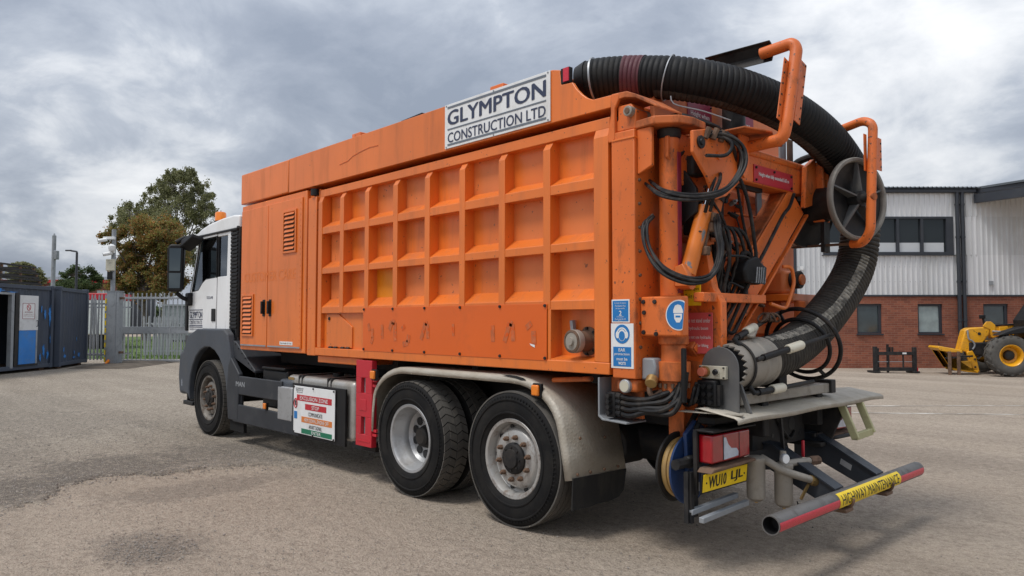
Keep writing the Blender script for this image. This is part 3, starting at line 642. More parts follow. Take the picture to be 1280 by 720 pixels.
# --- wheels
def tyre_profile(rt, w, rr):
    s = w/2
    return [(rr-0.012, -s*0.76), (rr+0.016, -s*0.92), (rr+0.055, -s*0.985), (rr+0.10, -s), (rt-0.085, -s*0.985), (rt-0.035, -s*0.945), (rt-0.012, -s*0.87), (rt-0.002, -s*0.78), (rt, -s*0.4),
            (rt, s*0.4), (rt-0.002, s*0.78), (rt-0.012, s*0.87), (rt-0.035, s*0.945), (rt-0.085, s*0.985), (rr+0.10, s), (rr+0.055, s*0.985), (rr+0.016, s*0.92), (rr-0.012, s*0.76)]
RT = 0.520
def wheel(x, yo, kind, w=0.30, z=0.516, out_=-1, rimmat='rim_grey'):
    """yo: y of the tyre's outer sidewall; out_=-1 faces the kerb side"""
    yc = yo-out_*w/2; A = (0, out_, 0); O = (x, yc, z); s = w/2
    rr = 0.292
    if kind == 'drive':   # deep dish, disc far in
        prof = [(rr+0.012, s*0.80), (rr+0.020, s*0.84), (rr+0.012, s*0.88), (rr-0.010, s*0.86), (rr-0.024, s*0.70), (rr-0.026, s*0.45), (rr-0.052, s*0.25), (rr-0.056, -s*0.2), (rr-0.070, -s*0.30), (0.21, -s*0.38), (0.0, -s*0.38)]
    else:                 # disc pushed outwards
        prof = [(rr+0.012, s*0.80), (rr+0.020, s*0.84), (rr+0.012, s*0.88), (rr-0.010, s*0.86), (rr-0.026, s*0.66), (rr-0.030, s*0.40), (rr-0.048, s*0.30), (0.238, s*0.34), (0.222, s*0.58), (0.205, s*0.66), (0.150, s*0.68), (0.0, s*0.68)]
    wh = part(MB().lathe(prof, O, A, 56), 'wheel', rimmat, smooth=38)
    ty = MB().lathe(tyre_profile(RT-0.010, w, rr+0.012), O, A, 72); ty.build('tyre', 'rubber', wh, smooth=35)
    # raised bands on the sidewall
    for rb in (0.345, 0.445):
        MB().lathe([(rb, s*0.97), (rb+0.004, s*1.02), (rb+0.014, s*1.02), (rb+0.018, s*0.97)], O, A, 72).build('sidewall_band', 'rubber', wh)
    a, uu, vv = frame(A)
    td = MB(); Ov = Vector(O); sr = MB()
    for i in range(90):      # fine moulded flutes round the sidewall
        t = 2*math.pi*i/90; d_ = uu*math.cos(t)+vv*math.sin(t); e_ = (vv*math.cos(t)-uu*math.sin(t))*0.0035
        sr.hexa([Ov+d_*0.455-e_+a*(s*0.975), Ov+d_*0.455+e_+a*(s*0.975), Ov+d_*0.482+e_+a*(s*0.965), Ov+d_*0.482-e_+a*(s*0.965), Ov+d_*0.455-e_+a*(s*1.005), Ov+d_*0.455+e_+a*(s*1.005), Ov+d_*0.482+e_+a*(s*0.985), Ov+d_*0.482-e_+a*(s*0.985)])
    sr.build('sidewall_flutes', 'rubber', wh, smooth=0)['kind'] = 'stuff'
    def blk(t0, t1, h0, h1, skew, r0=RT-0.014, r1=RT):
        q = []
        for r_ in (r0, r1):
            for t, h in ((t0, h0), (t1, h0), (t1+skew, h1), (t0+skew, h1)):
                q.append(Ov+a*h+(uu*math.cos(t)+vv*math.sin(t))*r_)
        td.hexa(q)
    if kind == 'drive':
        NB = 44
        for i in range(NB):
            t = 2*math.pi*i/NB; d = 2*math.pi/NB
            for h0, h1, sk, sh in ((-0.88, -0.46, 0.07, 0), (-0.44, -0.02, -0.06, 0.5), (0.02, 0.44, 0.06, 0.2), (0.46, 0.88, -0.07, 0.7)):
                blk(t+sh*d, t+sh*d+d*0.86, s*h0, s*h1, sk, r1=RT-(0.006 if abs(h0+h1) > 1 else 0))
    elif kind == 'front':
        NB = 60
        for i in range(NB):
            t = 2*math.pi*i/NB; d = 2*math.pi/NB
            for h0, h1, sh in ((-0.90, -0.52, 0), (-0.48, -0.18, 0.3), (-0.14, 0.14, 0.6), (0.18, 0.48, 0.2), (0.52, 0.90, 0.5)):
                blk(t+sh*d, t+sh*d+d*0.88, s*h0, s*h1, 0.02, r1=RT-(0.004 if abs(h0+h1) > 1 else 0))
    else:
        for h0, h1 in ((-0.86, -0.56), (-0.50, -0.20), (-0.15, 0.15), (0.20, 0.50), (0.56, 0.86)):
            td.lathe([(RT-0.014, s*h0), (RT-0.002, s*h0), (RT, s*(h0+h1)/2), (RT-0.002, s*h1), (RT-0.014, s*h1)], O, A, 72)
    td.build('tread', 'tread', wh, smooth=30)
    hb = s*0.68 if kind != 'drive' else -s*0.38
    nut0 = None
    if kind == 'drive':
        for i in range(10):
            t = 2*math.pi*(i+0.5)/10; c = Ov+a*(hb+0.016)+(uu*math.cos(t)+vv*math.sin(t))*0.160
            if i % 1 == 0:
                MB().cyl(c-a*0.012, c-a*0.006, 0.038, n=18).build('hand_hole', 'ink_black', wh)
        MB().lathe([(0.105, hb), (0.10, hb+0.02), (0.09, hb+0.03), (0.085, hb+0.06), (0.06, hb+0.075), (0, hb+0.075)], O, A, 28).build('hub', 'chassis', wh)
    else:
        MB().lathe([(0.122, hb), (0.120, hb+0.018), (0.105, hb+0.03), (0.075, hb+0.034), (0.070, hb+0.05), (0.0, hb+0.055)], O, A, 32).build('hub', 'chassis', wh)
        for i in range(8):
            t = 2*math.pi*i/8; c = Ov+a*(hb+0.03)+(uu*math.cos(t)+vv*math.sin(t))*0.088
            bolt(wh, c, a, 0.009, 'chassis', 0.014)
        for i in range(10):
            t = 2*math.pi*(i+0.3)/10; c = Ov+a*hb+(uu*math.cos(t)+vv*math.sin(t))*0.163
            if nut0 is None:
                nut0 = MB().cyl(V(0, 0, 0), a*0.028, 0.020, 0.019, 6).cyl(a*0.028, a*0.045, 0.012, 0.009, 10).build('wheel_nut', 'rusty_steel', wh, loc=c)
            else:
                q = nut0.copy(); COL.objects.link(q); q.location = c
        for i in range(10):
            t = 2*math.pi*i/10; rr_ = 0.246; c = Ov+a*(s*0.325)+(uu*math.cos(t)+vv*math.sin(t))*rr_
            MB().cyl(c, c+a*0.012, 0.018, n=12).build('hand_hole', 'ink_black', wh)
    return wh
wheel(0.0, -0.03, 'tag', 0.315, rimmat='rim_rusty')
wd = wheel(-1.35, -0.02, 'drive', 0.30)
wi = wheel(-1.35, 0.325, 'drive', 0.30)
wheel(-6.16, 0.045, 'front', 0.31, rimmat='rim_dirty')
wheel(0.0, 2.53, 'tag', 0.315, out_=1); wheel(-1.35, 2.52, 'drive', 0.30, out_=1); wheel(-6.16, 2.455, 'front', 0.31, out_=1)

# --- tread-plate mudguard over the tandem
mat('flap_rubber', (0.024, 0.024, 0.024), 0.8, spec=0.25, dirt=(0.07, 0.065, 0.055), damt=0.6, dscale=6, stretch=(1, 1, 0.3), var=0.2)
def guard(prof, y0, y1, lip, name):
    mb = MB(); n = len(prof); vs = []
    # rounded outer shoulder, then the flat top
    import itertools
    sec = [(y0, -lip), (y0-0.002, -lip*0.5), (y0+0.006, -0.012), (y0+0.02, 0.0), (y1, 0.0)]
    nrm = []
    for i in range(n):
        a = prof[max(0, i-1)]; b_ = prof[min(n-1, i+1)]; dx, dz = b_[0]-a[0], b_[1]-a[1]; l = math.hypot(dx, dz); nrm.append((-dz/l, dx/l))
    for i, (x, z) in enumerate(prof):
        for (y, off) in sec: vs.append((x+nrm[i][0]*off, y, z+nrm[i][1]*off))
    K_ = len(sec); fs = []
    for i in range(n-1):
        for j in range(K_-1): fs.append((i*K_+j, (i+1)*K_+j, (i+1)*K_+j+1, i*K_+j+1))
    mb.add(vs, [tuple(reversed(f)) for f in fs])
    o = part(mb, name, 'tread_plate', smooth=50)
    md = o.modifiers.new('thickness', 'SOLIDIFY'); md.thickness = 0.006; md.offset = -1
    return o
pf = [(-2.0, 0.52), (-1.985, 0.72)]
for k in range(9): t = math.pi*(1-k/16); pf.append((-1.42+0.55*math.cos(t), 0.80+0.35*math.sin(t)))
pf += [(-1.0, 1.15), (-0.5, 1.15), (-0.02, 1.15)]
for k in range(1, 9): t = math.pi/2*(1-k/9); pf.append((0.0+0.54*math.cos(t), 0.73+0.42*math.sin(t)))
pf += [(0.57, 0.62), (0.605, 0.44)]
gd = guard(pf, 0.0, 0.62, 0.055, 'mudguard')
for i, y in enumerate((0.06, 0.20, 0.36, 0.52)): bolt(gd, (0.61, y, 0.475), (1, 0, 0.1), 0.012, 'rusty_steel')
for y, z in ((0.14, 0.72), (0.42, 0.70)): bolt(gd, (0.565, y, z), (1, 0, 0.2), 0.012, 'rusty_steel')
gr = MB().prism([(-0.12, 1.155), (-0.02, 1.157), (0.05, 1.153), (0.12, 1.142), (0.15, 1.128), (0.10, 1.120), (0.04, 1.135), (-0.06, 1.145)], (0, -0.006, 0), (1, 0, 0), (0, 0, 1), (0, 0.004, 0))
gr.build('bare_patch', 'ink_black', gd, smooth=0)
part(MB().prism([(0.0, 0.0), (0.61, -0.01), (0.60, -0.17), (0.55, -0.215), (0.42, -0.235), (0.3, -0.228), (0.2, -0.242), (0.10, -0.232), (0.02, -0.238)], (0.605, 0.01, 0.455), (0, 1, 0), (0.12, 0, 1), (0.012, 0, 0)), 'mud_flap', 'flap_rubber')
gd2 = guard(pf, 2.5, 1.88, 0.055, 'mudguard')
for x, y, z in ((0.28, -0.02, 1.06), (-1.90, -0.03, 1.06)):
    o = part(MB().box(x-0.045, x+0.045, y, y+0.03, z-0.055, z+0.05), 'marker_lamp', 'black_plastic', bevel=0.006)
    MB().box(x-0.036, x+0.036, y-0.026, y, z-0.040, z+0.040).build('lens', 'lens_amber', o, bevel=0.010)
part(MB().cyl((0.32, 0.12, 1.13), (0.70, 0.12, 1.16), 0.018, n=12), 'lamp_conduit', 'orange_grimy')

# --- side equipment between the axles
tk = part(MB().box(-3.90, -2.44, 0.085, 0.68, 0.335, 0.955), 'fuel_tank', 'alloy', bevel=0.055, seg=4)
for x in (-3.62, -2.98):
    for dx in (0, 0.07): MB().box(x+dx, x+dx+0.028, 0.078, 0.69, 0.328, 0.963).build('strap', 'steel_black', tk, bevel=0.05)
MB().cyl((-3.2, 0.35, 0.955), (-3.2, 0.35, 1.0), 0.06, n=20).build('filler_cap', 'black_plastic', tk, bevel=0.006)
MB().box(-3.86, -3.72, 0.082, 0.0835, 0.90, 0.93).build('label_patch', 'brass', tk)
part(MB().box(-4.06, -3.72, 0.055, 0.6, 0.50, 0.90), 'tank_end_cover', 'grey_plastic', bevel=0.05, seg=4)
part(MB().box(-4.02, -3.66, 0.028, 0.06, 0.43, 0.82), 'tank_end_shield', 'rim_grey', bevel=0.03, seg=3)
bk = part(MB().box(-3.66, -2.52, 0.035, 0.06, 0.29, 0.875), 'sign_backing', 'black_plastic', bevel=0.004)
ez = part(MB().box(-3.60, -2.70, 0.018, 0.026, 0.33, 0.852), 'exclusion_sign', 'sign_white', bevel=0.003, label='white sign lettered EXCLUSION ZONE with red, orange and green bands')
sx0 = -3.15
def band(parent, name, cx, z, w_, h, m, txt=None, tm='ink_white', y=0.018, tw=None, th=None, fr_=SIDE, bold=0.01):
    if m:
        b_ = MB(); plate(b_, (cx, y, z), fr_, w_, h, 0.002); b_.build(name, m, parent, smooth=0)
    if txt:
        l_ = MB(); put_text(l_, txt, (cx, y-0.002, z), fr_[0], fr_[1], fr_[2], tw or w_*0.8, th or h*0.62, off=0.0015, bold=bold); l_.build('lettering', tm, parent, smooth=0)
band(ez, 'band', -3.14, 0.725, 0.76, 0.065, 'sign_red', 'EXCLUSION ZONE')
band(ez, 'band', -3.10, 0.635, 0.46, 0.062, 'sign_red', 'STOP', tw=0.16)
band(ez, 'band', -3.10, 0.560, 0.3, 0.05, None, 'COMMUNICATE', 'ink_black', tw=0.30, th=0.042)
band(ez, 'band', -3.08, 0.493, 0.66, 0.062, 'sign_orange', 'ARM DOWN...ENGINE OFF')
band(ez, 'band', -3.10, 0.425, 0.3, 0.05, None, 'AWAIT SIGNAL', 'ink_black', tw=0.28, th=0.042)
band(ez, 'band', -3.08, 0.367, 0.66, 0.052, 'sign_green', 'ENTER', tw=0.2)
l_ = MB()
for k, s_ in enumerate(('VACUUM PLANT', 'SERVICES UK', 'call us now')): put_text(l_, s_, (-3.46, 0.018, 0.825-k*0.020), u, v, n_, 0.18-0.02*k, 0.015, off=0.0015, bold=0.008)
l_.build('lettering', 'ink_black', ez, smooth=0)
a_ = MB(); a_.tube([(-3.545+0.035*math.cos(t*math.pi/10), 0.015, 0.66+0.05*math.sin(t*math.pi/10)) for t in range(20)], 0.006, 6, closed=True); a_.build('ring', 'sign_red', ez)
MB().box(-3.558, -3.532, 0.0145, 0.0175, 0.635, 0.688).build('pictogram', 'ink_black', ez)
MB().box(-3.58, -3.51, 0.0145, 0.0175, 0.49, 0.57).build('pictogram', 'sign_blue', ez)
for x in (-3.585, -3.15, -2.715):
    for z in (0.342, 0.84): bolt(ez, (x, 0.018, z), (0, -1, 0), 0.011)
# red board holder beside the tank
gd_ = MB(); P0, P1 = -2.245, -1.965
gd_.box(P0, P1, -0.01, 0.05, 0.355, 0.47).box(P0, P1, -0.01, 0.05, 0.64, 0.87).box(P0, P1, -0.01, 0.05, 1.02, 1.19)
for z0, z1 in ((0.47, 0.64), (0.87, 1.02)): gd_.box(P0, P0+0.09, -0.0098, 0.0498, z0, z1).box(P1-0.11, P1, -0.0098, 0.0498, z0, z1)
rg_ = part(gd_, 'chock_holder', 'guard_red', bevel=0.004)
MB().box(P0+0.085, P1-0.105, 0.03, 0.045, 0.46, 1.03).build('slot_back', 'galv_dull', rg_)
MB().box(P0+0.03, P1-0.03, -0.014, -0.009, 0.40, 0.41).build('raised_bead', 'guard_red', rg_); MB().box(P0+0.07, P1-0.09, -0.014, -0.009, 0.70, 0.81).build('raised_panel', 'guard_red', rg_, bevel=0.003)
for z in (0.52, 0.95, 1.0, 0.48): MB().box(P1, P1+0.07, 0.0, 0.03, z-0.012, z+0.012).build('lug', 'guard_red', rg_)
part(MB().box(-2.42, -2.0, 0.06, 0.6, 0.30, 0.36), 'step_tray', 'chassis')
# dark fairing panels, battery and air gear
fa = part(MB().box(-5.30, -3.93, 0.030, 0.06, 0.64, 0.875), 'side_fairing', 'dark_fairing', bevel=0.012)
l_ = MB(); put_text(l_, 'MAN', (-5.05, 0.03, 0.775), u, v, n_, 0.26, 0.062, bold=0.02); l_.build('lettering', 'galvanised', fa, smooth=0)
part(MB().box(-5.28, -3.50, 0.030, 0.06, 0.285, 0.515), 'side_fairing', 'dark_fairing', bevel=0.012)
part(MB().box(-5.30, -5.10, 0.062, 0.10, 0.28, 0.87), 'fairing_upright', 'dark_fairing', bevel=0.01)
part(MB().box(-4.62, -3.98, 0.12, 0.62, 0.52, 0.985), 'battery_box', 'black_plastic', bevel=0.03)
part(MB().box(-4.60, -4.0, 0.10, 0.64, 0.986, 1.02), 'battery_lid', 'black_plastic', bevel=0.012)
part(MB().lathe([(0, 0), (0.03, 0.0), (0.04, 0.03), (0.03, 0.09), (0.0, 0.10)], (-5.05, 0.2, 0.95), (0.6, 0, 0.4), 14), 'coupling', 'galvanised')
for k in range(5): part(MB().tube(spline([(-5.2, 0.3+k*0.05, 0.9), (-4.9, 0.2+k*0.04, 0.75-0.03*k), (-4.6, 0.22+k*0.04, 0.62), (-4.2, 0.3, 0.58+0.03*k)], 0.06), 0.018, 8), 'air_line', 'cable')
part(MB().box(-5.05, -4.2, 0.4, 0.5, 0.55, 0.9), 'air_rack', 'chassis')
for x in (-4.85, -4.45): part(MB().cyl((x, 0.35, 0.5), (x, 0.35, 0.75), 0.09, n=16), 'air_canister', 'chassis', bevel=0.01)
o = part(MB().box(-4.36, -4.27, 0.02, 0.04, 0.52, 0.60), 'marker_lamp', 'black_plastic'); MB().box(-4.35, -4.28, 0.0, 0.02, 0.525, 0.595).build('lens', 'lens_amber', o, bevel=0.008)
# ------------------------------------------------------------------ cab
CY0, CY1 = 0.125, 2.375
def cabp(poly, y0, y1): return MB().prism(poly, (0, y0, 0), (1, 0, 0), (0, 0, 1), (0, y1-y0, 0))
# shell as a hollow box: floor, back, roof, front, both sides built round the door openings
part(MB().box(-5.52, -5.42, CY0+0.01, CY1-0.01, 1.30, 2.86), 'cab_back', 'black_plastic', bevel=0.03)
part(MB().box(-7.30, -5.42, CY0+0.02, CY1-0.02, 1.18, 1.36), 'cab_floor', 'cabin_dark')
roof = [(-5.42, 2.80), (-5.42, 2.985), (-5.62, 3.005), (-6.0, 2.995), (-6.4, 2.965), (-6.72, 2.915), (-6.92, 2.855), (-6.98, 2.80)]
ro = part(cabp(roof, CY0+0.015, CY1-0.015), 'cab_roof', 'cab_white', bevel=0.07, seg=5)
part(cabp([(-5.43, 2.785), (-5.43, 2.815), (-6.82, 2.815), (-6.95, 2.775), (-6.95, 2.755), (-6.8, 2.785)], CY0-0.012, CY0+0.06), 'drip_rail', 'black_plastic', bevel=0.006)
part(MB().prism([(-6.95, 2.86), (-7.12, 2.80), (-7.16, 2.72), (-6.93, 2.79)], (0, CY0+0.1, 0), (1, 0, 0), (0, 0, 1), (0, 2.05, 0)), 'sun_visor', 'black_plastic', bevel=0.01)
# pillar panel behind the door with the quarter window, near side and far side
for y0, y1, yw in ((CY0+0.004, CY0+0.06, CY0+0.03), (CY1-0.06, CY1-0.004, CY1-0.03)):
    q = MB()
    q.prism([(-5.66, 1.44), (-5.66, 2.795), (-5.755, 2.795), (-5.80, 1.44)], (0, y0, 0), (1, 0, 0), (0, 0, 1), (0, y1-y0, 0))
    q.prism([(-5.80, 1.44), (-5.765, 2.185), (-6.095, 2.185), (-6.10, 1.44)], (0, y0+0.001, 0), (1, 0, 0), (0, 0, 1), (0, y1-y0-0.002, 0))
    q.prism([(-5.757, 2.745), (-5.755, 2.795), (-6.10, 2.795), (-6.10, 2.745)], (0, y0+0.001, 0), (1, 0, 0), (0, 0, 1), (0, y1-y0-0.002, 0))
    s_ = part(q, 'cab_side', 'cab_white', bevel=0.008)
    MB().prism([(-5.80, 2.17), (-5.755, 2.755), (-6.10, 2.755), (-6.10, 2.17)], (0, yw, 0), (1, 0, 0), (0, 0, 1), (0, 0.006, 0)).build('quarter_window', 'cab_glass', s_)
    MB().box(-6.108, -6.085, y0+0.012, y0+0.035, 2.17, 2.76).build('window_seal', 'black_plastic', s_)
for y0 in (CY0+0.001, CY1-0.04):
    dr = MB(); Y1 = 0.04
    dr.prism([(-6.118, 1.44), (-6.118, 2.19), (-6.50, 2.17), (-6.62, 2.125), (-6.78, 2.02), (-7.02, 2.00), (-7.10, 1.95), (-7.16, 1.60), (-7.15, 1.40), (-7.0, 1.40)], (0, y0, 0), (1, 0, 0), (0, 0, 1), (0, Y1, 0))
    dr.prism([(-6.118, 2.755), (-6.118, 2.792), (-6.76, 2.788), (-7.05, 2.05), (-7.09, 1.96), (-7.02, 2.005), (-6.735, 2.745)], (0, y0+0.0005, 0), (1, 0, 0), (0, 0, 1), (0, Y1-0.001, 0))
    door = part(dr, 'cab_door', 'cab_white', bevel=0.008)
    MB().prism([(-6.112, 2.18), (-6.112, 2.76), (-6.745, 2.76), (-7.03, 2.0), (-6.77, 2.01), (-6.61, 2.115), (-6.49, 2.16)], (0, y0+0.018, 0), (1, 0, 0), (0, 0, 1), (0, 0.006, 0)).build('door_window', 'cab_glass', door)
    MB().tube([(-6.125, y0+0.008, 2.18), (-6.125, y0+0.008, 2.755), (-6.74, y0+0.008, 2.752), (-7.02, y0+0.008, 2.01), (-6.77, y0+0.008, 2.02), (-6.61, y0+0.008, 2.125), (-6.49, y0+0.008, 2.17)], 0.011, 6, closed=True).build('window_seal', 'black_plastic', door)
    if y0 < 1:
        MB().box(-6.255, -6.125, y0-0.012, y0-0.001, 1.57, 1.745).build('door_handle', 'black_plastic', door, bevel=0.02, seg=3)
        MB().box(-6.122, -6.112, y0+0.012, y0+0.03, 1.44, 2.79).build('shut_line', 'black_plastic', door)
        u, v, n_ = SIDE; l_ = MB(); cx_ = -6.84
        put_text(l_, 'GLYMPTON', (cx_, y0, 1.665), u, v, n_, 0.48, 0.095, bold=0.02)
        put_text(l_, 'CONSTRUCTION LTD', (cx_, y0, 1.555), u, v, n_, 0.47, 0.052, bold=0.012)
        put_text(l_, 'www.glymptonconstruction.co.uk', (cx_, y0, 1.455), u, v, n_, 0.46, 0.030, bold=0.012)
        for z in (1.735, 1.60, 1.51, 1.487): plate(l_, (cx_, y0, z), SIDE, 0.50, 0.012, 0.003)
        put_text(l_, 'TGS 26.440', (-6.34, y0, 1.905), u, v, n_, 0.22, 0.038, bold=0.02)
        l_.build('lettering', 'sign_navy', door, smooth=0)
# front of the cab
fr_ = MB().prism([(-7.16, 1.42), (-7.36, 1.42), (-7.37, 1.9), (-7.10, 1.97)], (0, CY0+0.05, 0), (1, 0, 0), (0, 0, 1), (0, 2.15, 0))
part(fr_, 'cab_front', 'cab_white', bevel=0.06, seg=4)
part(MB().prism([(-7.365, 1.9), (-7.355, 1.9), (-6.955, 2.78), (-6.965, 2.78)], (0, CY0+0.08, 0), (1, 0, 0), (0, 0, 1), (0, 2.09, 0)), 'windscreen', 'cab_glass')
part(MB().box(-7.20, -7.12, CY0-0.03, CY0+0.0, 1.43, 1.85), 'corner_deflector', 'black_plastic', bevel=0.012)
# interior seen through the glass
for y in (0.55, 1.85):
    st = part(MB().box(-6.45, -6.0, y-0.24, y+0.24, 1.36, 1.85), 'seat', 'cabin_dark', bevel=0.05)
    MB().box(-6.08, -5.92, y-0.24, y+0.24, 1.85, 2.28).build('seat_back', 'cabin_dark', st, bevel=0.05)
part(MB().box(-7.15, -6.85, CY0+0.1, CY1-0.1, 1.37, 1.98), 'dashboard', 'cabin_dark', bevel=0.05)
part(MB().tube([(-6.72+0.09*math.cos(t*math.pi/12), 1.85+0.22*math.sin(t*math.pi/12), 2.03+0.20*math.cos(t*math.pi/12)) for t in range(24)], 0.016, 8, closed=True), 'steering_wheel', 'cabin_dark')
# corrugated black strip between cab and cabinet
bl = MB()
for k in range(27): bl.box(-5.655, -5.44, CY0-0.005+0.0*k, CY0+0.06, 1.48+k*0.05, 1.515+k*0.05)
part(MB().box(-5.650, -5.43, CY0+0.02, CY0+0.07, 1.45, 2.84), 'cab_gaiter', 'black_plastic')
for k in range(27):
    o = part(MB().box(-5.655, -5.44, CY0-0.002, CY0+0.021, 1.475+k*0.05, 1.51+k*0.05), 'gaiter_rib', 'black_plastic', bevel=0.006)
part(MB().box(-5.41, -5.08, 0.5, 2.3, 1.1, 2.7), 'air_intake', 'black_plastic', bevel=0.03)
part(MB().cyl((-5.24, 0.32, 1.1), (-5.24, 0.32, 2.75), 0.07, n=14), 'intake_stack', 'black_plastic')
# beacon
bc = part(MB().lathe([(0, 0), (0.085, 0), (0.085, 0.025), (0.075, 0.03), (0, 0.03)], (-6.44, 0.30, 2.985), (0, 0, 1), 24), 'beacon_base', 'black_plastic')
MB().lathe([(0.078, 0.0), (0.078, 0.10), (0.070, 0.125), (0.05, 0.135), (0, 0.137)], (-6.44, 0.30, 3.012), (0, 0, 1), 24).build('beacon_lens', 'lens_amber', bc)
# mirrors
mr = part(MB().prism([(-0.13, -0.34), (-0.14, 0.28), (-0.09, 0.33), (0.10, 0.33), (0.135, 0.28), (0.115, -0.32), (0.07, -0.36), (-0.09, -0.36)], (-6.98, -0.13, 2.36), (0.47, 0.70, 0), (0, 0, 1), (-0.10, 0.066, 0)), 'mirror', 'black_plastic', bevel=0.022, seg=3)
MIRN = V(0.83, -0.55, 0)
mat('mirror_glass', (0.13, 0.15, 0.155), 0.03, 1.0, var=0.0)
for z0, z1 in ((-0.06, 0.27), (-0.31, -0.09)):
    c = V(-6.98, -0.13, 2.36)+MIRN*0.003
    uu_ = V(0.47, 0.70, 0)
    MB().hexa([c+uu_*x+V(0, 0, z)+MIRN*k for k in (0, 0.006) for x, z in ((-0.095, z0), (0.08, z0), (0.09, z1), (-0.10, z1))]).build('mirror_glass', 'mirror_glass', mr)
MB().tube(bend([(-7.05, -0.10, 2.72), (-7.0, 0.0, 2.79), (-6.86, 0.10, 2.80)], 0.06), 0.035, 10).build('mirror_arm', 'black_plastic', mr)
MB().tube(bend([(-7.02, -0.09, 1.98), (-7.04, 0.02, 1.90), (-7.06, 0.13, 1.88)], 0.06), 0.03, 10).build('mirror_arm', 'black_plastic', mr)
MB().box(-7.12, -6.98, 0.06, 0.16, 1.80, 1.99).build('mirror_mount', 'black_plastic', mr, bevel=0.02)
o = part(MB().prism([(-0.20, -0.05), (0.20, -0.03), (0.20, 0.03), (-0.16, 0.07)], (-6.80, -0.06, 2.74), (0.92, 0.1, 0.30), (-0.2, 0.2, 0.95), (0.02, 0.16, -0.05)), 'kerb_mirror', 'black_plastic', bevel=0.015)
# wing, arch and bumper in grey plastic
arch = []
for k in range(13):
    t = math.pi*(1.06-k*1.02/12); arch.append((-6.16+0.665*math.cos(t), 0.56+0.66*math.sin(t)))
outer = [(-5.42, 0.62), (-5.36, 1.06), (-5.50, 1.40), (-5.62, 1.465), (-6.55, 1.465), (-6.90, 1.36), (-7.06, 1.14), (-7.12, 0.9), (-7.10, 0.55), (-6.86, 0.52)]
wp = MB().prism(arch+outer[::1], (0, 0.035, 0), (1, 0, 0), (0, 0, 1), (0, 0.10, 0))
part(wp, 'wheel_arch', 'grey_plastic', bevel=0.018, seg=3)
part(MB().prism([(-5.62, 1.40), (-5.62, 1.47), (-6.55, 1.47), (-6.92, 1.34), (-6.88, 1.28), (-6.5, 1.40)], (0, 0.10, 0), (1, 0, 0), (0, 0, 1), (0, 0.5, 0)), 'arch_top', 'grey_plastic', bevel=0.02)
il = MB(); 
pts_ = [(-6.16+0.64*math.cos(math.pi*(1.0-k/14)), 0.56+0.64*math.sin(math.pi*(1.0-k/14))) for k in range(15)]
il.add([(x, y, z) for x, z in pts_ for y in (0.10, 0.55)], [(2*i, 2*i+1, 2*i+3, 2*i+2) for i in range(14)])
part(il, 'arch_liner', 'chassis', smooth=60)
part(MB().prism([(-5.42, 0.30), (-5.12, 0.30), (-5.10, 0.90), (-5.36, 1.10), (-5.44, 1.0), (-5.48, 0.62)], (0, 0.028, 0), (1, 0, 0), (0, 0, 1), (0, 0.06, 0)), 'wing_rear', 'dark_fairing', bevel=0.012)
ft = part(MB().prism([(-5.40, 1.10), (-4.75, 0.92), (-4.75, 0.96), (-5.32, 1.30), (-5.42, 1.32)], (0, 0.08, 0), (1, 0, 0), (0, 0, 1), (0, 0.5, 0)), 'wing_guard', 'dark_fairing', bevel=0.012)
for k in range(6): MB().bar((-5.33+k*0.1, 0.07, 1.275-k*0.058), (-5.33+k*0.1, 0.58, 1.275-k*0.058), 0.012, 0.012).build('guard_rib', 'black_plastic', ft)
part(MB().box(-5.42, -5.0, 0.06, 0.10, 0.16, 0.30), 'front_mudflap', 'rubber')
bp_ = MB().prism([(-7.10, 0.50), (-7.10, 1.12), (-7.25, 1.16), (-7.42, 1.1), (-7.46, 0.75), (-7.40, 0.48)], (0, 0.10, 0), (1, 0, 0), (0, 0, 1), (0, 2.3, 0))
part(bp_, 'bumper', 'grey_plastic', bevel=0.06, seg=4)
o = part(MB().box(-7.16, -7.08, 0.055, 0.12, 0.60, 0.75), 'corner_lamp', 'black_plastic', bevel=0.02); MB().box(-7.14, -7.09, 0.045, 0.056, 0.62, 0.72).build('lens', 'lens_clear', o, bevel=0.006)
part(MB().box(-7.08, -6.72, 0.05, 0.30, 0.36, 0.42).box(-7.02, -6.98, 0.08, 0.12, 0.42, 0.56), 'cab_step', 'steel_black', bevel=0.01)
# ------------------------------------------------------------------ rear frame, boom and suction hose
u, v, n_ = SIDE
# corner column with the tipping hinge
co = part(MB().box(0.985, 1.18, 0.0, 0.42, 1.19, 2.862), 'corner_column', 'orange_worn', bevel=0.008)
MB().box(0.992, 1.186, -0.006, 0.10, 2.80, 2.812).build('weld_lip', 'orange', co, bevel=0.002)
part(MB().prism([(1.015, 2.866), (1.015, 2.94), (1.03, 2.95), (1.03, 3.045), (1.14, 3.045), (1.18, 2.99), (1.18, 2.866)], (0, 0.02, 0), (1, 0, 0), (0, 0, 1), (0, 0.14, 0)), 'hinge_block', 'orange_worn', bevel=0.008)
hp = part(MB().cyl((1.14, -0.02, 2.985), (1.14, 0.20, 2.985), 0.036, n=20), 'hinge_pin', 'nozzle_alloy', bevel=0.004)
MB().cyl((1.14, -0.026, 2.985), (1.14, -0.02, 2.985), 0.02, n=14).build('pin_end', 'rusty_steel', hp)
part(MB().prism([(0.985, 3.13), (1.055, 3.13), (1.055, 3.09), (1.02, 3.03), (1.02, 2.82), (1.0, 2.80), (0.962, 2.80), (0.955, 2.83), (0.985, 3.0)], (0, -0.004, 0), (1, 0, 0), (0, 0, 1), (0, 0.03, 0)), 'hinge_strap', 'orange_worn', bevel=0.006)
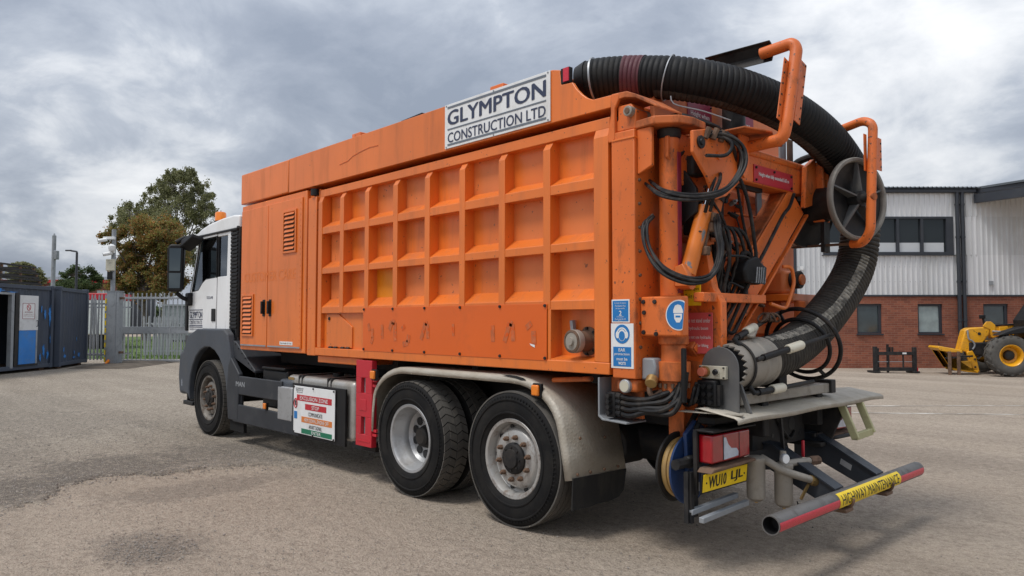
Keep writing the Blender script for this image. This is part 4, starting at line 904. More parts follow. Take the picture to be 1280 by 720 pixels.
part(MB().prism([(0.99, 3.085), (0.99, 3.135), (1.12, 3.128), (1.20, 3.09), (1.36, 2.985), (1.36, 2.970), (1.19, 3.07), (1.1, 3.09)], (0, 0.0, 0), (1, 0, 0), (0, 0, 1), (0, 0.30, 0)), 'hose_tray', 'orange_grimy', bevel=0.004)
part(MB().box(1.00, 1.17, 0.10, 2.38, 1.19, 1.32), 'rear_sill', 'orange_grimy', bevel=0.01)
# rear door of the tank
rd = part(MB().box(0.99, 1.03, 0.44, 2.37, 1.25, 3.36), 'rear_door', 'orange_faded', bevel=0.006)
for z in (2.58, 2.22, 1.86, 1.50): MB().prism([(1.03, z-0.06), (1.10, z-0.03), (1.10, z+0.03), (1.03, z+0.09)], (0, 0.5, 0), (1, 0, 0), (0, 0, 1), (0, 1.72, 0)).build('door_rail', 'orange_faded', rd, bevel=0.004)
for y in (0.9, 1.58): MB().box(1.031, 1.115, y-0.035, y+0.035, 1.3, 2.9).build('door_rib', 'orange_faded', rd, bevel=0.004)
MB().prism([(2.37, 1.25), (2.37, 3.0), (2.22, 2.95), (2.0, 1.25)], (1.03, 0, 0), (0, 1, 0), (0, 0, 1), (0.10, 0, 0)).build('door_gusset', 'orange_faded', rd, bevel=0.006)
MB().box(1.032, 1.09, 0.5, 2.36, 2.96, 3.02).build('door_rail', 'orange_faded', rd, bevel=0.006)
MB().box(1.12, 1.135, 1.72, 1.80, 2.40, 2.72).build('worn_plate', 'galv_dull', rd)
for z in (2.72, 2.40, 2.05): MB().tube(bend([(1.10, 1.2, z), (1.24, 1.2, z), (1.24, 1.68, z), (1.10, 1.68, z)], 0.04), 0.011, 8).build('grab_rung', 'orange_grimy', rd)
for y, z in ((1.2, 2.38), (1.16, 2.26), (1.12, 2.5)): bolt(rd, (1.03, y, z), (1, 0, 0), 0.022, 'ink_black', 0.004)
def sign_rear(cy, cz, w_, h, x, m, lines, name, lab, tm='ink_white', fr_=REAR):
    s_ = MB(); plate(s_, (x, cy, cz), fr_, w_, h, 0.006); o = s_.build(name, m, truck, bevel=0.002, label=lab)
    l_ = MB()
    for txt, dy, dz, tw, th in lines: put_text(l_, txt, V(x, cy, cz)+fr_[0]*dy+fr_[1]*dz+fr_[2]*0.006, fr_[0], fr_[1], fr_[2], tw, th, off=0.0015, bold=0.008)
    l_.build('lettering', tm, o, smooth=0)
    for sy in (-1, 1):
        for sz in (-1, 1): bolt(o, V(x, cy, cz)+fr_[0]*sy*(w_/2-0.018)+fr_[1]*sz*(h/2-0.018)+fr_[2]*0.006, fr_[2], 0.008)
    return o
sign_rear(1.03, 3.12, 0.34, 0.32, 1.032, 'sign_maroon', [('Height when', 0, 0.05, 0.26, 0.05), ('raised 5.6 m', 0, -0.06, 0.24, 0.045)], 'warning_plate', 'dark red plate lettered Height when raised')
sign_rear(1.66, 3.19, 0.40, 0.27, 1.032, 'sign_maroon', [('Always use', 0, 0.03, 0.28, 0.05), ('body prop', 0, -0.06, 0.24, 0.05)], 'warning_plate', 'dark red plate lettered Always use')
part(MB().cyl((1.15, 1.34, 2.95), (1.15, 1.34, 3.34), 0.09, n=24), 'vent_drum', 'black_plastic', bevel=0.01)
part(MB().tube(bend([(1.06, 1.40, 3.02), (1.14, 1.40, 3.04), (1.14, 1.44, 3.10), (1.14, 1.44, 3.30)], 0.04), 0.018, 8), 'grab_handle', 'orange_grimy')
# slewing post in its brackets
tb = part(MB().prism([(1.12, 0.03), (1.34, 0.0), (1.47, 0.10), (1.50, 0.22), (1.48, 0.40), (1.12, 0.42)], (0, 0, 2.862), (1, 0, 0), (0, 1, 0), (0, 0, 0.055)), 'upper_bracket', 'orange_grimy', bevel=0.008)
MB().prism([(1.182, 2.55), (1.30, 2.60), (1.30, 2.86), (1.182, 2.86)], (0, 0.03, 0), (1, 0, 0), (0, 0, 1), (0, 0.03, 0)).build('bracket_web', 'orange_worn', tb, bevel=0.006)
MB().prism([(1.182, 2.55), (1.30, 2.60), (1.30, 2.86), (1.182, 2.86)], (0, 0.36, 0), (1, 0, 0), (0, 0, 1), (0, 0.03, 0)).build('bracket_web', 'orange_worn', tb, bevel=0.006)
ps = part(MB().cyl((1.32, 0.20, 1.74), (1.32, 0.20, 2.80), 0.068, n=28), 'slew_post', 'orange_worn', smooth=40)
MB().lathe([(0.072, 0), (0.08, 0.02), (0.08, 0.06), (0.07, 0.065)], (1.32, 0.20, 2.795), (0, 0, 1), 28).build('collar', 'steel_black', ps)
MB().bar((1.388, 0.215, 1.76), (1.388, 0.215, 2.70), 0.045, 0.006, (1, 0.1, 0)).build('reflective_strip', 'sign_maroon', ps)
lb = part(MB().box(1.182, 1.505, 0.05, 0.135, 1.475, 1.735), 'lower_bracket', 'orange_worn', bevel=0.012)
for x, z in ((1.21, 1.70), (1.215, 1.63), (1.30, 1.70), (1.21, 1.50), (1.31, 1.49)): bolt(lb, (x, 0.05, z), (0, -1, 0), 0.016)
lp = part(MB().lathe([(0, -0.37), (0.085, -0.37), (0.09, -0.30), (0.11, -0.29), (0.11, -0.17), (0.085, -0.165), (0.080, -0.06), (0.10, -0.05), (0.10, 0.0), (0, 0)], (1.34, 0.20, 1.475), (0, 0, 1), 28), 'slew_motor', 'orange_grimy', smooth=40)
for i in range(12): t = i*math.pi/6; bolt(lp, (1.34+0.095*math.cos(t), 0.20+0.095*math.sin(t), 1.165), (0, 0, -1), 0.011, 'rusty_steel', 0.03)
part(MB().box(1.46, 1.49, 0.10, 0.13, 1.05, 1.40), 'grease_pipe', 'black_plastic', bevel=0.008)
# pedestal cheek with the boom warning
part(MB().prism([(1.19, 1.02), (1.58, 1.02), (1.58, 1.70), (1.52, 1.80), (1.47, 2.05), (1.30, 2.05), (1.19, 1.9)], (0, 0.40, 0), (1, 0, 0), (0, 0, 1), (0, 0.07, 0)), 'pedestal', 'orange_worn', bevel=0.008)
part(MB().prism([(1.19, 1.02), (1.58, 1.02), (1.58, 1.34), (1.42, 1.30), (1.19, 1.32)], (0, 0.393, 0), (1, 0, 0), (0, 0, 1), (0, 0.006, 0)), 'pedestal_skirt', 'orange_grimy')
part(MB().box(1.02, 1.62, 0.46, 1.4, 1.22, 1.42), 'slew_beam', 'orange_grimy', bevel=0.01)
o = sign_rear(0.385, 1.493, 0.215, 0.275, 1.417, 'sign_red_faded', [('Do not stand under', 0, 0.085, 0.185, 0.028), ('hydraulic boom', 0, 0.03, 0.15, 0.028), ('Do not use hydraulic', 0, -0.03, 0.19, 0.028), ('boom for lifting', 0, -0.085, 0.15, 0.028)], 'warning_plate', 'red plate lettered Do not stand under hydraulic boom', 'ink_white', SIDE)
# small signs on the column and bracket
s1 = MB(); plate(s1, (1.06, 0.0, 1.642), SIDE, 0.150, 0.155, 0.004); s1 = s1.build('operator_notice', 'sign_white', truck)
s_ = MB(); plate(s_, (1.06, -0.004, 1.642), SIDE, 0.132, 0.137, 0.002); s_.build('notice_panel', 'sign_blue', s1, smooth=0)
l_ = MB()
for k, (tx, tw) in enumerate((('A Utility Excavation', 0.10), ('This Machine Must', 0.09), ('Be Operated By', 0.075))): put_text(l_, tx, (1.06, -0.006, 1.694-k*0.018), u, v, n_, tw, 0.011, off=0.001)
put_text(l_, '2', (1.06, -0.006, 1.627), u, v, n_, 0.022, 0.032, off=0.001, bold=0.02)
for k, (tx, tw) in enumerate((('Competent', 0.06), ('Personnel At All', 0.09), ('Times', 0.035))): put_text(l_, tx, (1.06, -0.006, 1.602-k*0.0145), u, v, n_, tw, 0.010, off=0.001)
l_.build('lettering', 'ink_white', s1, smooth=0)
s2 = MB(); plate(s2, (1.072, 0.0, 1.408), SIDE, 0.188, 0.30, 0.004); s2 = s2.build('ear_protection_sign', 'sign_white', truck, label='white and blue sign lettered EAR protection must be worn')
s_ = MB(); disc(s_, (1.072, -0.004, 1.487), SIDE, 0.064, 0.002); s_.build('mandatory_disc', 'sign_blue', s2, smooth=0)
s_ = MB(); disc(s_, (1.072, -0.006, 1.480), SIDE, 0.040, 0.0008, 24, 0.78); disc(s_, (1.034, -0.006, 1.482), SIDE, 0.024, 0.0012, 16, 0.6); disc(s_, (1.110, -0.006, 1.482), SIDE, 0.024, 0.0012, 16, 0.6)
arc_ = [(0.045*math.cos(t*math.pi/12), 0.045*math.sin(t*math.pi/12)) for t in range(13)]+[(0.036*math.cos(t*math.pi/12), 0.036*math.sin(t*math.pi/12)) for t in range(12, -1, -1)]
s_.prism(arc_, (1.072, -0.006, 1.487), u, v, n_*0.001); s_.build('ear_defender_symbol', 'ink_white', s2, smooth=0)
s_ = MB(); disc(s_, (1.072, -0.0068, 1.475), SIDE, 0.032, 0.0006, 24, 0.8); s_.build('face_symbol', 'sign_blue', s2, smooth=0)
s_ = MB(); plate(s_, (1.072, -0.004, 1.336), SIDE, 0.150, 0.130, 0.002); s_.build('text_panel', 'sign_blue', s2, smooth=0)
l_ = MB()
for k, (tx, tw) in enumerate((('EAR', 0.055), ('protection', 0.125), ('must be', 0.09), ('worn', 0.06))): put_text(l_, tx, (1.072, -0.006, 1.381-k*0.030), u, v, n_, tw, 0.021, off=0.001, bold=0.015)
l_.build('lettering', 'ink_white', s2, smooth=0)
half = lambda r_: [(min(r_*math.cos(t*math.pi/18), 0.036+0.010*math.sin(t*math.pi/18)), r_*math.sin(t*math.pi/18)) for t in range(36)]   # sticker lapped over the bracket's edge
s3 = MB(); s3.prism(half(0.098), (1.485, 0.05, 1.612), u, v, n_*0.003); s3 = s3.build('head_protection_sign', 'sign_white', truck, label='round blue sign with white hard hat symbol')
s_ = MB(); s_.prism(half(0.090), (1.485, 0.047, 1.612), u, v, n_*0.002); s_.build('mandatory_disc', 'sign_blue', s3, smooth=0)
s_ = MB(); s_.prism([(-0.035, 0), (-0.035, 0.02), (-0.022, 0.048), (0, 0.055), (0.022, 0.048), (0.035, 0.02), (0.038, 0)], (1.482, 0.045, 1.625), u, v, n_*0.001)
s_.prism([(-0.03, -0.004), (0.03, -0.004), (0.028, -0.035), (0.012, -0.06), (-0.012, -0.06), (-0.028, -0.035)], (1.482, 0.045, 1.625), u, v, n_*0.001)
s_.build('hard_hat_symbol', 'ink_white', s3, smooth=0)
s_ = MB(); plate(s_, (1.482, 0.0438, 1.603), SIDE, 0.036, 0.012, 0.0006); s_.build('goggle_symbol', 'sign_blue', s3, smooth=0)
s4 = MB(); plate(s4, (1.425, 0.30, 1.752), SIDE, 0.13, 0.15, 0.004); s4 = s4.build('blind_spot_sign', 'sign_yellow', truck, label='yellow sign lettered Blind spot Take care')
l_ = MB(); put_text(l_, 'Blind spot', (1.425, 0.296, 1.785), u, v, n_, 0.11, 0.030, off=0.001); put_text(l_, 'Take care', (1.425, 0.296, 1.740), u, v, n_, 0.105, 0.030, off=0.001); l_.build('lettering', 'ink_black', s4, smooth=0)

# boom lying across the rear, second arm folded under it
bm_ = part(MB().box(1.37, 1.53, 0.52, 1.74, 2.565, 2.765), 'boom', 'orange_worn', bevel=0.012)
MB().prism([(0.12, 2.80), (0.30, 2.84), (0.55, 2.80), (0.72, 2.775), (0.72, 2.55), (0.52, 2.42), (0.38, 2.38), (0.28, 2.52), (0.12, 2.66)], (1.535, 0, 0), (0, 1, 0), (0, 0, 1), (0.025, 0, 0)).build('knuckle_plate', 'orange_worn', bm_, bevel=0.005)
MB().prism([(0.12, 2.80), (0.30, 2.84), (0.55, 2.80), (0.72, 2.775), (0.72, 2.55), (0.52, 2.42), (0.38, 2.38), (0.28, 2.52), (0.12, 2.66)], (1.34, 0, 0), (0, 1, 0), (0, 0, 1), (0.025, 0, 0)).build('knuckle_plate', 'orange_worn', bm_, bevel=0.005)
for y, z, r_ in ((0.20, 2.735, 0.042), (0.42, 2.68, 0.03)):
    MB().lathe([(0, 0.02), (r_*0.5, 0.022), (r_*0.55, 0.012), (r_, 0.012), (r_, 0.0)], (1.56, y, z), (1, 0, 0), 22).build('boom_pin', 'steel_black' if r_ > 0.035 else 'orange', bm_)
MB().tube([(1.50, 0.6, 2.79), (1.50, 1.82, 2.79)], 0.032, 14).build('boom_pipe', 'orange_worn', bm_)
MB().tube([(1.44, 0.75, 2.815), (1.44, 1.80, 2.80)], 0.012, 8).build('steel_line', 'steel_black', bm_)
MB().box(1.38, 1.525, 1.742, 1.80, 2.53, 2.77).build('boom_end', 'galv_dull', bm_, bevel=0.006)
MB().box(1.42, 1.46, 0.62, 1.2, 2.535, 2.564).build('slide_pad', 'steel_black', bm_)
bs = MB(); plate(bs, (1.531, 1.235, 2.638), REAR, 0.60, 0.13, 0.005); bs = bs.build('height_plate', 'sign_red', truck, label='red plate lettered Height when fully extended 5.65 m')
l_ = MB(); put_text(l_, 'Height when fully extended 5.65 m', (1.536, 1.235, 2.638), *REAR, 0.46, 0.036, off=0.0015, bold=0.02); l_.build('lettering', 'ink_white', bs, smooth=0)
for sy in (-1, 0, 1):
    for sz in (-1, 1):
        if sy or sz > 0: bolt(bs, (1.536, 1.235+sy*0.27, 2.638+sz*0.045), (1, 0, 0), 0.010)
jb = part(MB().bar((1.33, 0.44, 1.30), (1.45, 1.60, 2.51), 0.14, 0.27), 'folded_arm', 'orange_grimy', bevel=0.008)
part(MB().bar((1.41, 0.44, 1.30), (1.53, 1.60, 2.51), 0.012, 0.262), 'arm_face', 'orange_worn', bevel=0.004)
MB().bar((1.428, 0.57, 1.20), (1.548, 1.73, 2.41), 0.035, 0.018).build('arm_edge', 'orange_worn', jb, bevel=0.004)
MB().tube(spline([(1.56, 1.50, 2.55), (1.56, 1.42, 2.44), (1.56, 1.30, 2.35), (1.52, 1.08, 2.06), (1.49, 0.80, 1.76), (1.46, 0.55, 1.50)], 0.03), 0.013, 8).build('arm_cable', 'cable', jb)
MB().prism([(1.62, 2.45), (1.90, 2.52), (1.92, 2.78), (1.80, 2.86), (1.66, 2.78)], (1.55, 0, 0), (0, 1, 0), (0, 0, 1), (0.04, 0, 0)).build('arm_head', 'orange_worn', jb, bevel=0.006)
for y in (1.84, 1.93): MB().bar((1.60, y, 2.36), (1.60, y, 2.84), 0.03, 0.09, (1, 0, 0)).build('link_plate', 'orange_worn', jb, bevel=0.008)
# lift cylinders
cy_ = part(MB().tube([(1.43, 0.235, 1.88), (1.465, 0.40, 2.34)], 0.054, 20), 'lift_cylinder', 'orange_chipped', smooth=40)
MB().tube([(1.465, 0.40, 2.34), (1.478, 0.455, 2.50)], 0.022, 16).build('piston_rod', 'chrome', cy_)
MB().lathe([(0.0, -0.05), (0.05, -0.05), (0.05, 0.05), (0.0, 0.05)], (1.425, 0.22, 1.83), (1, 0, 0), 20).build('cylinder_eye', 'orange_grimy', cy_)
MB().tube([(1.49, 0.33, 2.02), (1.50, 0.43, 2.30)], 0.012, 8).build('cylinder_pipe', 'rusty_steel', cy_)
for p in ((1.50, 0.345, 2.04), (1.51, 0.42, 2.27), (1.51, 0.40, 2.20)): MB().box(p[0]-0.025, p[0]+0.025, p[1]-0.025, p[1]+0.025, p[2]-0.03, p[2]+0.03).build('fitting', 'rusty_steel', cy_, bevel=0.008)
MB().prism([(1.38, 1.80), (1.48, 1.80), (1.48, 1.88), (1.44, 1.95), (1.38, 1.93)], (0, 0.16, 0), (1, 0, 0), (0, 0, 1), (0, 0.05, 0)).build('cylinder_mount', 'orange', cy_, bevel=0.006)
c2 = part(MB().tube([(1.34, 0.52, 2.0), (1.36, 0.66, 2.42)], 0.075, 20), 'slew_cylinder', 'orange_grimy', smooth=40)
MB().tube([(1.36, 0.66, 2.42), (1.368, 0.72, 2.60)], 0.085, 8).build('cylinder_head', 'steel_black', c2)
# ledge with a work lamp
lg = part(MB().box(1.47, 1.55, 0.24, 1.06, 1.70, 1.762), 'ledge', 'orange_worn', bevel=0.006)
wl = part(MB().prism([(-0.09, -0.07), (0.07, -0.10), (0.10, 0.03), (0.05, 0.11), (-0.06, 0.09), (-0.11, 0.02)], (1.47, 0.84, 1.92), (0.25, 0.95, 0.1), (0, -0.1, 1), (0.13, -0.03, 0.0)), 'work_lamp', 'black_plastic', bevel=0.022, seg=3)
MB().prism([(-0.075, -0.06), (0.06, -0.085), (0.085, 0.03), (0.04, 0.06), (-0.06, 0.06)], (1.60, 0.85, 1.91), (0.25, 0.95, 0.1), (0, -0.1, 1), (0.006, -0.002, 0.0)).build('lamp_glass', 'glass_dark', wl)
for k in range(5): MB().bar((1.62, 0.79+k*0.03, 1.84), (1.62, 0.81+k*0.03, 1.95), 0.006, 0.006).build('lamp_guard', 'galvanised', wl)
MB().tube(bend([(1.50, 0.90, 1.98), (1.51, 0.90, 2.06), (1.51, 0.80, 2.06), (1.50, 0.80, 1.98)], 0.03), 0.016, 8).build('lamp_handle', 'black_plastic', wl)
MB().box(1.49, 1.53, 0.80, 0.84, 1.763, 1.86).build('lamp_stand', 'black_plastic', wl)
# far-side locking gear
part(MB().box(1.04, 1.20, 1.98, 2.34, 1.22, 1.74), 'corner_bracket', 'orange_faded', bevel=0.01)
part(MB().box(1.02, 1.34, 1.90, 2.40, 1.74, 1.80), 'bracket_shelf', 'orange', bevel=0.006)
part(MB().box(1.06, 1.26, 1.92, 2.14, 1.80, 2.0), 'latch_block', 'orange_faded', bevel=0.03)
lr = part(MB().cyl((1.26, 2.06, 1.92), (1.34, 2.06, 1.92), 0.075, n=22), 'latch_roller', 'steel_black', bevel=0.008)
MB().cyl((1.34, 2.06, 1.92), (1.36, 2.06, 1.92), 0.045, n=18).build('roller_cap', 'orange_faded', lr)
part(MB().tube(bend([(1.56, 1.10, 1.70), (1.60, 1.26, 1.66), (1.60, 1.40, 1.86), (1.60, 1.36, 1.98), (1.56, 1.30, 1.98)], 0.05), 0.014, 8), 'grab_handle', 'orange')
part(MB().tube(bend([(1.36, 2.2, 1.74), (1.42, 2.2, 1.70), (1.42, 2.2, 1.36), (1.30, 2.2, 1.34)], 0.04), 0.016, 8), 'grab_handle', 'orange_faded')
part(MB().box(1.30, 1.40, 2.0, 2.06, 1.30, 1.74), 'bracket_post', 'orange_faded', bevel=0.006)
part(MB().box(1.30, 1.42, 2.36, 2.50, 1.60, 1.66), 'junction_box', 'galv_dull', bevel=0.006)
part(MB().tube(spline([(1.36, 2.36, 1.62), (1.38, 2.25, 1.58), (1.36, 2.15, 1.50), (1.33, 2.2, 1.42), (1.35, 2.3, 1.46)], 0.02), 0.007, 6), 'loose_wire', 'cable')
for k in range(5):
    a_ = k*0.9; part(MB().tube([(1.56+0.03*math.cos(t*0.5+a_), 0.98+k*0.045+0.035*math.sin(t*0.5), 1.60+0.03*math.sin(t*0.5+a_)) for t in range(13)], 0.008, 6, closed=True), 'chain_link', 'rusty_steel')

# hydraulic and electric lines
def lines(name, pts, r_, k=1, spread=0.03, m='cable', seed=1):
    rr = random.Random(seed)
    for i in range(k):
        a_ = 2*math.pi*i/max(1, k); off = V(math.cos(a_)*spread, math.sin(a_)*spread*0.7, math.sin(a_)*spread)
        q = [Vector(p)+off*rr.uniform(0.7, 1.2) for p in pts]
        part(MB().tube(spline(q, 0.025), r_, 8), name, m)
lines('hydraulic_hose', [(1.22, 0.10, 2.50), (1.40, 0.02, 2.40), (1.58, 0.10, 2.36), (1.68, 0.30, 2.42), (1.72, 0.44, 2.58), (1.70, 0.46, 2.72), (1.62, 0.38, 2.80), (1.52, 0.28, 2.80)], 0.0105, 4, 0.02, seed=2)
lines('hydraulic_hose', [(1.24, 0.11, 2.27), (1.25, 0.02, 2.20), (1.30, -0.02, 2.05), (1.42, -0.03, 1.90), (1.56, 0.06, 1.83), (1.64, 0.18, 1.86), (1.66, 0.26, 2.0), (1.60, 0.33, 2.16), (1.54, 0.42, 2.28)], 0.0105, 4, 0.018, seed=3)
lines('hydraulic_hose', [(1.58, 0.20, 2.64), (1.62, 0.36, 2.66), (1.64, 0.40, 2.74), (1.58, 0.36, 2.80)], 0.012, 1)
lines('hydraulic_hose', [(1.56, 0.66, 2.55), (1.56, 0.74, 2.40), (1.56, 0.82, 2.15), (1.56, 0.84, 1.95), (1.47, 0.78, 1.70), (1.42, 0.66, 1.45), (1.40, 0.58, 1.30)], 0.013, 1)
lines('hydraulic_hose', [(1.55, 0.42, 2.2), (1.54, 0.52, 2.0), (1.50, 0.52, 1.80), (1.45, 0.56, 1.55), (1.42, 0.62, 1.40), (1.40, 0.60, 1.25)], 0.013, 2, 0.03, seed=5)
lines('hydraulic_hose', [(1.50, 0.50, 1.70), (1.46, 0.58, 1.54), (1.45, 0.70, 1.49), (1.45, 0.80, 1.56), (1.48, 0.90, 1.72)], 0.014, 1)
lines('electric_cable', [(1.50, 0.55, 2.02), (1.54, 0.72, 2.02), (1.54, 0.84, 2.00), (1.54, 0.90, 2.05)], 0.009, 1)
lines('hydraulic_hose', [(1.20, 0.30, 2.96), (1.35, 0.28, 2.95), (1.42, 0.38, 2.93), (1.46, 0.55, 2.90), (1.40, 0.8, 2.84)], 0.016, 3, 0.025, seed=8)
lines('electric_cable', [(1.55, 0.70, 1.80), (1.46, 0.66, 1.84), (1.45, 0.64, 1.78)], 0.009, 1)
for k, p in enumerate(((1.56, 0.26, 2.80), (1.58, 0.32, 2.80), (1.60, 0.38, 2.79), (1.56, 0.44, 2.81))): part(MB().tube([(p[0], p[1], p[2]-0.03), (p[0]+0.02, p[1]+0.02, p[2]+0.04)], 0.02, 8), 'hose_fitting', 'rusty_steel')

# the suction hose: corrugated, sweeping over its rollers down to the nozzle
HP = [(0.48, 0.235, 3.385), (0.66, 0.31, 3.392), (0.857, 0.407, 3.376), (1.185, 0.55, 3.320), (1.45, 0.84, 3.245), (1.628, 1.25, 3.135), (1.715, 1.72, 2.975), (1.715, 2.20, 2.745), (1.69, 2.40, 2.50), (1.675, 2.435, 2.25), (1.655, 2.35, 2.00), (1.63, 2.057, 1.735), (1.605, 1.608, 1.475), (1.60, 1.20, 1.345), (1.585, 0.86, 1.293)]
PITCH_ = 0.038; SUB = 6
hp_ = spline(HP, PITCH_/SUB)
NT_ = len(hp_)
def rad(i): 
    t = (i % SUB)/SUB
    if i < 22: return 0.118+0.036*(i/22)**0.7
    return 0.156*(1-((0.05 if i < NT_*0.6 else 0.085) if t == 0 else (0.012 if i < NT_*0.6 else 0.03) if t in (1/SUB, (SUB-1)/SUB) else 0.0))
def hose_piece(i0, i1, name, m, extra=0.0, parent=None):
    k = MB(); k.tube(hp_[i0:i1], [rad(i)+extra for i in range(i0, i1)], 40, caps=False)
    return k.build(name, m, parent or truck, smooth=60)
NT = len(hp_); split = int(NT*0.60)
# neck down to the coupling at the hood
for i in range(0): pass
hs = hose_piece(0, split, 'suction_hose', 'hose_rubber')
hose_piece(split-1, NT, 'hose_lower_length', 'hose_lower', parent=hs)
i0 = int(0.355/ (PITCH_/SUB)); hose_piece(i0, i0+int(0.17/(PITCH_/SUB)), 'tape_band', 'maroon_tape', 0.004, hs)
MB().tube(hp_[0:14], [0.120+0.0025*i for i in range(14)], 30, caps=True).build('hose_neck', 'black_plastic', hs)
for i in (20,): MB().tube([hp_[i], hp_[i+1], hp_[i+2]], 0.166 if i > 10 else 0.16, 36).build('hose_clip', 'galvanised', hs)
# scuffed strip moulded along the inside of the lower bend
def strip(i0, i1, dirv, halfang, name, m, parent):
    vs = []; fs = []; K_ = 7
    for i in range(i0, i1):
        tg = (hp_[min(i+1, NT-1)]-hp_[i-1]).normalized(); d = Vector(dirv(i)); d = (d-tg*d.dot(tg)).normalized(); e = tg.cross(d)
        for k in range(K_):
            a_ = halfang*(2*k/(K_-1)-1); rr = rad(i)+0.005
            vs.append(hp_[i]+(d*math.cos(a_)+e*math.sin(a_))*rr)
    for i in range(i1-i0-1):
        for k in range(K_-1): fs.append((i*K_+k, i*K_+k+1, (i+1)*K_+k+1, (i+1)*K_+k))
    MB().add(vs, fs).build(name, m, parent, smooth=60)
strip(int(NT*0.66), int(NT*0.985), lambda i: V(0.78, -0.62, 0.30).lerp(V(0.30, -0.1, 0.95), max(0, (i/NT-0.80)/0.185)), 0.22, 'wear_strip', 'hose_wear', hs)
strip(int(NT*0.12), int(NT*0.52), lambda i: (-0.1, -0.55, -0.85), 0.22, 'under_strip', 'hose_lower', hs)
# a steel tie round the hose
i = int(NT*0.133); tg = (hp_[i+1]-hp_[i-1]).normalized(); a, uu, vv = frame(tg)
tie = part(MB().tube([hp_[i]+(uu*math.cos(t*math.pi/16)+vv*math.sin(t*math.pi/16))*0.163+tg*0.02*math.sin(t*math.pi/16) for t in range(32)], 0.005, 6, closed=True), 'tie_wire', 'galvanised')
part(MB().tube(spline([(1.20, 0.40, 3.16), (1.22, 0.42, 3.10), (1.36, 0.56, 3.05), (1.50, 0.70, 2.98)], 0.03), 0.005, 6), 'tie_wire', 'galvanised')

# cradles that hold the hose to the boom
def cradle(y, x_r, ztop, zbot, xf, name_mat='orange_worn', padlen=0.55, r_=0.042):
    pts = bend([(xf, y-0.14, zbot-0.02), (x_r-0.02, y-0.16, zbot), (x_r, y-0.15, zbot+0.1), (x_r+0.01, y, ztop-0.05), (x_r-0.02, y, ztop), (x_r-0.25, y, ztop-0.015)], 0.10, 6)
    h = part(MB().tube(pts, r_, 16), 'hose_cradle', name_mat, smooth=50)
    return h
h1 = cradle(0.93, 1.86, 3.50, 2.80, 1.28)
MB().prism([(-0.085, 0.035), (-0.05, 0.05), (0.04, 0.045), (0.085, -0.02), (0.08, -0.035), (0.035, 0.03), (-0.05, 0.035), (-0.085, 0.02)], (1.68, 0.93, 3.49), (0, 0.48, -0.64), (0, 0.8, 0.6), (-0.52, 0, 0.01)).build('cradle_pad', 'steel_black', h1, bevel=0.003)
for x, s_ in ((1.895, 1), (1.84, -1)):
    oy = 0.065 if s_ > 0 else -0.065
    w_ = MB().bar((x, 0.795+oy, 2.92), (x, 0.915+oy, 3.36), 0.006, 0.085, (0, 1, 0)).build('cradle_flange', 'orange_worn', h1)
    for k in range(6):
        bolt(h1, (x+0.003, 0.805+k*0.021+oy*1.4, 2.95+k*0.078), (1, 0, 0), 0.008, 'steel_black', 0.004)
MB().prism([(1.12, 0.52), (1.70, 0.52), (1.76, 0.78), (1.66, 1.02), (1.12, 1.10)], (0, 0, 2.862), (1, 0, 0), (0, 1, 0), (0.0, 0, 0.012)).build('cradle_tray', 'orange_grimy', h1, bevel=0.003)
MB().prism([(0.64, 2.86), (0.77, 2.86), (0.755, 2.60), (0.705, 2.56), (0.655, 2.60)], (1.575, 0, 0), (0, 1, 0), (0, 0, 1), (0.02, 0, 0)).build('cradle_hanger', 'orange_worn', h1, bevel=0.005)
h2 = part(MB().tube(bend([(1.86, 1.815, 2.165), (1.95, 1.79, 2.16), (2.02, 1.765, 2.24), (2.03, 1.775, 2.6), (2.03, 1.83, 3.06), (1.95, 1.86, 3.11), (1.76, 1.92, 3.09)], 0.09, 6), 0.034, 14), 'roller_cradle', 'orange_worn', smooth=50)
MB().prism([(-0.07, 0), (0.07, 0), (0.06, 0.02), (-0.06, 0.02)], (1.78, 1.88, 3.09), (0, 1, 0), (0, 0, 1), (-0.30, 0.02, 0.0)).build('cradle_pad', 'rusty_steel', h2)
MB().bar((1.88, 1.81, 2.165), (1.30, 2.01, 2.19), 0.05, 0.018).build('cradle_base', 'rusty_steel', h2, bevel=0.004)
MB().tube(spline([(1.34, 2.0, 2.19), (1.24, 2.06, 2.26), (1.20, 2.08, 2.42)], 0.03), 0.014, 8).build('base_stay', 'rusty_steel', h2)
MB().box(2.03, 2.037, 1.87, 1.97, 2.72, 2.97).build('cradle_flange', 'orange_worn', h2, bevel=0.002)
MB().box(1.99, 1.997, 1.74, 1.79, 2.70, 2.98).build('cradle_flange', 'orange_worn', h2, bevel=0.002)
for k in range(4): bolt(h2, (2.037, 1.95, 2.75+k*0.06), (1, 0, 0), 0.009, 'steel_black', 0.004)
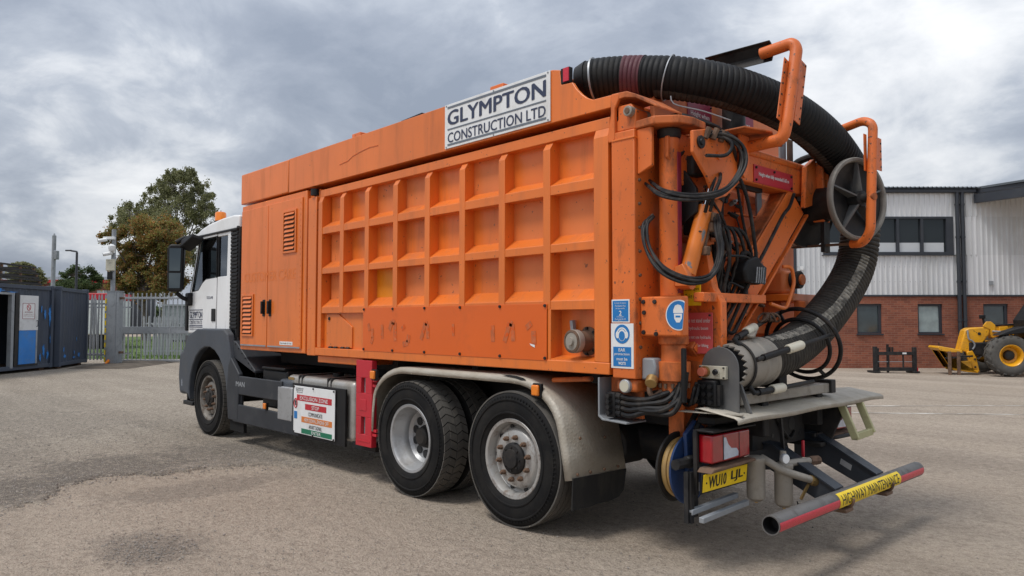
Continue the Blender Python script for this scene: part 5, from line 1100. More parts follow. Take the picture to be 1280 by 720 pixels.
# guide roller: two spoked flanges on one axle
AX = V(1.915, 1.80, 2.50); RO = 0.318; RA = V(0.962, -0.272, 0).normalized(); RB = V(0.272, 0.962, 0).normalized()
f1 = part(MB().lathe([(RO-0.035, -0.012), (RO-0.03, -0.022), (RO-0.004, -0.022), (RO, -0.016), (RO, 0.014), (RO-0.006, 0.022), (RO-0.024, 0.022), (RO-0.034, 0.012), (RO-0.035, -0.012)], AX, RA, 56), 'guide_roller', 'roller_steel', smooth=45)
MB().lathe([(RO-0.034, -0.012), (0.10, -0.05), (0.0, -0.055)], AX, RA, 48).build('flange_dish', 'steel_black', f1)
MB().lathe([(0, 0.10), (0.035, 0.10), (0.035, 0.05), (0.06, 0.045), (0.06, -0.05), (0, -0.05)], AX, RA, 24).build('roller_hub', 'steel_black', f1)
for k in range(5):
    t = 2*math.pi*k/5+0.32; d = RB*math.cos(t)+V(0, 0, math.sin(t)); e = RB*-math.sin(t)+V(0, 0, math.cos(t))
    MB().hexa([AX-RA*0.045+d*0.04-e*0.006, AX-RA*0.045+d*0.04+e*0.006, AX-RA*0.012+d*(RO-0.03)+e*0.006, AX-RA*0.012+d*(RO-0.03)-e*0.006,
               AX+RA*0.045+d*0.04-e*0.006, AX+RA*0.045+d*0.04+e*0.006, AX+RA*0.008+d*(RO-0.03)+e*0.006, AX+RA*0.008+d*(RO-0.03)-e*0.006]).build('spoke', 'plate_steel', f1)
MB().lathe([(0.30, -0.03), (0.16, -0.10), (0.13, -0.25), (0.16, -0.40), (0.30, -0.47), (0.325, -0.475), (0.325, -0.50), (0.29, -0.52), (0.12, -0.60), (0, -0.61)], AX, RA, 44).build('roller_drum', 'steel_black', f1)
MB().cyl(AX+RA*0.10, AX+RA*0.15, 0.028, n=16).build('axle_nut', 'orange_grimy', f1)
MB().bar((1.62, 1.90, 2.12), (1.62, 1.90, 2.42), 0.10, 0.03, (1, 0, 0)).build('cradle_web', 'steel_black', f1)
part(MB().tube(spline([(1.36, 1.9, 2.62), (1.32, 1.98, 2.86), (1.50, 2.0, 2.93), (1.70, 1.95, 2.88)], 0.04), 0.03, 10), 'roller_guard', 'steel_black')
part(MB().box(1.36, 1.375, 1.80, 1.88, 2.84, 3.06), 'bracket_stub', 'rusty_steel'); part(MB().box(1.34, 1.355, 1.70, 1.80, 2.86, 3.08), 'bracket_stub', 'galv_dull')
part(MB().prism([(0.0, 0.0), (0.16, 0.03), (0.24, 0.0), (0.16, -0.06), (0.0, -0.05)], (1.40, 1.28, 2.93), (0.3, 0.95, 0), (0.95, -0.3, 0), (0, 0, 0.05)), 'lamp_bracket', 'orange_grimy', bevel=0.006)

# nozzle parked on the rear deck
NZ0 = V(1.60, 0.375, 1.268); NZ1 = V(1.585, 0.86, 1.293); NA = (NZ1-NZ0).normalized()
np_ = [(-0.135, -0.22), (-0.135, 0.0)]+[(0.135*math.cos(math.pi*(1-k/18)), 0.135*math.sin(math.pi*(1-k/18))) for k in range(1, 18)]+[(0.135, 0.0), (0.135, -0.285), (-0.05, -0.265)]
ep_ = part(MB().prism(np_, (1.590, 0.352, 1.272), (1, 0, 0), (0, 0, 1), (0, 0.012, 0)), 'nozzle_rest', 'plate_steel', bevel=0.003, smooth=40)
cb = part(MB().box(1.455, 1.652, 0.318, 0.35, 1.198, 1.282), 'control_box', 'cream_metal', bevel=0.004)
MB().cyl((1.505, 0.318, 1.243), (1.505, 0.262, 1.243), 0.026, 0.03, 18).build('stop_button', 'button_red', cb, bevel=0.004)
MB().cyl((1.505, 0.318, 1.243), (1.505, 0.300, 1.243), 0.036, n=18).build('button_collar', 'brass', cb)
MB().cyl((1.588, 0.318, 1.243), (1.588, 0.300, 1.243), 0.022, n=16).build('switch_collar', 'chrome', cb)
MB().cyl((1.588, 0.300, 1.243), (1.588, 0.285, 1.243), 0.014, n=14).build('switch', 'black_plastic', cb)
for x in (1.466, 1.64):
    for z in (1.208, 1.272): bolt(cb, (x, 0.318, z), (0, -1, 0), 0.006)
jbx = part(MB().box(1.46, 1.60, 0.28, 0.35, 1.02, 1.19), 'valve_block', 'black_plastic', bevel=0.012)
rr = random.Random(4)
for k in range(9):
    x = 1.48+0.045*(k % 3); z = 1.05+0.05*(k//3)
    MB().cyl((x, 0.28, z), (x, 0.255, z), 0.015, n=8).build('valve', 'black_plastic', jbx)
lines('control_cable', [(1.47, 0.27, 1.16), (1.46, 0.24, 1.06), (1.42, 0.26, 1.03), (1.36, 0.30, 1.04)], 0.012, 3, 0.02, seed=9)
nz = part(MB().lathe([(0.146, 0.055), (0.150, 0.06), (0.153, 0.12), (0.160, 0.14), (0.163, 0.16), (0.164, 0.30), (0.172, 0.31), (0.172, 0.35), (0.165, 0.36), (0.163, 0.46), (0.17, 0.47), (0.17, 0.50), (0.15, 0.51)], NZ0, NA, 44), 'nozzle', 'nozzle_alloy', smooth=35)
MB().lathe([(0.0, 0.04), (0.138, 0.04), (0.138, 0.055), (0.147, 0.056)], NZ0, NA, 44).build('nozzle_mouth', 'ink_black', nz)
a, uu, vv = frame(NA)
for k in range(22):
    t = 2*math.pi*k/22; t2 = t+2*math.pi/44
    d0 = uu*math.cos(t)+vv*math.sin(t); d1 = uu*math.cos(t2)+vv*math.sin(t2); d2 = uu*math.cos(2*t2-t)+vv*math.sin(2*t2-t)
    MB().add([NZ0+d0*0.149+a*0.06, NZ0+d2*0.149+a*0.06, NZ0+d1*0.148+a*0.010, NZ0+d0*0.137+a*0.06, NZ0+d2*0.137+a*0.06, NZ0+d1*0.138+a*0.010], [(0, 1, 2), (5, 4, 3), (0, 2, 5, 3), (2, 1, 4, 5)]).build('tooth', 'nozzle_alloy', nz, smooth=0)
for h in (0.13,): MB().tube([NZ0+a*h+(uu*math.cos(t*math.pi/18)+vv*math.sin(t*math.pi/18))*0.166 for t in range(36)], 0.009, 6, closed=True).build('ring', 'steel_black', nz)
cl = MB().box(1.55, 1.66, 0.66, 0.70, 1.462, 1.485); cl.build('clamp', 'nozzle_alloy', nz, bevel=0.006)
MB().bar((1.66, 0.64, 1.47), (1.60, 0.80, 1.50), 0.03, 0.02).build('clamp_lever', 'nozzle_alloy', nz, bevel=0.006)
MB().cyl((1.60, 0.62, 1.46), (1.60, 0.74, 1.47), 0.018, n=10).build('clamp_bolt', 'rusty_steel', nz)
# hoop guard round the hose with three gripped rods
RC = V(1.605, 1.50, 1.40); ra, ru, rv = frame((0.0, 0.93, 0.36), (0, 0, 1))
def ring(c, r_, w_): return MB().tube([c+(ru*math.cos(t*math.pi/24)+rv*math.sin(t*math.pi/24))*r_ for t in range(48)], w_, 10, closed=True)
hg = part(ring(RC, 0.285, 0.016), 'guard_hoop', 'cable')
ring(RC-ra*0.02+V(0, 0, -0.005), 0.215, 0.015).build('inner_hoop', 'cable', hg)
for p0, p1, gp in ((V(1.63, 0.47, 1.455), V(1.47, 1.40, 1.635), 0.36), (V(1.77, 0.52, 1.325), V(1.84, 1.48, 1.475), 0.50), (V(1.74, 0.52, 1.105), V(1.72, 1.42, 1.13), 0.40)):
    d = (p1-RC); d = (d-ra*d.dot(ra)).normalized()
    rod = MB().tube([p0-d*0.05, p0, p0+(p1-p0)*0.06, p1], 0.016, 10).build('guard_rod', 'cable', hg)
    m0 = p0.lerp(p1, gp-0.13); m1 = p0.lerp(p1, gp+0.06)
    MB().tube([m0, m0.lerp(m1, 0.06), m0.lerp(m1, 0.94), m1], [0.029, 0.033, 0.033, 0.029], 14).build('grip', 'grip_white', hg)
    MB().tube([p0.lerp(p1, 0.06), m0], 0.023, 12).build('sleeve', 'black_plastic', hg)
    MB().bar(RC+d*0.215-ra*0.02, RC+d*0.285, 0.022, 0.022).build('hoop_link', 'cable', hg)

# --- rear deck, lamps, number plate
dk = MB(); N_ = 12; vs = []
for i in range(N_+1):
    y = 0.20+(2.47-0.20)*i/N_
    for x, z in ((1.50, 1.008), (1.53, 1.012), (1.78, 0.972), (1.803, 0.960), (1.805, 0.935)): vs.append((x+(0.02 if i == N_ else 0), y, z+0.004*math.sin(i*1.3)))
dk.add(vs, [(i*5+j, i*5+j+1, (i+1)*5+j+1, (i+1)*5+j) for i in range(N_) for j in range(4)])
dko = part(dk, 'rear_deck', 'tread_plate', smooth=40); md = dko.modifiers.new('thickness', 'SOLIDIFY'); md.thickness = 0.006; md.offset = 0
part(MB().prism([(1.40, 0.16), (1.80, 0.255), (1.79, 0.30), (1.40, 0.24)], (0, 0, 0.985), (1, 0, 0), (0, 1, 0), (0, 0, 0.006)), 'deck_lip', 'tread_plate')
part(MB().box(1.58, 1.68, 0.46, 1.83, 1.022, 1.095), 'deck_tube', 'nozzle_alloy', bevel=0.008)
part(MB().box(1.56, 1.70, 1.78, 1.86, 1.018, 1.12), 'tube_stop', 'steel_black', bevel=0.006)
part(MB().prism([(1.74, 0.98), (1.67, 1.18), (1.69, 1.19), (1.77, 0.985)], (0, 0.42, 0), (1, 0, 0), (0, 0, 1), (0, 0.02, 0)), 'rest_stay', 'plate_steel')
em = part(MB().box(1.50, 1.535, 0.86, 1.66, 0.66, 0.985), 'end_plate', 'chassis', bevel=0.004)
for y, z, r_ in ((1.45, 0.80, 0.05), (0.98, 0.80, 0.03), (1.15, 0.74, 0.016), (1.25, 0.88, 0.014), (1.35, 0.70, 0.016), (1.58, 0.88, 0.016), (1.58, 0.72, 0.016), (1.08, 0.9, 0.014)):
    MB().cyl((1.535, y, z), (1.538, y, z), r_, n=20).build('hole', 'ink_black', em)
part(MB().box(1.45, 1.58, 0.30, 2.40, 0.90, 0.95), 'rear_beam', 'chassis', bevel=0.008)
part(MB().prism([(1.40, 0.62), (1.66, 0.62), (1.80, 0.93), (1.40, 0.95)], (0, 1.80, 0), (1, 0, 0), (0, 0, 1), (0, 0.03, 0)), 'gusset', 'chassis', bevel=0.006)
part(MB().box(1.40, 1.68, 1.62, 1.83, 0.62, 0.65), 'gusset_foot', 'chassis', bevel=0.006)
for k in range(4): part(MB().cyl((1.60, 1.66+k*0.04, 0.70), (1.62, 1.66+k*0.04, 0.70), 0.016, n=8), 'bolt', 'steel_black')
def tail_lamp(y0, y1, z0, z1, x, mirror=False):
    hb = part(MB().box(x-0.11, x-0.07, y0-0.012, y1+0.012, z0-0.012, z1+0.012), 'tail_lamp', 'black_plastic', bevel=0.012)
    MB().box(x-0.07, x+0.030, y0, y1, z0, z1).build('red_lens', 'lens_red', hb, bevel=0.012, seg=3)
    w_ = y1-y0; H_ = z1-z0; k = (lambda q: y1-q) if mirror else (lambda q: y0+q)
    MB().prism([(k(w_*0.29), z0+H_*0.08), (k(w_*0.29), z0+H_*0.86), (k(w_*0.34), z0+H_*0.86), (k(w_*0.40), z0+H_*0.60), (k(w_*0.48), z0+H_*0.44), (k(w_*0.62), z0+H_*0.40), (k(w_*0.67), z0+H_*0.27), (k(w_*0.66), z0+H_*0.12)], (x+0.031, 0, 0), (0, 1, 0), (0, 0, 1), (0.003, 0, 0)).build('clear_lens', 'lens_clear', hb)
    for q_ in (0.28, 0.70): MB().box(x+0.0305, x+0.032, k(w_*q_)-0.003, k(w_*q_)+0.003, z0+0.01, z1-0.01).build('lens_rib', 'ink_black', hb)
    MB().box(x-0.08, x+0.06, y0-0.03, y1+0.03, z1+0.018, z1+0.032).build('lamp_hood', 'black_plastic', hb, bevel=0.005)
    MB().prism([(y0-0.06, z0-0.05), (y1+0.03, z0-0.035), (y1+0.02, z0-0.015), (y0-0.02, z0-0.022)], (x-0.05, 0, 0), (0, 1, 0), (0, 0, 1), (0.11, 0, 0)).build('lamp_shelf', 'rusty_steel', hb, bevel=0.008)
    MB().box(x-0.085, x-0.06, y0-0.035, y0-0.015, z0-0.20, z1+0.03).build('lamp_post', 'chassis', hb)
    return hb
tail_lamp(0.185, 0.655, 0.672, 0.852, 1.60)
tail_lamp(1.98, 2.42, 0.69, 0.86, 1.56, True)
npz = 0.560; TILT = -0.09
PF = (V(0, 1, 0), V(-TILT, 0, 1).normalized(), V(1, 0, TILT).normalized())
npl = MB(); plate(npl, (1.600, 0.375, npz), PF, 0.56, 0.132, 0.008); npl = npl.build('number_plate_holder', 'black_plastic', truck, bevel=0.004)
s_ = MB(); plate(s_, (1.608, 0.375, npz), PF, 0.535, 0.112, 0.004); s_.build('number_plate', 'plate_yellow', npl, bevel=0.003)
l_ = MB(); put_text(l_, 'WU10', (1.612, 0.275, npz), *PF, 0.205, 0.074, off=0.0015, bold=0.028); put_text(l_, 'LJL', (1.612, 0.512, npz), *PF, 0.145, 0.074, off=0.0015, bold=0.028); l_.build('lettering', 'ink_black', npl, smooth=0)
for y in (0.145, 0.605): bolt(npl, (1.612, y, npz), (1, 0, 0), 0.007, 'ink_black', 0.003)
part(MB().box(1.50, 1.53, 0.10, 0.13, 0.30, 0.62), 'plate_bracket', 'chassis')
part(MB().bar((1.595, 0.40, 0.50), (1.595, 0.40, 0.64), 0.04, 0.01, (1, 0, 0)), 'plate_bracket', 'chassis')
# hose reel
rl = part(MB().lathe([(0, 0), (0.225, 0), (0.232, 0.008), (0.225, 0.016), (0.10, 0.016), (0.0, 0.016)], (1.38, 0.30, 0.60), (1, 0, 0), 44), 'hose_reel', 'reel_blue')
MB().lathe([(0, 0), (0.225, 0), (0.232, 0.008), (0.225, 0.016), (0, 0.016)], (1.275, 0.30, 0.60), (1, 0, 0), 44).build('reel_flange', 'steel_black', rl)
for k in range(2): MB().lathe([(0.17, -0.022), (0.192, -0.016), (0.20, 0), (0.192, 0.016), (0.17, 0.022)], (1.315+k*0.042, 0.30, 0.60), (1, 0, 0), 40).build('wound_hose', 'hose_yellow', rl)
MB().cyl((1.29, 0.30, 0.60), (1.38, 0.30, 0.60), 0.17, n=32).build('reel_core', 'hose_yellow', rl)
MB().prism([(-0.10, -0.07), (0.10, -0.05), (0.12, 0.20), (0.0, 0.26), (-0.12, 0.18)], (1.40, 0.32, 0.66), (0, 1, 0), (0, 0, 1), (0.03, 0, 0)).build('reel_arm', 'reel_blue', rl, bevel=0.008)
MB().box(1.41, 1.47, 0.18, 0.34, 0.62, 0.70).build('swivel', 'steel_black', rl, bevel=0.02)
MB().cyl((1.44, 0.06, 0.66), (1.44, 0.20, 0.66), 0.035, n=8).build('swivel_nut', 'steel_black', rl)
MB().bar((1.47, 0.24, 0.31), (1.47, 0.24, 0.52), 0.04, 0.012, (1, 0, 0)).build('strap', 'cable', rl)
MB().box(1.465, 1.485, 0.215, 0.27, 0.47, 0.53).build('buckle', 'galvanised', rl, bevel=0.004)
lines('hydraulic_hose', [(1.40, 0.30, 0.86), (1.44, 0.42, 1.0), (1.48, 0.52, 0.92), (1.50, 0.56, 0.75)], 0.02, 2, 0.03, seed=6)
part(MB().box(1.20, 1.32, 0.34, 0.36, 0.78, 1.18), 'orange_web', 'orange_grimy')
part(MB().box(1.19, 1.44, 0.42, 0.44, 0.82, 1.04), 'orange_web', 'orange_grimy')
# two square tubes hung below
for x, z in ((1.52, 0.37), (1.60, 0.335)): part(MB().bar((x, 0.10, z), (x, 0.66, z+0.02), 0.035, 0.035), 'stowage_tube', 'galv_dull', bevel=0.004)
part(MB().bar((1.50, 0.10, 0.30), (1.50, 0.10, 0.62), 0.03, 0.03, (1, 0, 0)), 'tube_hanger', 'steel_black')
# water filters and taps
def can(x, y, z0, z1, r_):
    c = part(MB().lathe([(0, 0), (r_*0.55, 0), (r_*0.95, 0.02), (r_, 0.05), (r_, z1-z0-0.03), (r_*1.06, z1-z0-0.025), (r_*1.06, z1-z0), (r_*0.7, z1-z0+0.012), (0, z1-z0+0.012)], (x, y, z0), (0, 0, 1), 28), 'water_filter', 'nozzle_alloy', smooth=40)
    MB().cyl((x, y, z0-0.012), (x, y, z0), 0.012, n=8).build('drain_plug', 'brass', c); return c
can(1.62, 0.745, 0.355, 0.645, 0.062)
c2 = can(1.75, 0.88, 0.315, 0.60, 0.060)
MB().cyl((1.75, 0.88, 0.61), (1.75, 0.88, 0.69), 0.026, 0.02, 12).build('relief_valve', 'nozzle_alloy', c2)
MB().tube(spline([(1.64, 0.79, 0.64), (1.70, 0.78, 0.62), (1.78, 0.82, 0.57), (1.86, 0.94, 0.52), (1.90, 1.03, 0.49)], 0.02), 0.026, 12).build('feed_pipe', 'nozzle_alloy', c2)
MB().tube([(1.75, 0.90, 0.60), (1.78, 1.05, 0.60), (1.80, 1.16, 0.595)], 0.025, 12).build('branch_pipe', 'nozzle_alloy', c2)
MB().tube([(1.80, 1.16, 0.595), (1.82, 1.26, 0.59)], 0.032, 8).build('coupler', 'rusty_steel', c2)
MB().tube([(1.885, 0.99, 0.50), (1.92, 1.07, 0.475)], 0.035, 10).build('coupler', 'brass', c2)
g1 = MB().cyl((1.79, 0.80, 0.655), (1.815, 0.79, 0.655), 0.034, n=24).build('pressure_gauge', 'galvanised', c2, bevel=0.004)
MB().cyl((1.815, 0.79, 0.655), (1.818, 0.789, 0.655), 0.029, n=24).build('gauge_face', 'sign_white', c2)
MB().tube(spline([(1.91, 1.06, 0.45), (1.92, 1.05, 0.36), (1.90, 0.98, 0.29), (1.86, 0.90, 0.30), (1.84, 0.88, 0.38)], 0.02), 0.005, 6).build('lanyard', 'steel_black', c2)
MB().bar((1.86, 0.90, 0.38), (1.88, 0.97, 0.47), 0.012, 0.018).build('tap_lever', 'brass', c2)
MB().bar((1.66, 1.08, 0.56), (1.66, 1.02, 0.92), 0.022, 0.022).build('lever', 'steel_black', c2)
MB().bar((1.72, 1.24, 0.60), (1.72, 1.24, 0.72), 0.02, 0.02, (1, 0, 0)).build('tap_handle', 'guard_red', c2, bevel=0.006)
part(MB().tube([(1.50, 1.35, 0.62), (1.40, 1.35, 0.60)], 0.12, 24), 'tow_coupling', 'chassis', bevel=0.01)
part(MB().tube(spline([(1.54, 1.2, 0.86), (1.56, 1.3, 0.74), (1.55, 1.4, 0.70), (1.54, 1.5, 0.76)], 0.03), 0.012, 8), 'brake_line', 'cable')
# underrun bar on its arms
BX, BZ, BR = 2.068, 0.400, 0.056; BY0, BY1 = 0.085, 2.465
ub = part(MB().lathe([(BR-0.008, 0.02), (BR-0.006, 0), (BR, 0.0), (BR, BY1-BY0), (BR-0.006, BY1-BY0), (BR-0.008, BY1-BY0-0.02), (BR-0.008, BY1-BY0-0.4)], (BX, BY0, BZ), (0, 1, 0), 36), 'underrun_bar', 'bar_grey', smooth=50)
MB().lathe([(0, 0.10), (BR-0.008, 0.10), (BR-0.008, 0.0)], (BX, BY0, BZ), (0, 1, 0), 36).build('bar_bore', 'ink_black', ub)
def wrap(y0, y1, a0, a1, m, name, off, nseg=16):
    mb = MB(); vs = []; ny = 2
    for i in range(ny):
        y = y0+(y1-y0)*i/(ny-1)
        for k in range(nseg+1):
            t = R(a0+(a1-a0)*k/nseg); vs.append((BX+(BR+off)*math.cos(t), y, BZ+(BR+off)*math.sin(t)))
    mb.add(vs, [(i*(nseg+1)+k, (i+1)*(nseg+1)+k, (i+1)*(nseg+1)+k+1, i*(nseg+1)+k+1) for i in range(ny-1) for k in range(nseg)])
    mb.build(name, m, ub, smooth=60)
wrap(0.09, 0.925, -32, 22, 'reflector_red', 'reflective_strip', 0.0012)
wrap(1.95, 2.455, -32, 22, 'reflector_red', 'reflective_strip', 0.0012)
wrap(0.90, 1.965, -42, 66, 'sign_yellow', 'marker_band', 0.0022)
vs, fs, x0, x1, y0, y1 = text_poly('HIGHWAY MAINTENANCE')
bmx = bmesh.new(); bvs = [bmx.verts.new((p[0], p[1], 0)) for p in vs]
for f_ in fs: bmx.faces.new([bvs[i] for i in f_])
for k in range(1, 9):   # cut the letters into strips so that they bend round the tube
    bmesh.ops.bisect_plane(bmx, geom=bmx.verts[:]+bmx.edges[:]+bmx.faces[:], plane_co=(0, y0+(y1-y0)*k/9, 0), plane_no=(0, 1, 0))
bmx.verts.index_update(); vs = [(v_.co.x, v_.co.y) for v_ in bmx.verts]; fs = [tuple(v_.index for v_ in f_.verts) for f_ in bmx.faces]; bmx.free()
mb = MB(); sx_ = 0.99/(x1-x0); off = 0.0038
def onbar(px, py):
    yy = 1.432+(px-(x0+x1)/2)*sx_; t = R(12)+((py-(y0+y1)/2)/(y1-y0))*R(68); return (BX+(BR+off)*math.cos(t), yy, BZ+(BR+off)*math.sin(t))
mb.add([onbar(*p) for p in vs], fs); mb.build('lettering', 'ink_black', ub, smooth=0)
for y in (1.06, 1.76):
    ar = part(MB().prism([(1.42, 0.50), (1.42, 0.72), (1.60, 0.70), (2.04, 0.46), (2.03, 0.345), (1.98, 0.34), (1.58, 0.52)], (0, y-0.045, 0), (1, 0, 0), (0, 0, 1), (0, 0.09, 0)), 'bar_arm', 'arm_navy', bevel=0.006)
    MB().prism([(1.44, 0.72), (1.61, 0.705), (2.05, 0.465), (2.05, 0.455), (1.60, 0.695), (1.44, 0.71)], (0, y-0.065, 0), (1, 0, 0), (0, 0, 1), (0, 0.13, 0)).build('arm_flange', 'arm_navy', ar)
    for dz in (-0.06,): MB().tube(bend([(BX-0.06, y+0.03, BZ-0.03), (BX-0.02, y+0.03, BZ-0.075), (BX+0.05, y+0.03, BZ-0.055), (BX+0.066, y+0.03, BZ)], 0.03), 0.010, 8).build('u_bolt', 'rusty_steel', ar)
    MB().box(BX-0.05, BX+0.05, y-0.06, y+0.06, BZ-BR-0.03, BZ-BR-0.006).build('clamp_plate', 'rusty_steel', ar, bevel=0.006)
    if y > 1.5: MB().hexa([V(1.78, y-0.048, 0.50), V(1.86, y-0.048, 0.46), V(1.87, y-0.048, 0.50), V(1.79, y-0.048, 0.54), V(1.78, y-0.046, 0.50), V(1.86, y-0.046, 0.46), V(1.87, y-0.046, 0.50), V(1.79, y-0.046, 0.54)]).build('maker_plate', 'galvanised', ar)
# hook-on ladder
ld = part(MB().bar((1.765, 1.80, 0.93), (1.868, 1.80, 0.685), 0.03, 0.055), 'deck_ladder', 'ladder_green', bevel=0.004)
MB().bar((1.775, 2.10, 0.94), (1.872, 2.10, 0.70), 0.03, 0.055).build('stile', 'ladder_green', ld, bevel=0.004)
MB().bar((1.862, 1.80, 0.70), (1.866, 2.10, 0.712), 0.035, 0.05).build('rung', 'ladder_green', ld, bevel=0.003)
part(MB().tube(bend([(1.60, 1.95, 0.945), (1.66, 2.20, 0.94), (1.72, 2.42, 0.935), (1.60, 2.46, 0.935)], 0.04), 0.018, 8), 'deck_rail', 'steel_black')
part(MB().tube(bend([(1.50, 1.85, 0.66), (1.62, 2.0, 0.645), (1.64, 2.3, 0.645)], 0.05), 0.016, 8), 'lamp_rail', 'steel_black')
# hydraulic manifold beside the column
lpz = part(MB().prism([(0.855, 1.185), (0.855, 0.92), (0.89, 0.895), (1.10, 0.885), (1.10, 0.897), (0.90, 0.908), (0.868, 0.93), (0.868, 1.185)], (0, 0.0, 0), (1, 0, 0), (0, 0, 1), (0, 0.22, 0)), 'manifold_guard', 'galv_dull', bevel=0.003)
part(MB().box(0.895, 1.16, 0.10, 0.12, 0.92, 1.185), 'manifold_back', 'orange_grimy')
mf = part(MB().box(0.91, 0.985, 0.02, 0.10, 0.92, 1.09), 'manifold', 'black_plastic', bevel=0.01)
for k in range(4):
    z = 1.065-k*0.038
    MB().cyl((0.945, -0.01, z), (0.945, 0.02, z), 0.016, n=8).build('port', 'steel_black', mf)
    lines('hydraulic_hose', [(0.98, 0.05, z), (1.08, 0.03, z-0.008), (1.20, 0.04, z-0.006+0.01*k), (1.30+0.025*k, 0.09, z+0.03), (1.33+0.03*k, 0.14, 1.12), (1.345+0.02*k, 0.16, 1.20)], 0.018, 1)
    MB().tube([(0.985, 0.05, z), (1.03, 0.042, z-0.003)], 0.024, 10).build('ferrule', 'steel_black', mf)
lines('hydraulic_hose', [(1.03, 0.06, 1.03), (1.15, 0.03, 0.99), (1.32, 0.06, 1.0), (1.42, 0.14, 1.10), (1.44, 0.16, 1.26)], 0.016, 1)
pg = part(MB().cyl((1.09, 0.03, 1.14), (1.09, -0.008, 1.14), 0.045, n=28), 'pressure_gauge', 'galvanised', bevel=0.005)
MB().cyl((1.09, -0.008, 1.14), (1.09, -0.011, 1.14), 0.037, n=28).build('gauge_face', 'cream_metal', pg)
tp = part(MB().prism([(-0.055, -0.07), (0.05, -0.06), (0.06, 0.02), (0.045, 0.075), (-0.05, 0.075)], (1.235, 0.06, 1.255), (1, 0, 0), (0, 0, 1), (0, 0.09, 0)), 'air_coupling', 'galv_dull', bevel=0.012)
MB().cyl((1.27, 0.06, 1.20), (1.285, 0.02, 1.165), 0.04, n=18).build('brass_nut', 'brass', tp, bevel=0.005)
MB().tube(spline([(1.24, 0.1, 1.19), (1.23, 0.08, 1.12), (1.27, 0.07, 1.08), (1.31, 0.12, 1.12)], 0.02), 0.018, 8).build('tap_pipe', 'rusty_steel', tp)
part(MB().box(1.0, 1.17, 0.02, 0.40, 1.10, 1.185), 'column_foot', 'orange_grimy', bevel=0.02)
part(MB().box(1.50, 1.62, 0.30, 0.34, 1.03, 1.16), 'mesh_plate', 'steel_black')

# dark clutter between post and boom: valve bank, spools, brackets
vb = part(MB().box(1.22, 1.34, 0.50, 0.86, 2.18, 2.52), 'valve_bank', 'steel_black', bevel=0.012)
for k in range(5):
    y = 0.53+k*0.07
    MB().cyl((1.34, y, 2.24), (1.40, y, 2.24), 0.022, n=10).build('spool', 'rusty_steel', vb); MB().cyl((1.34, y, 2.44), (1.39, y, 2.44), 0.018, n=8).build('spool', 'steel_black', vb)
    lines('hydraulic_hose', [(1.40, y, 2.24), (1.47, y+0.02, 2.20), (1.48, y+0.03*k, 2.02), (1.44, y+0.05, 1.84), (1.40, 0.55+0.04*k, 1.60), (1.38, 0.56+0.03*k, 1.35)], 0.012, 1)
lines('hydraulic_hose', [(1.40, 0.58, 2.44), (1.48, 0.54, 2.52), (1.54, 0.44, 2.56), (1.58, 0.36, 2.50), (1.58, 0.30, 2.40), (1.52, 0.34, 2.28)], 0.012, 2, 0.02, seed=14)
lines('hydraulic_hose', [(1.38, 0.68, 2.44), (1.46, 0.70, 2.56), (1.56, 0.66, 2.66), (1.60, 0.58, 2.76), (1.58, 0.44, 2.84)], 0.012, 2, 0.02, seed=15)
part(MB().prism([(1.30, 2.20), (1.46, 2.30), (1.46, 2.46), (1.36, 2.60), (1.30, 2.60)], (0, 0.30, 0), (1, 0, 0), (0, 0, 1), (0, 0.03, 0)), 'knuckle_web', 'steel_black', bevel=0.004)
part(MB().box(1.24, 1.42, 0.34, 0.48, 2.56, 2.70), 'knuckle_block', 'steel_black', bevel=0.02)
part(MB().prism([(1.20, 1.80), (1.34, 1.80), (1.34, 2.10), (1.28, 2.22), (1.20, 2.22)], (0, 0.24, 0), (1, 0, 0), (0, 0, 1), (0, 0.02, 0)), 'side_hatch', 'orange_grimy', bevel=0.006)

# small fittings, clips and thin lines packed round the slewing gear
rr = random.Random(41)
A_ = [(1.34, 0.36, 2.62), (1.40, 0.50, 2.44), (1.42, 0.62, 2.30), (1.36, 0.78, 2.30), (1.44, 0.40, 2.20), (1.40, 0.86, 2.52), (1.32, 0.95, 2.10), (1.30, 1.10, 2.42)]
B_ = [(1.40, 0.50, 1.60), (1.38, 0.56, 1.46), (1.36, 0.70, 1.44), (1.38, 0.90, 1.78), (1.42, 0.44, 1.82), (1.34, 1.05, 1.60), (1.30, 1.25, 1.75), (1.42, 0.36, 1.95)]
for k in range(18):
    a_ = V(*rr.choice(A_))+V(rr.uniform(-.03, .03), rr.uniform(-.05, .05), rr.uniform(-.05, .05)); b_ = V(*rr.choice(B_))+V(rr.uniform(-.03, .03), rr.uniform(-.05, .05), rr.uniform(-.04, .04))
    m1 = a_.lerp(b_, 0.35)+V(rr.uniform(0.0, 0.10), rr.uniform(-.12, .12), rr.uniform(-.05, .05)); m2 = a_.lerp(b_, 0.7)+V(rr.uniform(0.0, 0.10), rr.uniform(-.12, .12), rr.uniform(-.06, .04))
    part(MB().tube(spline([a_, m1, m2, b_], 0.03), rr.choice((0.006, 0.008, 0.010, 0.012)), 6), 'service_line', rr.choice(('cable', 'cable', 'steel_black', 'rusty_steel')))
for k in range(46):
    c = V(*rr.choice(A_+B_))+V(rr.uniform(-.05, .05), rr.uniform(-.12, .12), rr.uniform(-.12, .12)); h = rr.uniform(0.014, 0.03)
    d = V(rr.uniform(-1, 1), rr.uniform(-1, 1), rr.uniform(-1, 1)).normalized()
    part(MB().cyl(c-d*h, c+d*h, h*0.7, n=6).cyl(c+d*h*0.98, c+d*h*1.8, h*0.42, n=8), 'hose_fitting', rr.choice(('rusty_steel', 'steel_black', 'galv_dull', 'orange_grimy')))
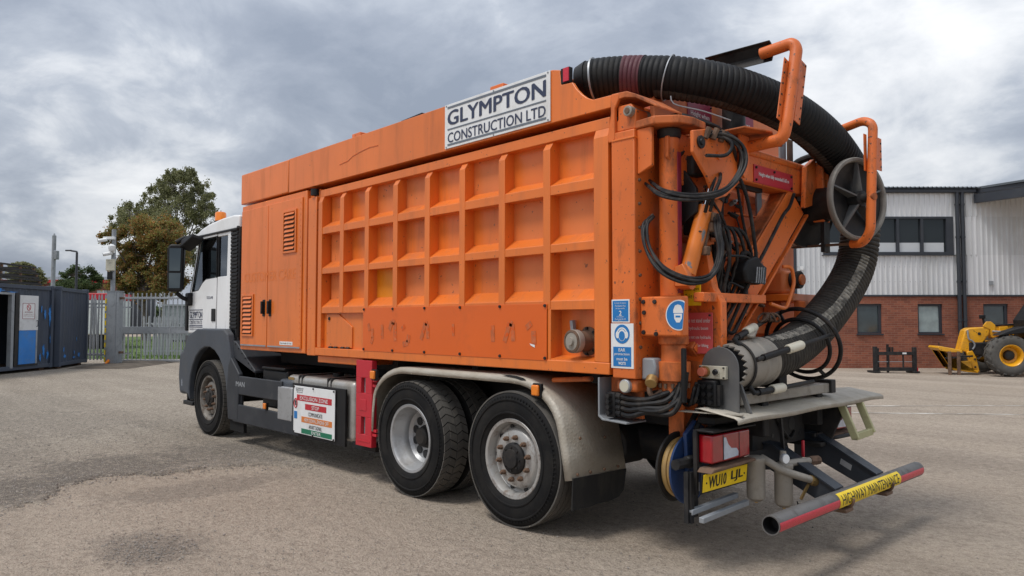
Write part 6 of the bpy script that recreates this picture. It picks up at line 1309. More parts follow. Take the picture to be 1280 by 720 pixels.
for k in range(26):      # bolts and chipped bosses on the rear door and column
    part(MB().cyl((1.031, 0.55+1.7*rr.random(), 1.5+1.4*rr.random()), (1.04, 0, 0), 0.012, n=6), 'bolt', 'steel_black') if False else None
for k in range(9): bolt(co, (1.18, 0.05, 1.4+k*0.16), (1, 0, 0), 0.012, 'rusty_steel', 0.012)
for k in range(6): part(MB().box(1.05, 1.06, 0.56, 0.60, 1.6+k*0.2, 1.63+k*0.2), 'cable_clip', 'steel_black')
# ------------------------------------------------------------------ the yard around the truck
def fx(px, dep): return (px-640.0)/928.0*dep
def grid_wall(x0, x1, z0, z1, holes, y=0.0, t=0.25):
    """wall slab with rectangular openings, reveals included, one connected mesh"""
    xs = sorted({x0, x1, *[h[0] for h in holes], *[h[1] for h in holes]}); zs = sorted({z0, z1, *[h[2] for h in holes], *[h[3] for h in holes]})
    inh = lambda xa, xb, za, zb: any(h[0] <= xa and xb <= h[1] and h[2] <= za and zb <= h[3] for h in holes)
    idx = {}; vs = []; fs = []
    def vi(x, yy, z):
        k = (round(x, 4), round(yy, 4), round(z, 4))
        if k not in idx: idx[k] = len(vs); vs.append((x, yy, z))
        return idx[k]
    solid = {}
    for i in range(len(xs)-1):
        for j in range(len(zs)-1): solid[i, j] = not inh(xs[i], xs[i+1], zs[j], zs[j+1])
    for (i, j), s_ in solid.items():
        if not s_: continue
        a, b_, c, d = xs[i], xs[i+1], zs[j], zs[j+1]
        fs.append((vi(a, y, c), vi(b_, y, c), vi(b_, y, d), vi(a, y, d)))
        fs.append((vi(a, y+t, c), vi(a, y+t, d), vi(b_, y+t, d), vi(b_, y+t, c)))
        for (di, dj), q in (((-1, 0), ((a, c), (a, d))), ((1, 0), ((b_, d), (b_, c))), ((0, -1), ((b_, c), (a, c))), ((0, 1), ((a, d), (b_, d)))):
            if not solid.get((i+di, j+dj), False):
                (p, q_), (r_, s2) = q
                fs.append((vi(p, y, q_), vi(r_, y, s2), vi(r_, y+t, s2), vi(p, y+t, q_)))
    return MB().add(vs, fs)
def corrugated(x0, x1, z0, z1, pitch, depth, y=0.0, crest=0.28, slope=0.12):
    """upright sheet of trapezoidal ribs facing -y"""
    prof = []; x = x0
    while x < x1-1e-6:
        for f_, d in ((0, 0), (0.5-crest/2-slope/2, 0), (0.5-crest/2+slope/2, 1), (0.5+crest/2-slope/2, 1), (0.5+crest/2+slope/2, 0)):
            q = x+f_*pitch
            if q < x1: prof.append((q, y-d*depth))
        x += pitch
    prof.append((x1, prof[-1][1])); n = len(prof)
    return MB().add([(a, b_, z) for z in (z0, z1) for a, b_ in prof], [(i, i+1, n+i+1, n+i) for i in range(n-1)])
def brick_mat(name, c1, c2, cm):
    m = bpy.data.materials.new(name); m.use_nodes = True; t = m.node_tree; L = t.links; b = t.nodes['Principled BSDF']
    tcn = t.nodes.new('ShaderNodeTexCoord'); sp = t.nodes.new('ShaderNodeSeparateXYZ'); cb_ = t.nodes.new('ShaderNodeCombineXYZ'); L.new(tcn.outputs['Object'], sp.inputs[0])
    ad = t.nodes.new('ShaderNodeMath'); ad.operation = 'ADD'; L.new(sp.outputs[0], ad.inputs[0]); L.new(sp.outputs[1], ad.inputs[1]); L.new(ad.outputs[0], cb_.inputs[0]); L.new(sp.outputs[2], cb_.inputs[1])
    br = t.nodes.new('ShaderNodeTexBrick'); br.inputs['Scale'].default_value = 1.0; br.inputs['Brick Width'].default_value = 0.225; br.inputs['Row Height'].default_value = 0.075
    br.inputs['Mortar Size'].default_value = 0.006; br.inputs['Mortar Smooth'].default_value = 0.3; br.inputs['Bias'].default_value = 0.1
    br.inputs['Color1'].default_value = (*c1, 1); br.inputs['Color2'].default_value = (*c2, 1); br.inputs['Mortar'].default_value = (*cm, 1); L.new(cb_.outputs[0], br.inputs['Vector'])
    nz = t.nodes.new('ShaderNodeTexNoise'); nz.inputs['Scale'].default_value = 1.2; nz.inputs['Detail'].default_value = 6; L.new(tcn.outputs['Object'], nz.inputs['Vector'])
    mr = t.nodes.new('ShaderNodeMapRange'); L.new(nz.outputs['Fac'], mr.inputs['Value']); mr.inputs['From Min'].default_value = 0.3; mr.inputs['From Max'].default_value = 0.7; mr.inputs['To Min'].default_value = 0.75; mr.inputs['To Max'].default_value = 1.2
    mu = t.nodes.new('ShaderNodeVectorMath'); mu.operation = 'SCALE'; L.new(br.outputs['Color'], mu.inputs[0]); L.new(mr.outputs[0], mu.inputs['Scale'])
    L.new(mu.outputs[0], b.inputs['Base Color']); b.inputs['Roughness'].default_value = 0.9
    bp = t.nodes.new('ShaderNodeBump'); bp.inputs['Strength'].default_value = 0.6; bp.inputs['Distance'].default_value = 0.006; bp.invert = True
    L.new(br.outputs['Fac'], bp.inputs['Height']); L.new(bp.outputs[0], b.inputs['Normal']); MATS[name] = m
brick_mat('red_brick', (0.33, 0.108, 0.060), (0.22, 0.070, 0.043), (0.29, 0.17, 0.12))
brick_mat('far_brick', (0.20, 0.075, 0.05), (0.15, 0.055, 0.04), (0.19, 0.12, 0.09))
mat('cladding', (0.70, 0.71, 0.72), 0.38, 0.15, dirt=(0.52, 0.53, 0.52), damt=0.45, dscale=1.2, stretch=(1, 1, 0.25), var=0.06, vscale=0.6)
mat('cladding_dull', (0.64, 0.655, 0.665), 0.42, 0.15, dirt=(0.46, 0.46, 0.44), damt=0.55, dscale=1.5, stretch=(1, 1, 0.2), var=0.07, vscale=0.6)
mat('anthracite', (0.030, 0.035, 0.045), 0.45, dirt=(0.07, 0.075, 0.08), damt=0.4, dscale=2, var=0.1)
mat('roof_sheet', (0.10, 0.115, 0.13), 0.5, var=0.1, dirt=(0.17, 0.18, 0.18), damt=0.5, dscale=1.0)
mat('frosted_dark', (0.045, 0.065, 0.070), 0.16, var=0.25, vscale=3, spec=0.8, coat=0.5)
mat('frosted_light', (0.33, 0.40, 0.40), 0.22, var=0.18, vscale=4, spec=0.7, coat=0.4, bump=0.3, bscale=35)
mat('reflection_pale', (0.55, 0.58, 0.60), 0.6, var=0.05)  # pale tone for the reflection painted on the ribbon panes

# --- workshop on the right: brick below, ribbed metal above
BD = 25.0
shop = empty('workshop_building', far(9.6, BD), YAW, 'workshop with silver ribbed cladding above a red brick base', 'building')
def bx_(px): return fx(px, BD)-9.6
W = 22.0
gw = [(bx_(1071), bx_(1102)), (bx_(1147), bx_(1178)), (bx_(1229), bx_(1260)), (bx_(1320), bx_(1351))]
wl_ = grid_wall(0.0, W, -0.1, 2.40, [(a, b_, 1.15, 2.15) for a, b_ in gw]).build('brick_wall', 'red_brick', shop, smooth=0)
for k, (a, b_) in enumerate(gw):
    f_ = MB(); fr2 = 0.055
    f_.box(a, a+fr2, 0.05, 0.14, 1.15, 2.15).box(b_-fr2*1.7, b_, 0.05, 0.14, 1.15, 2.15).box(a+fr2, b_-fr2*1.7, 0.05, 0.14, 2.15-fr2*1.4, 2.15).box(a+fr2, b_-fr2*1.7, 0.05, 0.14, 1.15, 1.15+fr2)
    wf = f_.build('window', 'anthracite', shop)
    MB().box(a+fr2, b_-fr2*1.7, 0.09, 0.10, 1.15+fr2, 2.15-fr2*1.4).build('pane', 'frosted_light' if k == 1 else 'frosted_dark', wf)
    MB().box(a-0.03, b_+0.03, -0.04, 0.06, 1.10, 1.148).build('sill', 'anthracite', wf)
MB().box(0.0, W, -0.045, 0.05, 2.402, 2.455).build('drip_flashing', 'anthracite', shop)
UX0, UX1, UZ0, UZ1 = bx_(1030), bx_(1193), 3.80, 5.10
PIT, DEP_ = 0.172, 0.036
for x0, x1, z0, z1 in ((0.0, W, 2.456, UZ0), (0.0, W, UZ1, 5.90), (0.0, UX0, UZ0, UZ1), (UX1, W, UZ0, UZ1)):
    sw = PIT*6; k0 = int(x0/sw); xa = x0
    while xa < min(x1, 16.0)-1e-6:     # single sheets, lapped, none quite the tone of the next
        xb = min(x1, (int(xa/sw+1e-6)+1)*sw)
        corrugated(xa, xb, z0, z1, PIT, DEP_, -0.005-0.003*(int(xa/sw) % 2)).build('cladding_sheet', random.choice(('cladding', 'cladding', 'cladding_dull')), shop, smooth=20); xa = xb
    if x1 > 16.0: corrugated(max(x0, 16.0), x1, z0, z1, PIT, DEP_, -0.005).build('cladding_sheet', 'cladding', shop, smooth=20)
sk = MB()
for i in range(26):
    for z in (2.9, 3.4): sk.cyl((0.04+PIT*1.0*i*1.0, -0.006, z), (0.04+PIT*i, -0.014, z), 0.010, n=6)
tag(sk.build('fixing_screws', 'galv_dull', shop), kind='stuff')
# ribbon window
fw = MB(); fr2 = 0.07
fw.box(UX0, UX0+fr2, -0.055, 0.12, UZ0, UZ1).box(UX1-0.24, UX1, -0.055, 0.12, UZ0, UZ1).box(UX0+fr2, UX1-0.24, -0.055, 0.12, UZ1-fr2, UZ1).box(UX0+fr2, UX1-0.24, -0.055, 0.12, UZ0, UZ0+0.10)
ufr = fw.build('ribbon_window', 'anthracite', shop)
mul = [UX0+fr2]; npan = 5; inner = UX1-0.24-UX0-fr2
for k in range(1, npan):
    x = UX0+fr2+inner*k/npan; mul.append(x); MB().box(x-0.045, x+0.045, -0.05, 0.10, UZ0+0.10, UZ1-fr2).build('mullion', 'anthracite', ufr)
mul.append(UX1-0.24)
for k in range(npan):
    MB().box(mul[k]+(0.045 if k else 0), mul[k+1]-(0.045 if k < npan-1 else 0), 0.03, 0.04, UZ0+0.10, UZ1-fr2).build('pane', 'glass_dark', ufr)
    MB().box(mul[k]+0.05, mul[k+1]-0.05, 0.026, 0.0295, UZ0+0.10, UZ0+0.42).build('reflection_strip', 'reflection_pale', ufr)  # white reflection low in the glass, put in as a pale strip
MB().prism([(-0.10, UZ0-0.02), (-0.10, UZ0), (0.05, UZ0+0.004), (0.05, UZ0-0.02)], (UX0-0.04, 0, 0), (0, 1, 0), (0, 0, 1), (UX1-UX0+0.08, 0, 0)).build('sill', 'anthracite', ufr)
MB().box(bx_(1000), bx_(1000)+0.10, -0.10, -0.05, 3.3, 3.42).build('alarm_box', 'sign_white', shop)
MB().box(bx_(1236), bx_(1236)+0.12, -0.09, -0.045, 2.78, 2.92).build('wall_vent', 'galv_dull', shop)
MB().box(-0.40, -0.002, -0.03, 0.30, -0.1, 5.90).build('corner_flashing', 'anthracite', shop)
MB().box(-0.45, bx_(1221), -0.16, 0.05, 5.90, 6.02).build('gutter', 'anthracite', shop, bevel=0.02)
rf_ = corrugated(-0.5, bx_(1221)+0.1, 0.0, 9.0, 0.146, 0.05, 0.0)
rf_.v = [(x, -0.22+z*0.985, 6.045-y+z*0.12) for x, y, z in rf_.v]
rf_.build('roof', 'roof_sheet', shop, smooth=20)
MB().box(0.25, W, 0.26, 9.0, 0.0, 5.88).build('building_core', 'anthracite', shop)
for k, x in enumerate((bx_(1197.3), bx_(1203.8))):
    p = MB().tube(bend([(x, -0.10, 5.95), (x, -0.10, 5.4), (x, -0.10, 0.0)], 0.1), 0.062, 12).build('downpipe', 'anthracite', shop)
    for z in (0.5, 1.6, 2.9, 4.4, 5.5): MB().lathe([(0.066, -0.03), (0.076, -0.03), (0.076, 0.03), (0.066, 0.03)], (x, -0.10, z), (0, 0, 1), 12).build('pipe_collar', 'anthracite', p)
# canopy over the loading end
C0 = bx_(1221)
cp = MB().prism([(C0, 0.0), (C0+2.2, -4.0), (W, -4.0), (W, 0.0)], (0, 0, 5.88), (1, 0, 0), (0, 1, 0), (0, 0, 0.14)).build('canopy', 'anthracite', shop)
MB().bar((C0+0.0, -0.06, 5.70), (C0+2.2, -4.0, 5.70), 0.12, 0.30).build('canopy_beam', 'anthracite', cp)
MB().bar((C0+2.2, -4.05, 5.72), (W, -4.05, 5.72), 0.12, 0.30).build('canopy_beam', 'anthracite', cp)
MB().prism([(C0-0.1, 0.2), (C0+2.1, -4.2), (W, -4.2), (W, 0.2)], (0, 0, 6.03), (1, 0, 0), (0, 1, 0), (0.0, 0, 0.07)).build('canopy_roof', 'roof_sheet', cp)

# --- black fork carriage standing on the yard
fc = empty('fork_carriage', far(fx(1092, 22.6), 22.6), YAW-0.02, 'black steel fork carriage frame standing by the brick wall', 'fork frame')
def fpart(mb, nm, **k): return mb.build(nm, 'steel_black', fc, **k)
fpart(MB().box(-0.02, 0.09, 0, 0.10, 0.0, 0.80), 'upright', bevel=0.01); fpart(MB().box(1.16, 1.27, 0, 0.10, 0.0, 0.78), 'upright', bevel=0.01)
fpart(MB().box(0.09, 1.16, 0.01, 0.09, 0.54, 0.64), 'top_bar', bevel=0.006); fpart(MB().box(0.09, 1.16, 0.01, 0.09, 0.06, 0.17), 'bottom_bar', bevel=0.006)
for x, h in ((0.42, 0.54), (0.86, 0.54)): fpart(MB().box(x, x+0.035, 0.03, 0.07, 0.17, h), 'brace')
for x, h in ((0.20, 0.74), (0.50, 0.86)): fpart(MB().box(x, x+0.05, 0.25, 0.32, 0.0, h), 'rear_post')
for x in (0.60, 0.68): fpart(MB().cyl((x, 0.30, 0.60), (x, 0.30, 0.78), 0.03, n=10), 'pin')
for x in (-0.06, 1.12): fpart(MB().box(x, x+0.20, -0.06, 0.40, 0.0, 0.06), 'foot', bevel=0.006)
for z in (0.33,): MB().box(0.10, 1.15, 0.045, 0.055, z, z+0.02).build('tie_bar', 'galv_dull', fc)
MB().box(0.84, 0.96, 0.005, 0.0095, 0.57, 0.62).build('label_plate', 'sign_white', fc)
MB().box(1.275, 1.30, 0.0, 0.06, 0.03, 0.16).build('red_marker', 'guard_red', fc)

# --- telehandler nosing in from the right
mat('jcb_yellow', (0.80, 0.38, 0.008), 0.38, dirt=(0.42, 0.22, 0.05), damt=0.6, dscale=5, lo=0.46, hi=0.7, var=0.12, coat=0.15, speck=((0.05, 0.035, 0.02), 16.0, 0.66, 0.8))
mat('tyre_dusty', (0.085, 0.080, 0.072), 0.85, dirt=(0.16, 0.145, 0.12), damt=0.6, dscale=5, var=0.2, bump=0.2, bscale=50)
th = empty('telehandler', far(14.07, 20.95), YAW-0.21, 'yellow telescopic handler with black tyres parked by the workshop', 'telehandler')
FRONT = {'front_fender': 1.0, 'mudguard': 0.25, 'boom': 0.6, 'head_plate': 0.66, 'boom_nose': 0.72, 'hook_plate': 0.72, 'carriage': 0.72, 'lamp_stalk': 0.5, 'work_lamp': 0.5}
def tp_(mb, nm, m='jcb_yellow', par=None, **k):
    o = mb.build(nm, m, par or th, **k); o.location.x += FRONT.get(nm, 0.0); return o
def agri(x, y, out_):
    O = (x, y, 0.60); A = (0, out_, 0)
    wh = tp_(MB().lathe([(0.30, 0.20), (0.315, 0.215), (0.30, 0.225), (0.27, 0.20), (0.25, 0.10), (0.22, 0.02), (0.17, 0.0), (0, 0.0)], O, A, 36), 'wheel', smooth=40)
    MB().lathe([(0.30, -0.21), (0.34, -0.235), (0.46, -0.24), (0.54, -0.215), (0.565, -0.18), (0.57, 0), (0.565, 0.18), (0.54, 0.215), (0.46, 0.24), (0.34, 0.235), (0.30, 0.21)], O, A, 48).build('tyre', 'tyre_dusty', wh, smooth=45)
    a, uu, vv = frame(A); lug = MB(); Ov = Vector(O); NL = 18
    for i in range(NL):
        for s_, ph in ((1, 0), (-1, 0.5)):
            t = 2*math.pi*(i+ph)/NL; q = []
            for r0, r1 in ((0.53, 0.555), (0.605, 0.60)):
                for tt, h, r_ in ((t-0.055, 0.0, r1), (t+0.055, 0.0, r1), (t+0.055+0.20, 0.232*s_, r0 if r0 < 0.56 else 0.565), (t-0.055+0.20, 0.232*s_, r0 if r0 < 0.56 else 0.565)):
                    q.append(Ov+a*h+(uu*math.cos(tt)+vv*math.sin(tt))*r_)
            lug.hexa(q)
    lug.build('lugs', 'tyre_dusty', wh, smooth=0)['kind'] = 'stuff'
    MB().lathe([(0.15, 0.0), (0.145, 0.05), (0.12, 0.10), (0.05, 0.12), (0, 0.12)], O, A, 24).build('hub', 'steel_black', wh)
    return wh
agri(0.0, 0.24, -1); agri(0.0, 2.10, 1); agri(2.85, 0.24, -1); agri(2.85, 2.10, 1)
tp_(MB().cyl((0, 0.5, 0.6), (0, 1.9, 0.6), 0.11, n=14), 'axle', 'chassis'); tp_(MB().cyl((2.85, 0.5, 0.6), (2.85, 1.9, 0.6), 0.11, n=14), 'axle', 'chassis')
tp_(MB().box(-0.10, 3.5, 0.75, 1.6, 0.62, 1.0), 'chassis', bevel=0.04); tp_(MB().box(-0.75, -0.10, 0.95, 1.4, 0.55, 0.95), 'front_frame', 'chassis', bevel=0.04)
tp_(MB().prism([(-1.0, 0.62), (-0.95, 0.98), (-0.55, 1.08), (-0.20, 1.0), (-0.35, 0.85), (-0.55, 0.62)], (0, 0.55, 0), (1, 0, 0), (0, 0, 1), (0, 0.18, 0)), 'front_fender', bevel=0.02)
tp_(MB().prism([(-0.60, 1.16), (-0.30, 1.30), (0.10, 1.42), (0.55, 1.46), (0.62, 1.30), (0.3, 1.26), (-0.2, 1.20)], (0, 0.02, 0), (1, 0, 0), (0, 0, 1), (0, 0.48, 0)), 'mudguard', 'black_plastic', bevel=0.02)
bo = tp_(MB().prism([(-0.69, 1.05), (-0.69, 1.42), (3.2, 1.86), (3.2, 1.52), (0.2, 1.10)], (0, 1.0, 0), (1, 0, 0), (0, 0, 1), (0, 0.36, 0)), 'boom', bevel=0.02)
MB().prism([(-0.69, 1.42), (-0.69, 1.46), (1.2, 1.56), (1.2, 1.52)], (0, 0.98, 0), (1, 0, 0), (0, 0, 1), (0, 0.40, 0)).build('boom_cover', 'black_plastic', bo)
lb_ = MB().prism([(0.0, 1.30), (0.30, 1.335), (0.30, 1.47), (0.0, 1.435)], (0, 0.985, 0), (1, 0, 0), (0, 0, 1), (0, 0.012, 0)).build('name_panel', 'ink_black', bo)
l_ = MB(); put_text(l_, 'JCB', (0.15, 0.985, 1.385), V(1, 0, 0.11), V(0, 0, 1), V(0, -1, 0), 0.25, 0.09, bold=0.02); l_.build('lettering', 'ink_white', bo, smooth=0)
tp_(MB().prism([(-1.02, 1.42), (-0.92, 1.56), (-0.80, 1.56), (-0.69, 1.46), (-0.69, 1.07), (-0.81, 1.10), (-0.83, 1.33)], (0, 0.96, 0), (1, 0, 0), (0, 0, 1), (0, 0.06, 0)), 'head_plate', bevel=0.01)
tp_(MB().prism([(-0.60, 1.02), (-0.60, 1.40), (-0.36, 1.42), (-0.36, 1.02)], (0, 0.95, 0), (1, 0, 0), (0, 0, 1), (0, 0.05, 0)), 'head_plate', bevel=0.01)
nose = tp_(MB().prism([(-1.44, 1.37), (-0.88, 1.40), (-0.91, 1.18), (-1.25, 0.69), (-1.34, 0.60), (-1.72, 0.70), (-1.56, 1.30)], (0, 0.98, 0), (1, 0, 0), (0, 0, 1), (0, 0.40, 0)), 'boom_nose', bevel=0.03)
MB().cyl((-1.18, 0.98, 1.20), (-1.18, 0.965, 1.20), 0.045, n=14).build('hole', 'ink_black', nose)
MB().tube(spline([(-1.50, 0.95, 1.30), (-1.48, 0.94, 1.05), (-1.38, 0.94, 0.98), (-1.32, 0.94, 0.85), (-1.40, 0.95, 0.70)], 0.05), 0.025, 8).build('hydraulic_hose', 'galv_dull', nose)
MB().tube([(-0.85, 0.93, 1.27), (-0.5, 0.93, 1.25)], 0.03, 10).build('cylinder_rod', 'galvanised', nose)
hk = tp_(MB().prism([(-1.55, 0.66), (-1.40, 0.70), (-1.30, 0.50), (-1.22, 0.10), (-1.28, 0.04), (-1.40, 0.06), (-1.52, 0.40)], (0, 0.90, 0), (1, 0, 0), (0, 0, 1), (0, 0.10, 0)), 'hook_plate', bevel=0.015)
for z in (0.22, 0.45): bolt(hk, (-1.34, 0.90, z), (0, -1, 0), 0.03, 'steel_black', 0.02)
cg = tp_(MB().prism([(-2.40, 0.78), (-2.36, 0.84), (-2.15, 0.80), (-1.74, 0.72), (-1.72, 0.64), (-2.12, 0.66), (-2.32, 0.70)], (0, 0.72, 0), (1, 0, 0), (0, 0, 1), (0, 0.85, 0)), 'carriage', bevel=0.015)
MB().prism([(-2.32, 0.70), (-2.24, 0.70), (-1.95, 0.12), (-1.30, 0.05), (-1.30, 0.12), (-1.80, 0.22), (-2.02, 0.20)], (0, 0.80, 0), (1, 0, 0), (0, 0, 1), (0, 0.06, 0)).build('carriage_side', 'jcb_yellow', cg, bevel=0.01)
MB().prism([(-2.32, 0.70), (-2.24, 0.70), (-1.95, 0.12), (-1.30, 0.05), (-1.30, 0.12), (-1.80, 0.22), (-2.02, 0.20)], (0, 1.40, 0), (1, 0, 0), (0, 0, 1), (0, 0.06, 0)).build('carriage_side', 'jcb_yellow', cg, bevel=0.01)
MB().bar((-2.2, 0.75, 0.48), (-1.45, 0.75, 0.55), 0.05, 0.05).build('carriage_rail', 'steel_black', cg)
MB().box(-1.95, -1.40, 0.95, 1.35, 0.10, 0.45).build('attachment_block', 'steel_black', cg, bevel=0.04)
MB().box(-1.75, -1.45, 0.82, 0.90, 0.16, 0.40).build('attachment_plate', 'jcb_yellow', cg, bevel=0.02)
for x in (-2.14, -1.90): MB().box(x, x+0.085, 0.64, 0.70, -0.02, 0.68).build('fork_shank', 'rusty_steel', cg, bevel=0.008)
MB().cyl((-2.3, 0.9, 0.84), (-2.3, 0.9, 0.95), 0.012, n=6).build('pin', 'steel_black', cg)
for k in range(4): tp_(MB().tube(spline([(-1.0+0.05*k, 0.92, 1.30), (-0.6, 0.90-0.01*k, 1.42+0.02*k), (-0.2, 0.92, 1.34), (0.4, 0.93, 1.38+0.02*k)], 0.06), 0.018, 6), 'boom', 'cable', bo)
for x, z in ((-0.42, 0.86), (-0.30, 0.92)): tp_(MB().box(x+0.9, x+1.0, 0.53, 0.55, z-0.03, z+0.03), 'decal', 'sign_white')
tp_(MB().tube([(-0.15, 1.18, 0.72), (0.35, 1.18, 1.15)], 0.06, 12), 'lift_ram', 'steel_black'); tp_(MB().tube([(-0.45, 1.18, 0.46), (-0.15, 1.18, 0.72)], 0.035, 10), 'ram_rod', 'galvanised')
cbn = tp_(MB().prism([(0.42, 1.0), (0.40, 1.60), (0.95, 2.45), (1.95, 2.45), (2.05, 1.0)], (0, 0.10, 0), (1, 0, 0), (0, 0, 1), (0, 0.80, 0)), 'cab', 'black_plastic', bevel=0.03)
MB().prism([(0.50, 1.42), (0.95, 2.36), (1.85, 2.36), (1.92, 1.42)], (0, 0.085, 0), (1, 0, 0), (0, 0, 1), (0, 0.012, 0)).build('cab_window', 'glass_dark', cbn)
tp_(MB().box(2.1, 4.0, 1.45, 2.1, 0.7, 1.5), 'engine_cover', bevel=0.06)
tp_(MB().tube([(-0.62, 1.5, 1.45), (-0.66, 1.5, 1.66)], 0.03, 8), 'lamp_stalk', 'black_plastic'); tp_(MB().box(-0.75, -0.60, 1.44, 1.56, 1.64, 1.76), 'work_lamp', 'black_plastic', bevel=0.02)
# ------------------------------------------------------------------ left side: containers, fence, gate, trees
mat('container_grey', (0.046, 0.059, 0.086), 0.6, dirt=(0.09, 0.095, 0.10), damt=0.5, dscale=1.6, stretch=(1, 1, 0.4), var=0.12, vscale=0.8, bump=0.03)
mat('blue_paint', (0.020, 0.20, 0.58), 0.5, dirt=(0.06, 0.16, 0.36), damt=0.6, dscale=4, var=0.12)
mat('door_blue', (0.022, 0.19, 0.56), 0.5, dirt=(0.13, 0.20, 0.30), damt=0.6, dscale=3, var=0.15)
def patch(cy, cz, w_, h, seed, n=46):
    rr = random.Random(seed); P = []
    for i in range(n):
        t = 2*math.pi*i/n; k = rr.uniform(0.25, 0.9)*(0.7+0.5*abs(pnoise(V(math.cos(t)*2, math.sin(t)*2, seed*1.7)))); P.append((cy+math.cos(t)*w_*k, cz+math.sin(t)*h*k*rr.uniform(0.8, 1.2)))
    return P
def container(name, loc, rz, length, label, holes, y_parts):
    c = empty(name, loc, rz, label, 'container', None)
    # local: side wall faces +x at x=0, runs along -y; 2.44 deep
    y0, y1 = -length, 0.0
    segs = [(y0, y1, 0.22, 2.56)]
    for (ha, hb, hz0, hz1) in holes:
        new = []
        for a, b_, c0, c1 in segs:
            if ha > a and hb < b_: new += [(a, ha, c0, c1), (hb, b_, c0, c1), (ha, hb, hz1, c1)]
            else: new.append((a, b_, c0, c1))
        segs = new
    for a, b_, c0, c1 in segs:
        m_ = corrugated(a, b_, c0, c1, 0.278, 0.036, 0.0, 0.25, 0.25); m_.v = [(-0.04-yy, x, z) for x, yy, z in m_.v]
        m_.f = [tuple(f) for f in m_.f]; m_.build('side_wall', 'container_grey', c, smooth=15)
    MB().box(-0.14, 0.012, y0, y1, 2.56, 2.68).build('top_rail', 'container_grey', c, bevel=0.01)
    MB().box(-0.16, 0.012, y0, y1, 0.10, 0.22).build('bottom_rail', 'container_grey', c, bevel=0.01)
    for y in (y0, y1-0.12): MB().box(-0.16, 0.02, y, y+0.12, 0.085, 2.70).build('corner_post', 'container_grey', c, bevel=0.008)
    for y in (y0-0.004, y1-0.16):
        for z in (0.08, 2.59): MB().box(-0.165, 0.026, y, y+0.165, z, z+0.12).build('corner_casting', 'container_grey', c, bevel=0.012)
    MB().box(-2.44, -0.02, y0, y1, 2.64, 2.665).build('roof', 'container_grey', c)
    MB().box(-2.44, -2.40, y0, y1, 0.12, 2.64).build('back_wall', 'container_grey', c)
    MB().box(-2.40, -0.02, y1-0.05, y1-0.01, 0.12, 2.62).build('end_wall', 'container_grey', c)
    MB().box(-2.40, -0.02, y0+0.01, y0+0.05, 0.12, 2.62).build('end_wall', 'container_grey', c)
    MB().box(-2.40, -0.17, y0+0.06, y1-0.06, 0.13, 0.20).build('floor_boards', 'rusty_steel', c)
    for y in (y0+0.2, y1-0.5): MB().box(-2.3, -0.1, y, y+0.25, 0.0, 0.08).build('bearer', 'rusty_steel', c)
    for k, (cy, cz, w_, h, sd_) in enumerate(y_parts):
        MB().prism(patch(cy, cz, w_, h, sd_), (0.0, 0, 0), (0, 1, 0), (0, 0, 1), (0.003, 0, 0)).build('paint_patch', 'blue_paint', c, smooth=0)
    return c
CA = container('shipping_container', far(-14.9, 24.13), YAW, 6.06, 'dark grey store container with open side doorway and blue door panel', [(-3.7, -2.05, 0.22, 2.36)],
               [(-0.42, 1.80, 0.09, 0.34, 1), (-0.17, 1.78, 0.10, 0.48, 2), (-0.60, 1.95, 0.05, 0.2, 3), (-0.45, 0.62, 0.12, 0.34, 4), (-0.25, 0.50, 0.10, 0.26, 5), (-0.62, 0.42, 0.08, 0.22, 6), (-0.12, 1.0, 0.06, 0.28, 9), (-2.6, 2.47, 0.62, 0.10, 7), (-2.0, 2.43, 0.34, 0.06, 8)])
# doorway frame and the fixed door with its notice
MB().box(-0.10, 0.03, -2.05, -1.93, 0.16, 2.36).build('door_jamb', 'galv_dull', CA, bevel=0.01)
MB().box(-0.10, 0.025, -3.80, -1.92, 2.36, 2.42).build('door_head', 'galv_dull', CA)
MB().box(-0.06, 0.028, -1.88, -1.72, 0.20, 2.42).build('door_stile', 'steel_black', CA)
dl = MB().box(0.006, 0.030, -1.68, -0.81, 1.29, 2.36).build('notice_board', 'door_white', CA, bevel=0.004)
MB().box(0.006, 0.026, -1.68, -0.83, 0.26, 1.286).build('lower_panel', 'door_blue', CA, bevel=0.004)
MB().box(0.027, 0.034, -0.90, -0.83, 0.26, 1.28).build('panel_edge', 'galv_dull', CA)
MB().box(0.0, 0.034, -1.74, -0.78, 0.20, 0.258).build('door_sill', 'steel_black', CA)
MB().tube(bend([(0.03, -0.88, 1.60), (0.07, -0.88, 1.58), (0.07, -0.88, 1.42), (0.03, -0.88, 1.40)], 0.02), 0.010, 6).build('pull_handle', 'black_plastic', CA)
SF = (V(0, 1, 0), V(0, 0, 1), V(1, 0, 0))
nb = MB(); plate(nb, (0.030, -1.28, 1.88), SF, 0.60, 0.50, 0.003); nb.build('notice', 'sign_white', CA, smooth=0)
nr = MB()
for a_, b_ in (((-1.565, 1.645), (-0.995, 1.645)), ((-1.565, 2.115), (-0.995, 2.115)), ((-1.565, 1.645), (-1.565, 2.115)), ((-0.995, 1.645), (-0.995, 2.115))): nr.bar((0.034, *a_), (0.034, *b_), 0.010, 0.010, (1, 0, 0))
nr.build('notice_border', 'sign_maroon', CA)
nr = MB(); nr.tube([(0.035, -1.28+0.085*math.cos(t*math.pi/12), 1.99+0.085*math.sin(t*math.pi/12)) for t in range(24)], 0.010, 6, closed=True); nr.build('prohibition_ring', 'sign_red', CA)
MB().bar((0.035, -1.34, 2.05), (0.035, -1.22, 1.93), 0.016, 0.008, (1, 0, 0)).build('prohibition_bar', 'sign_red', CA)
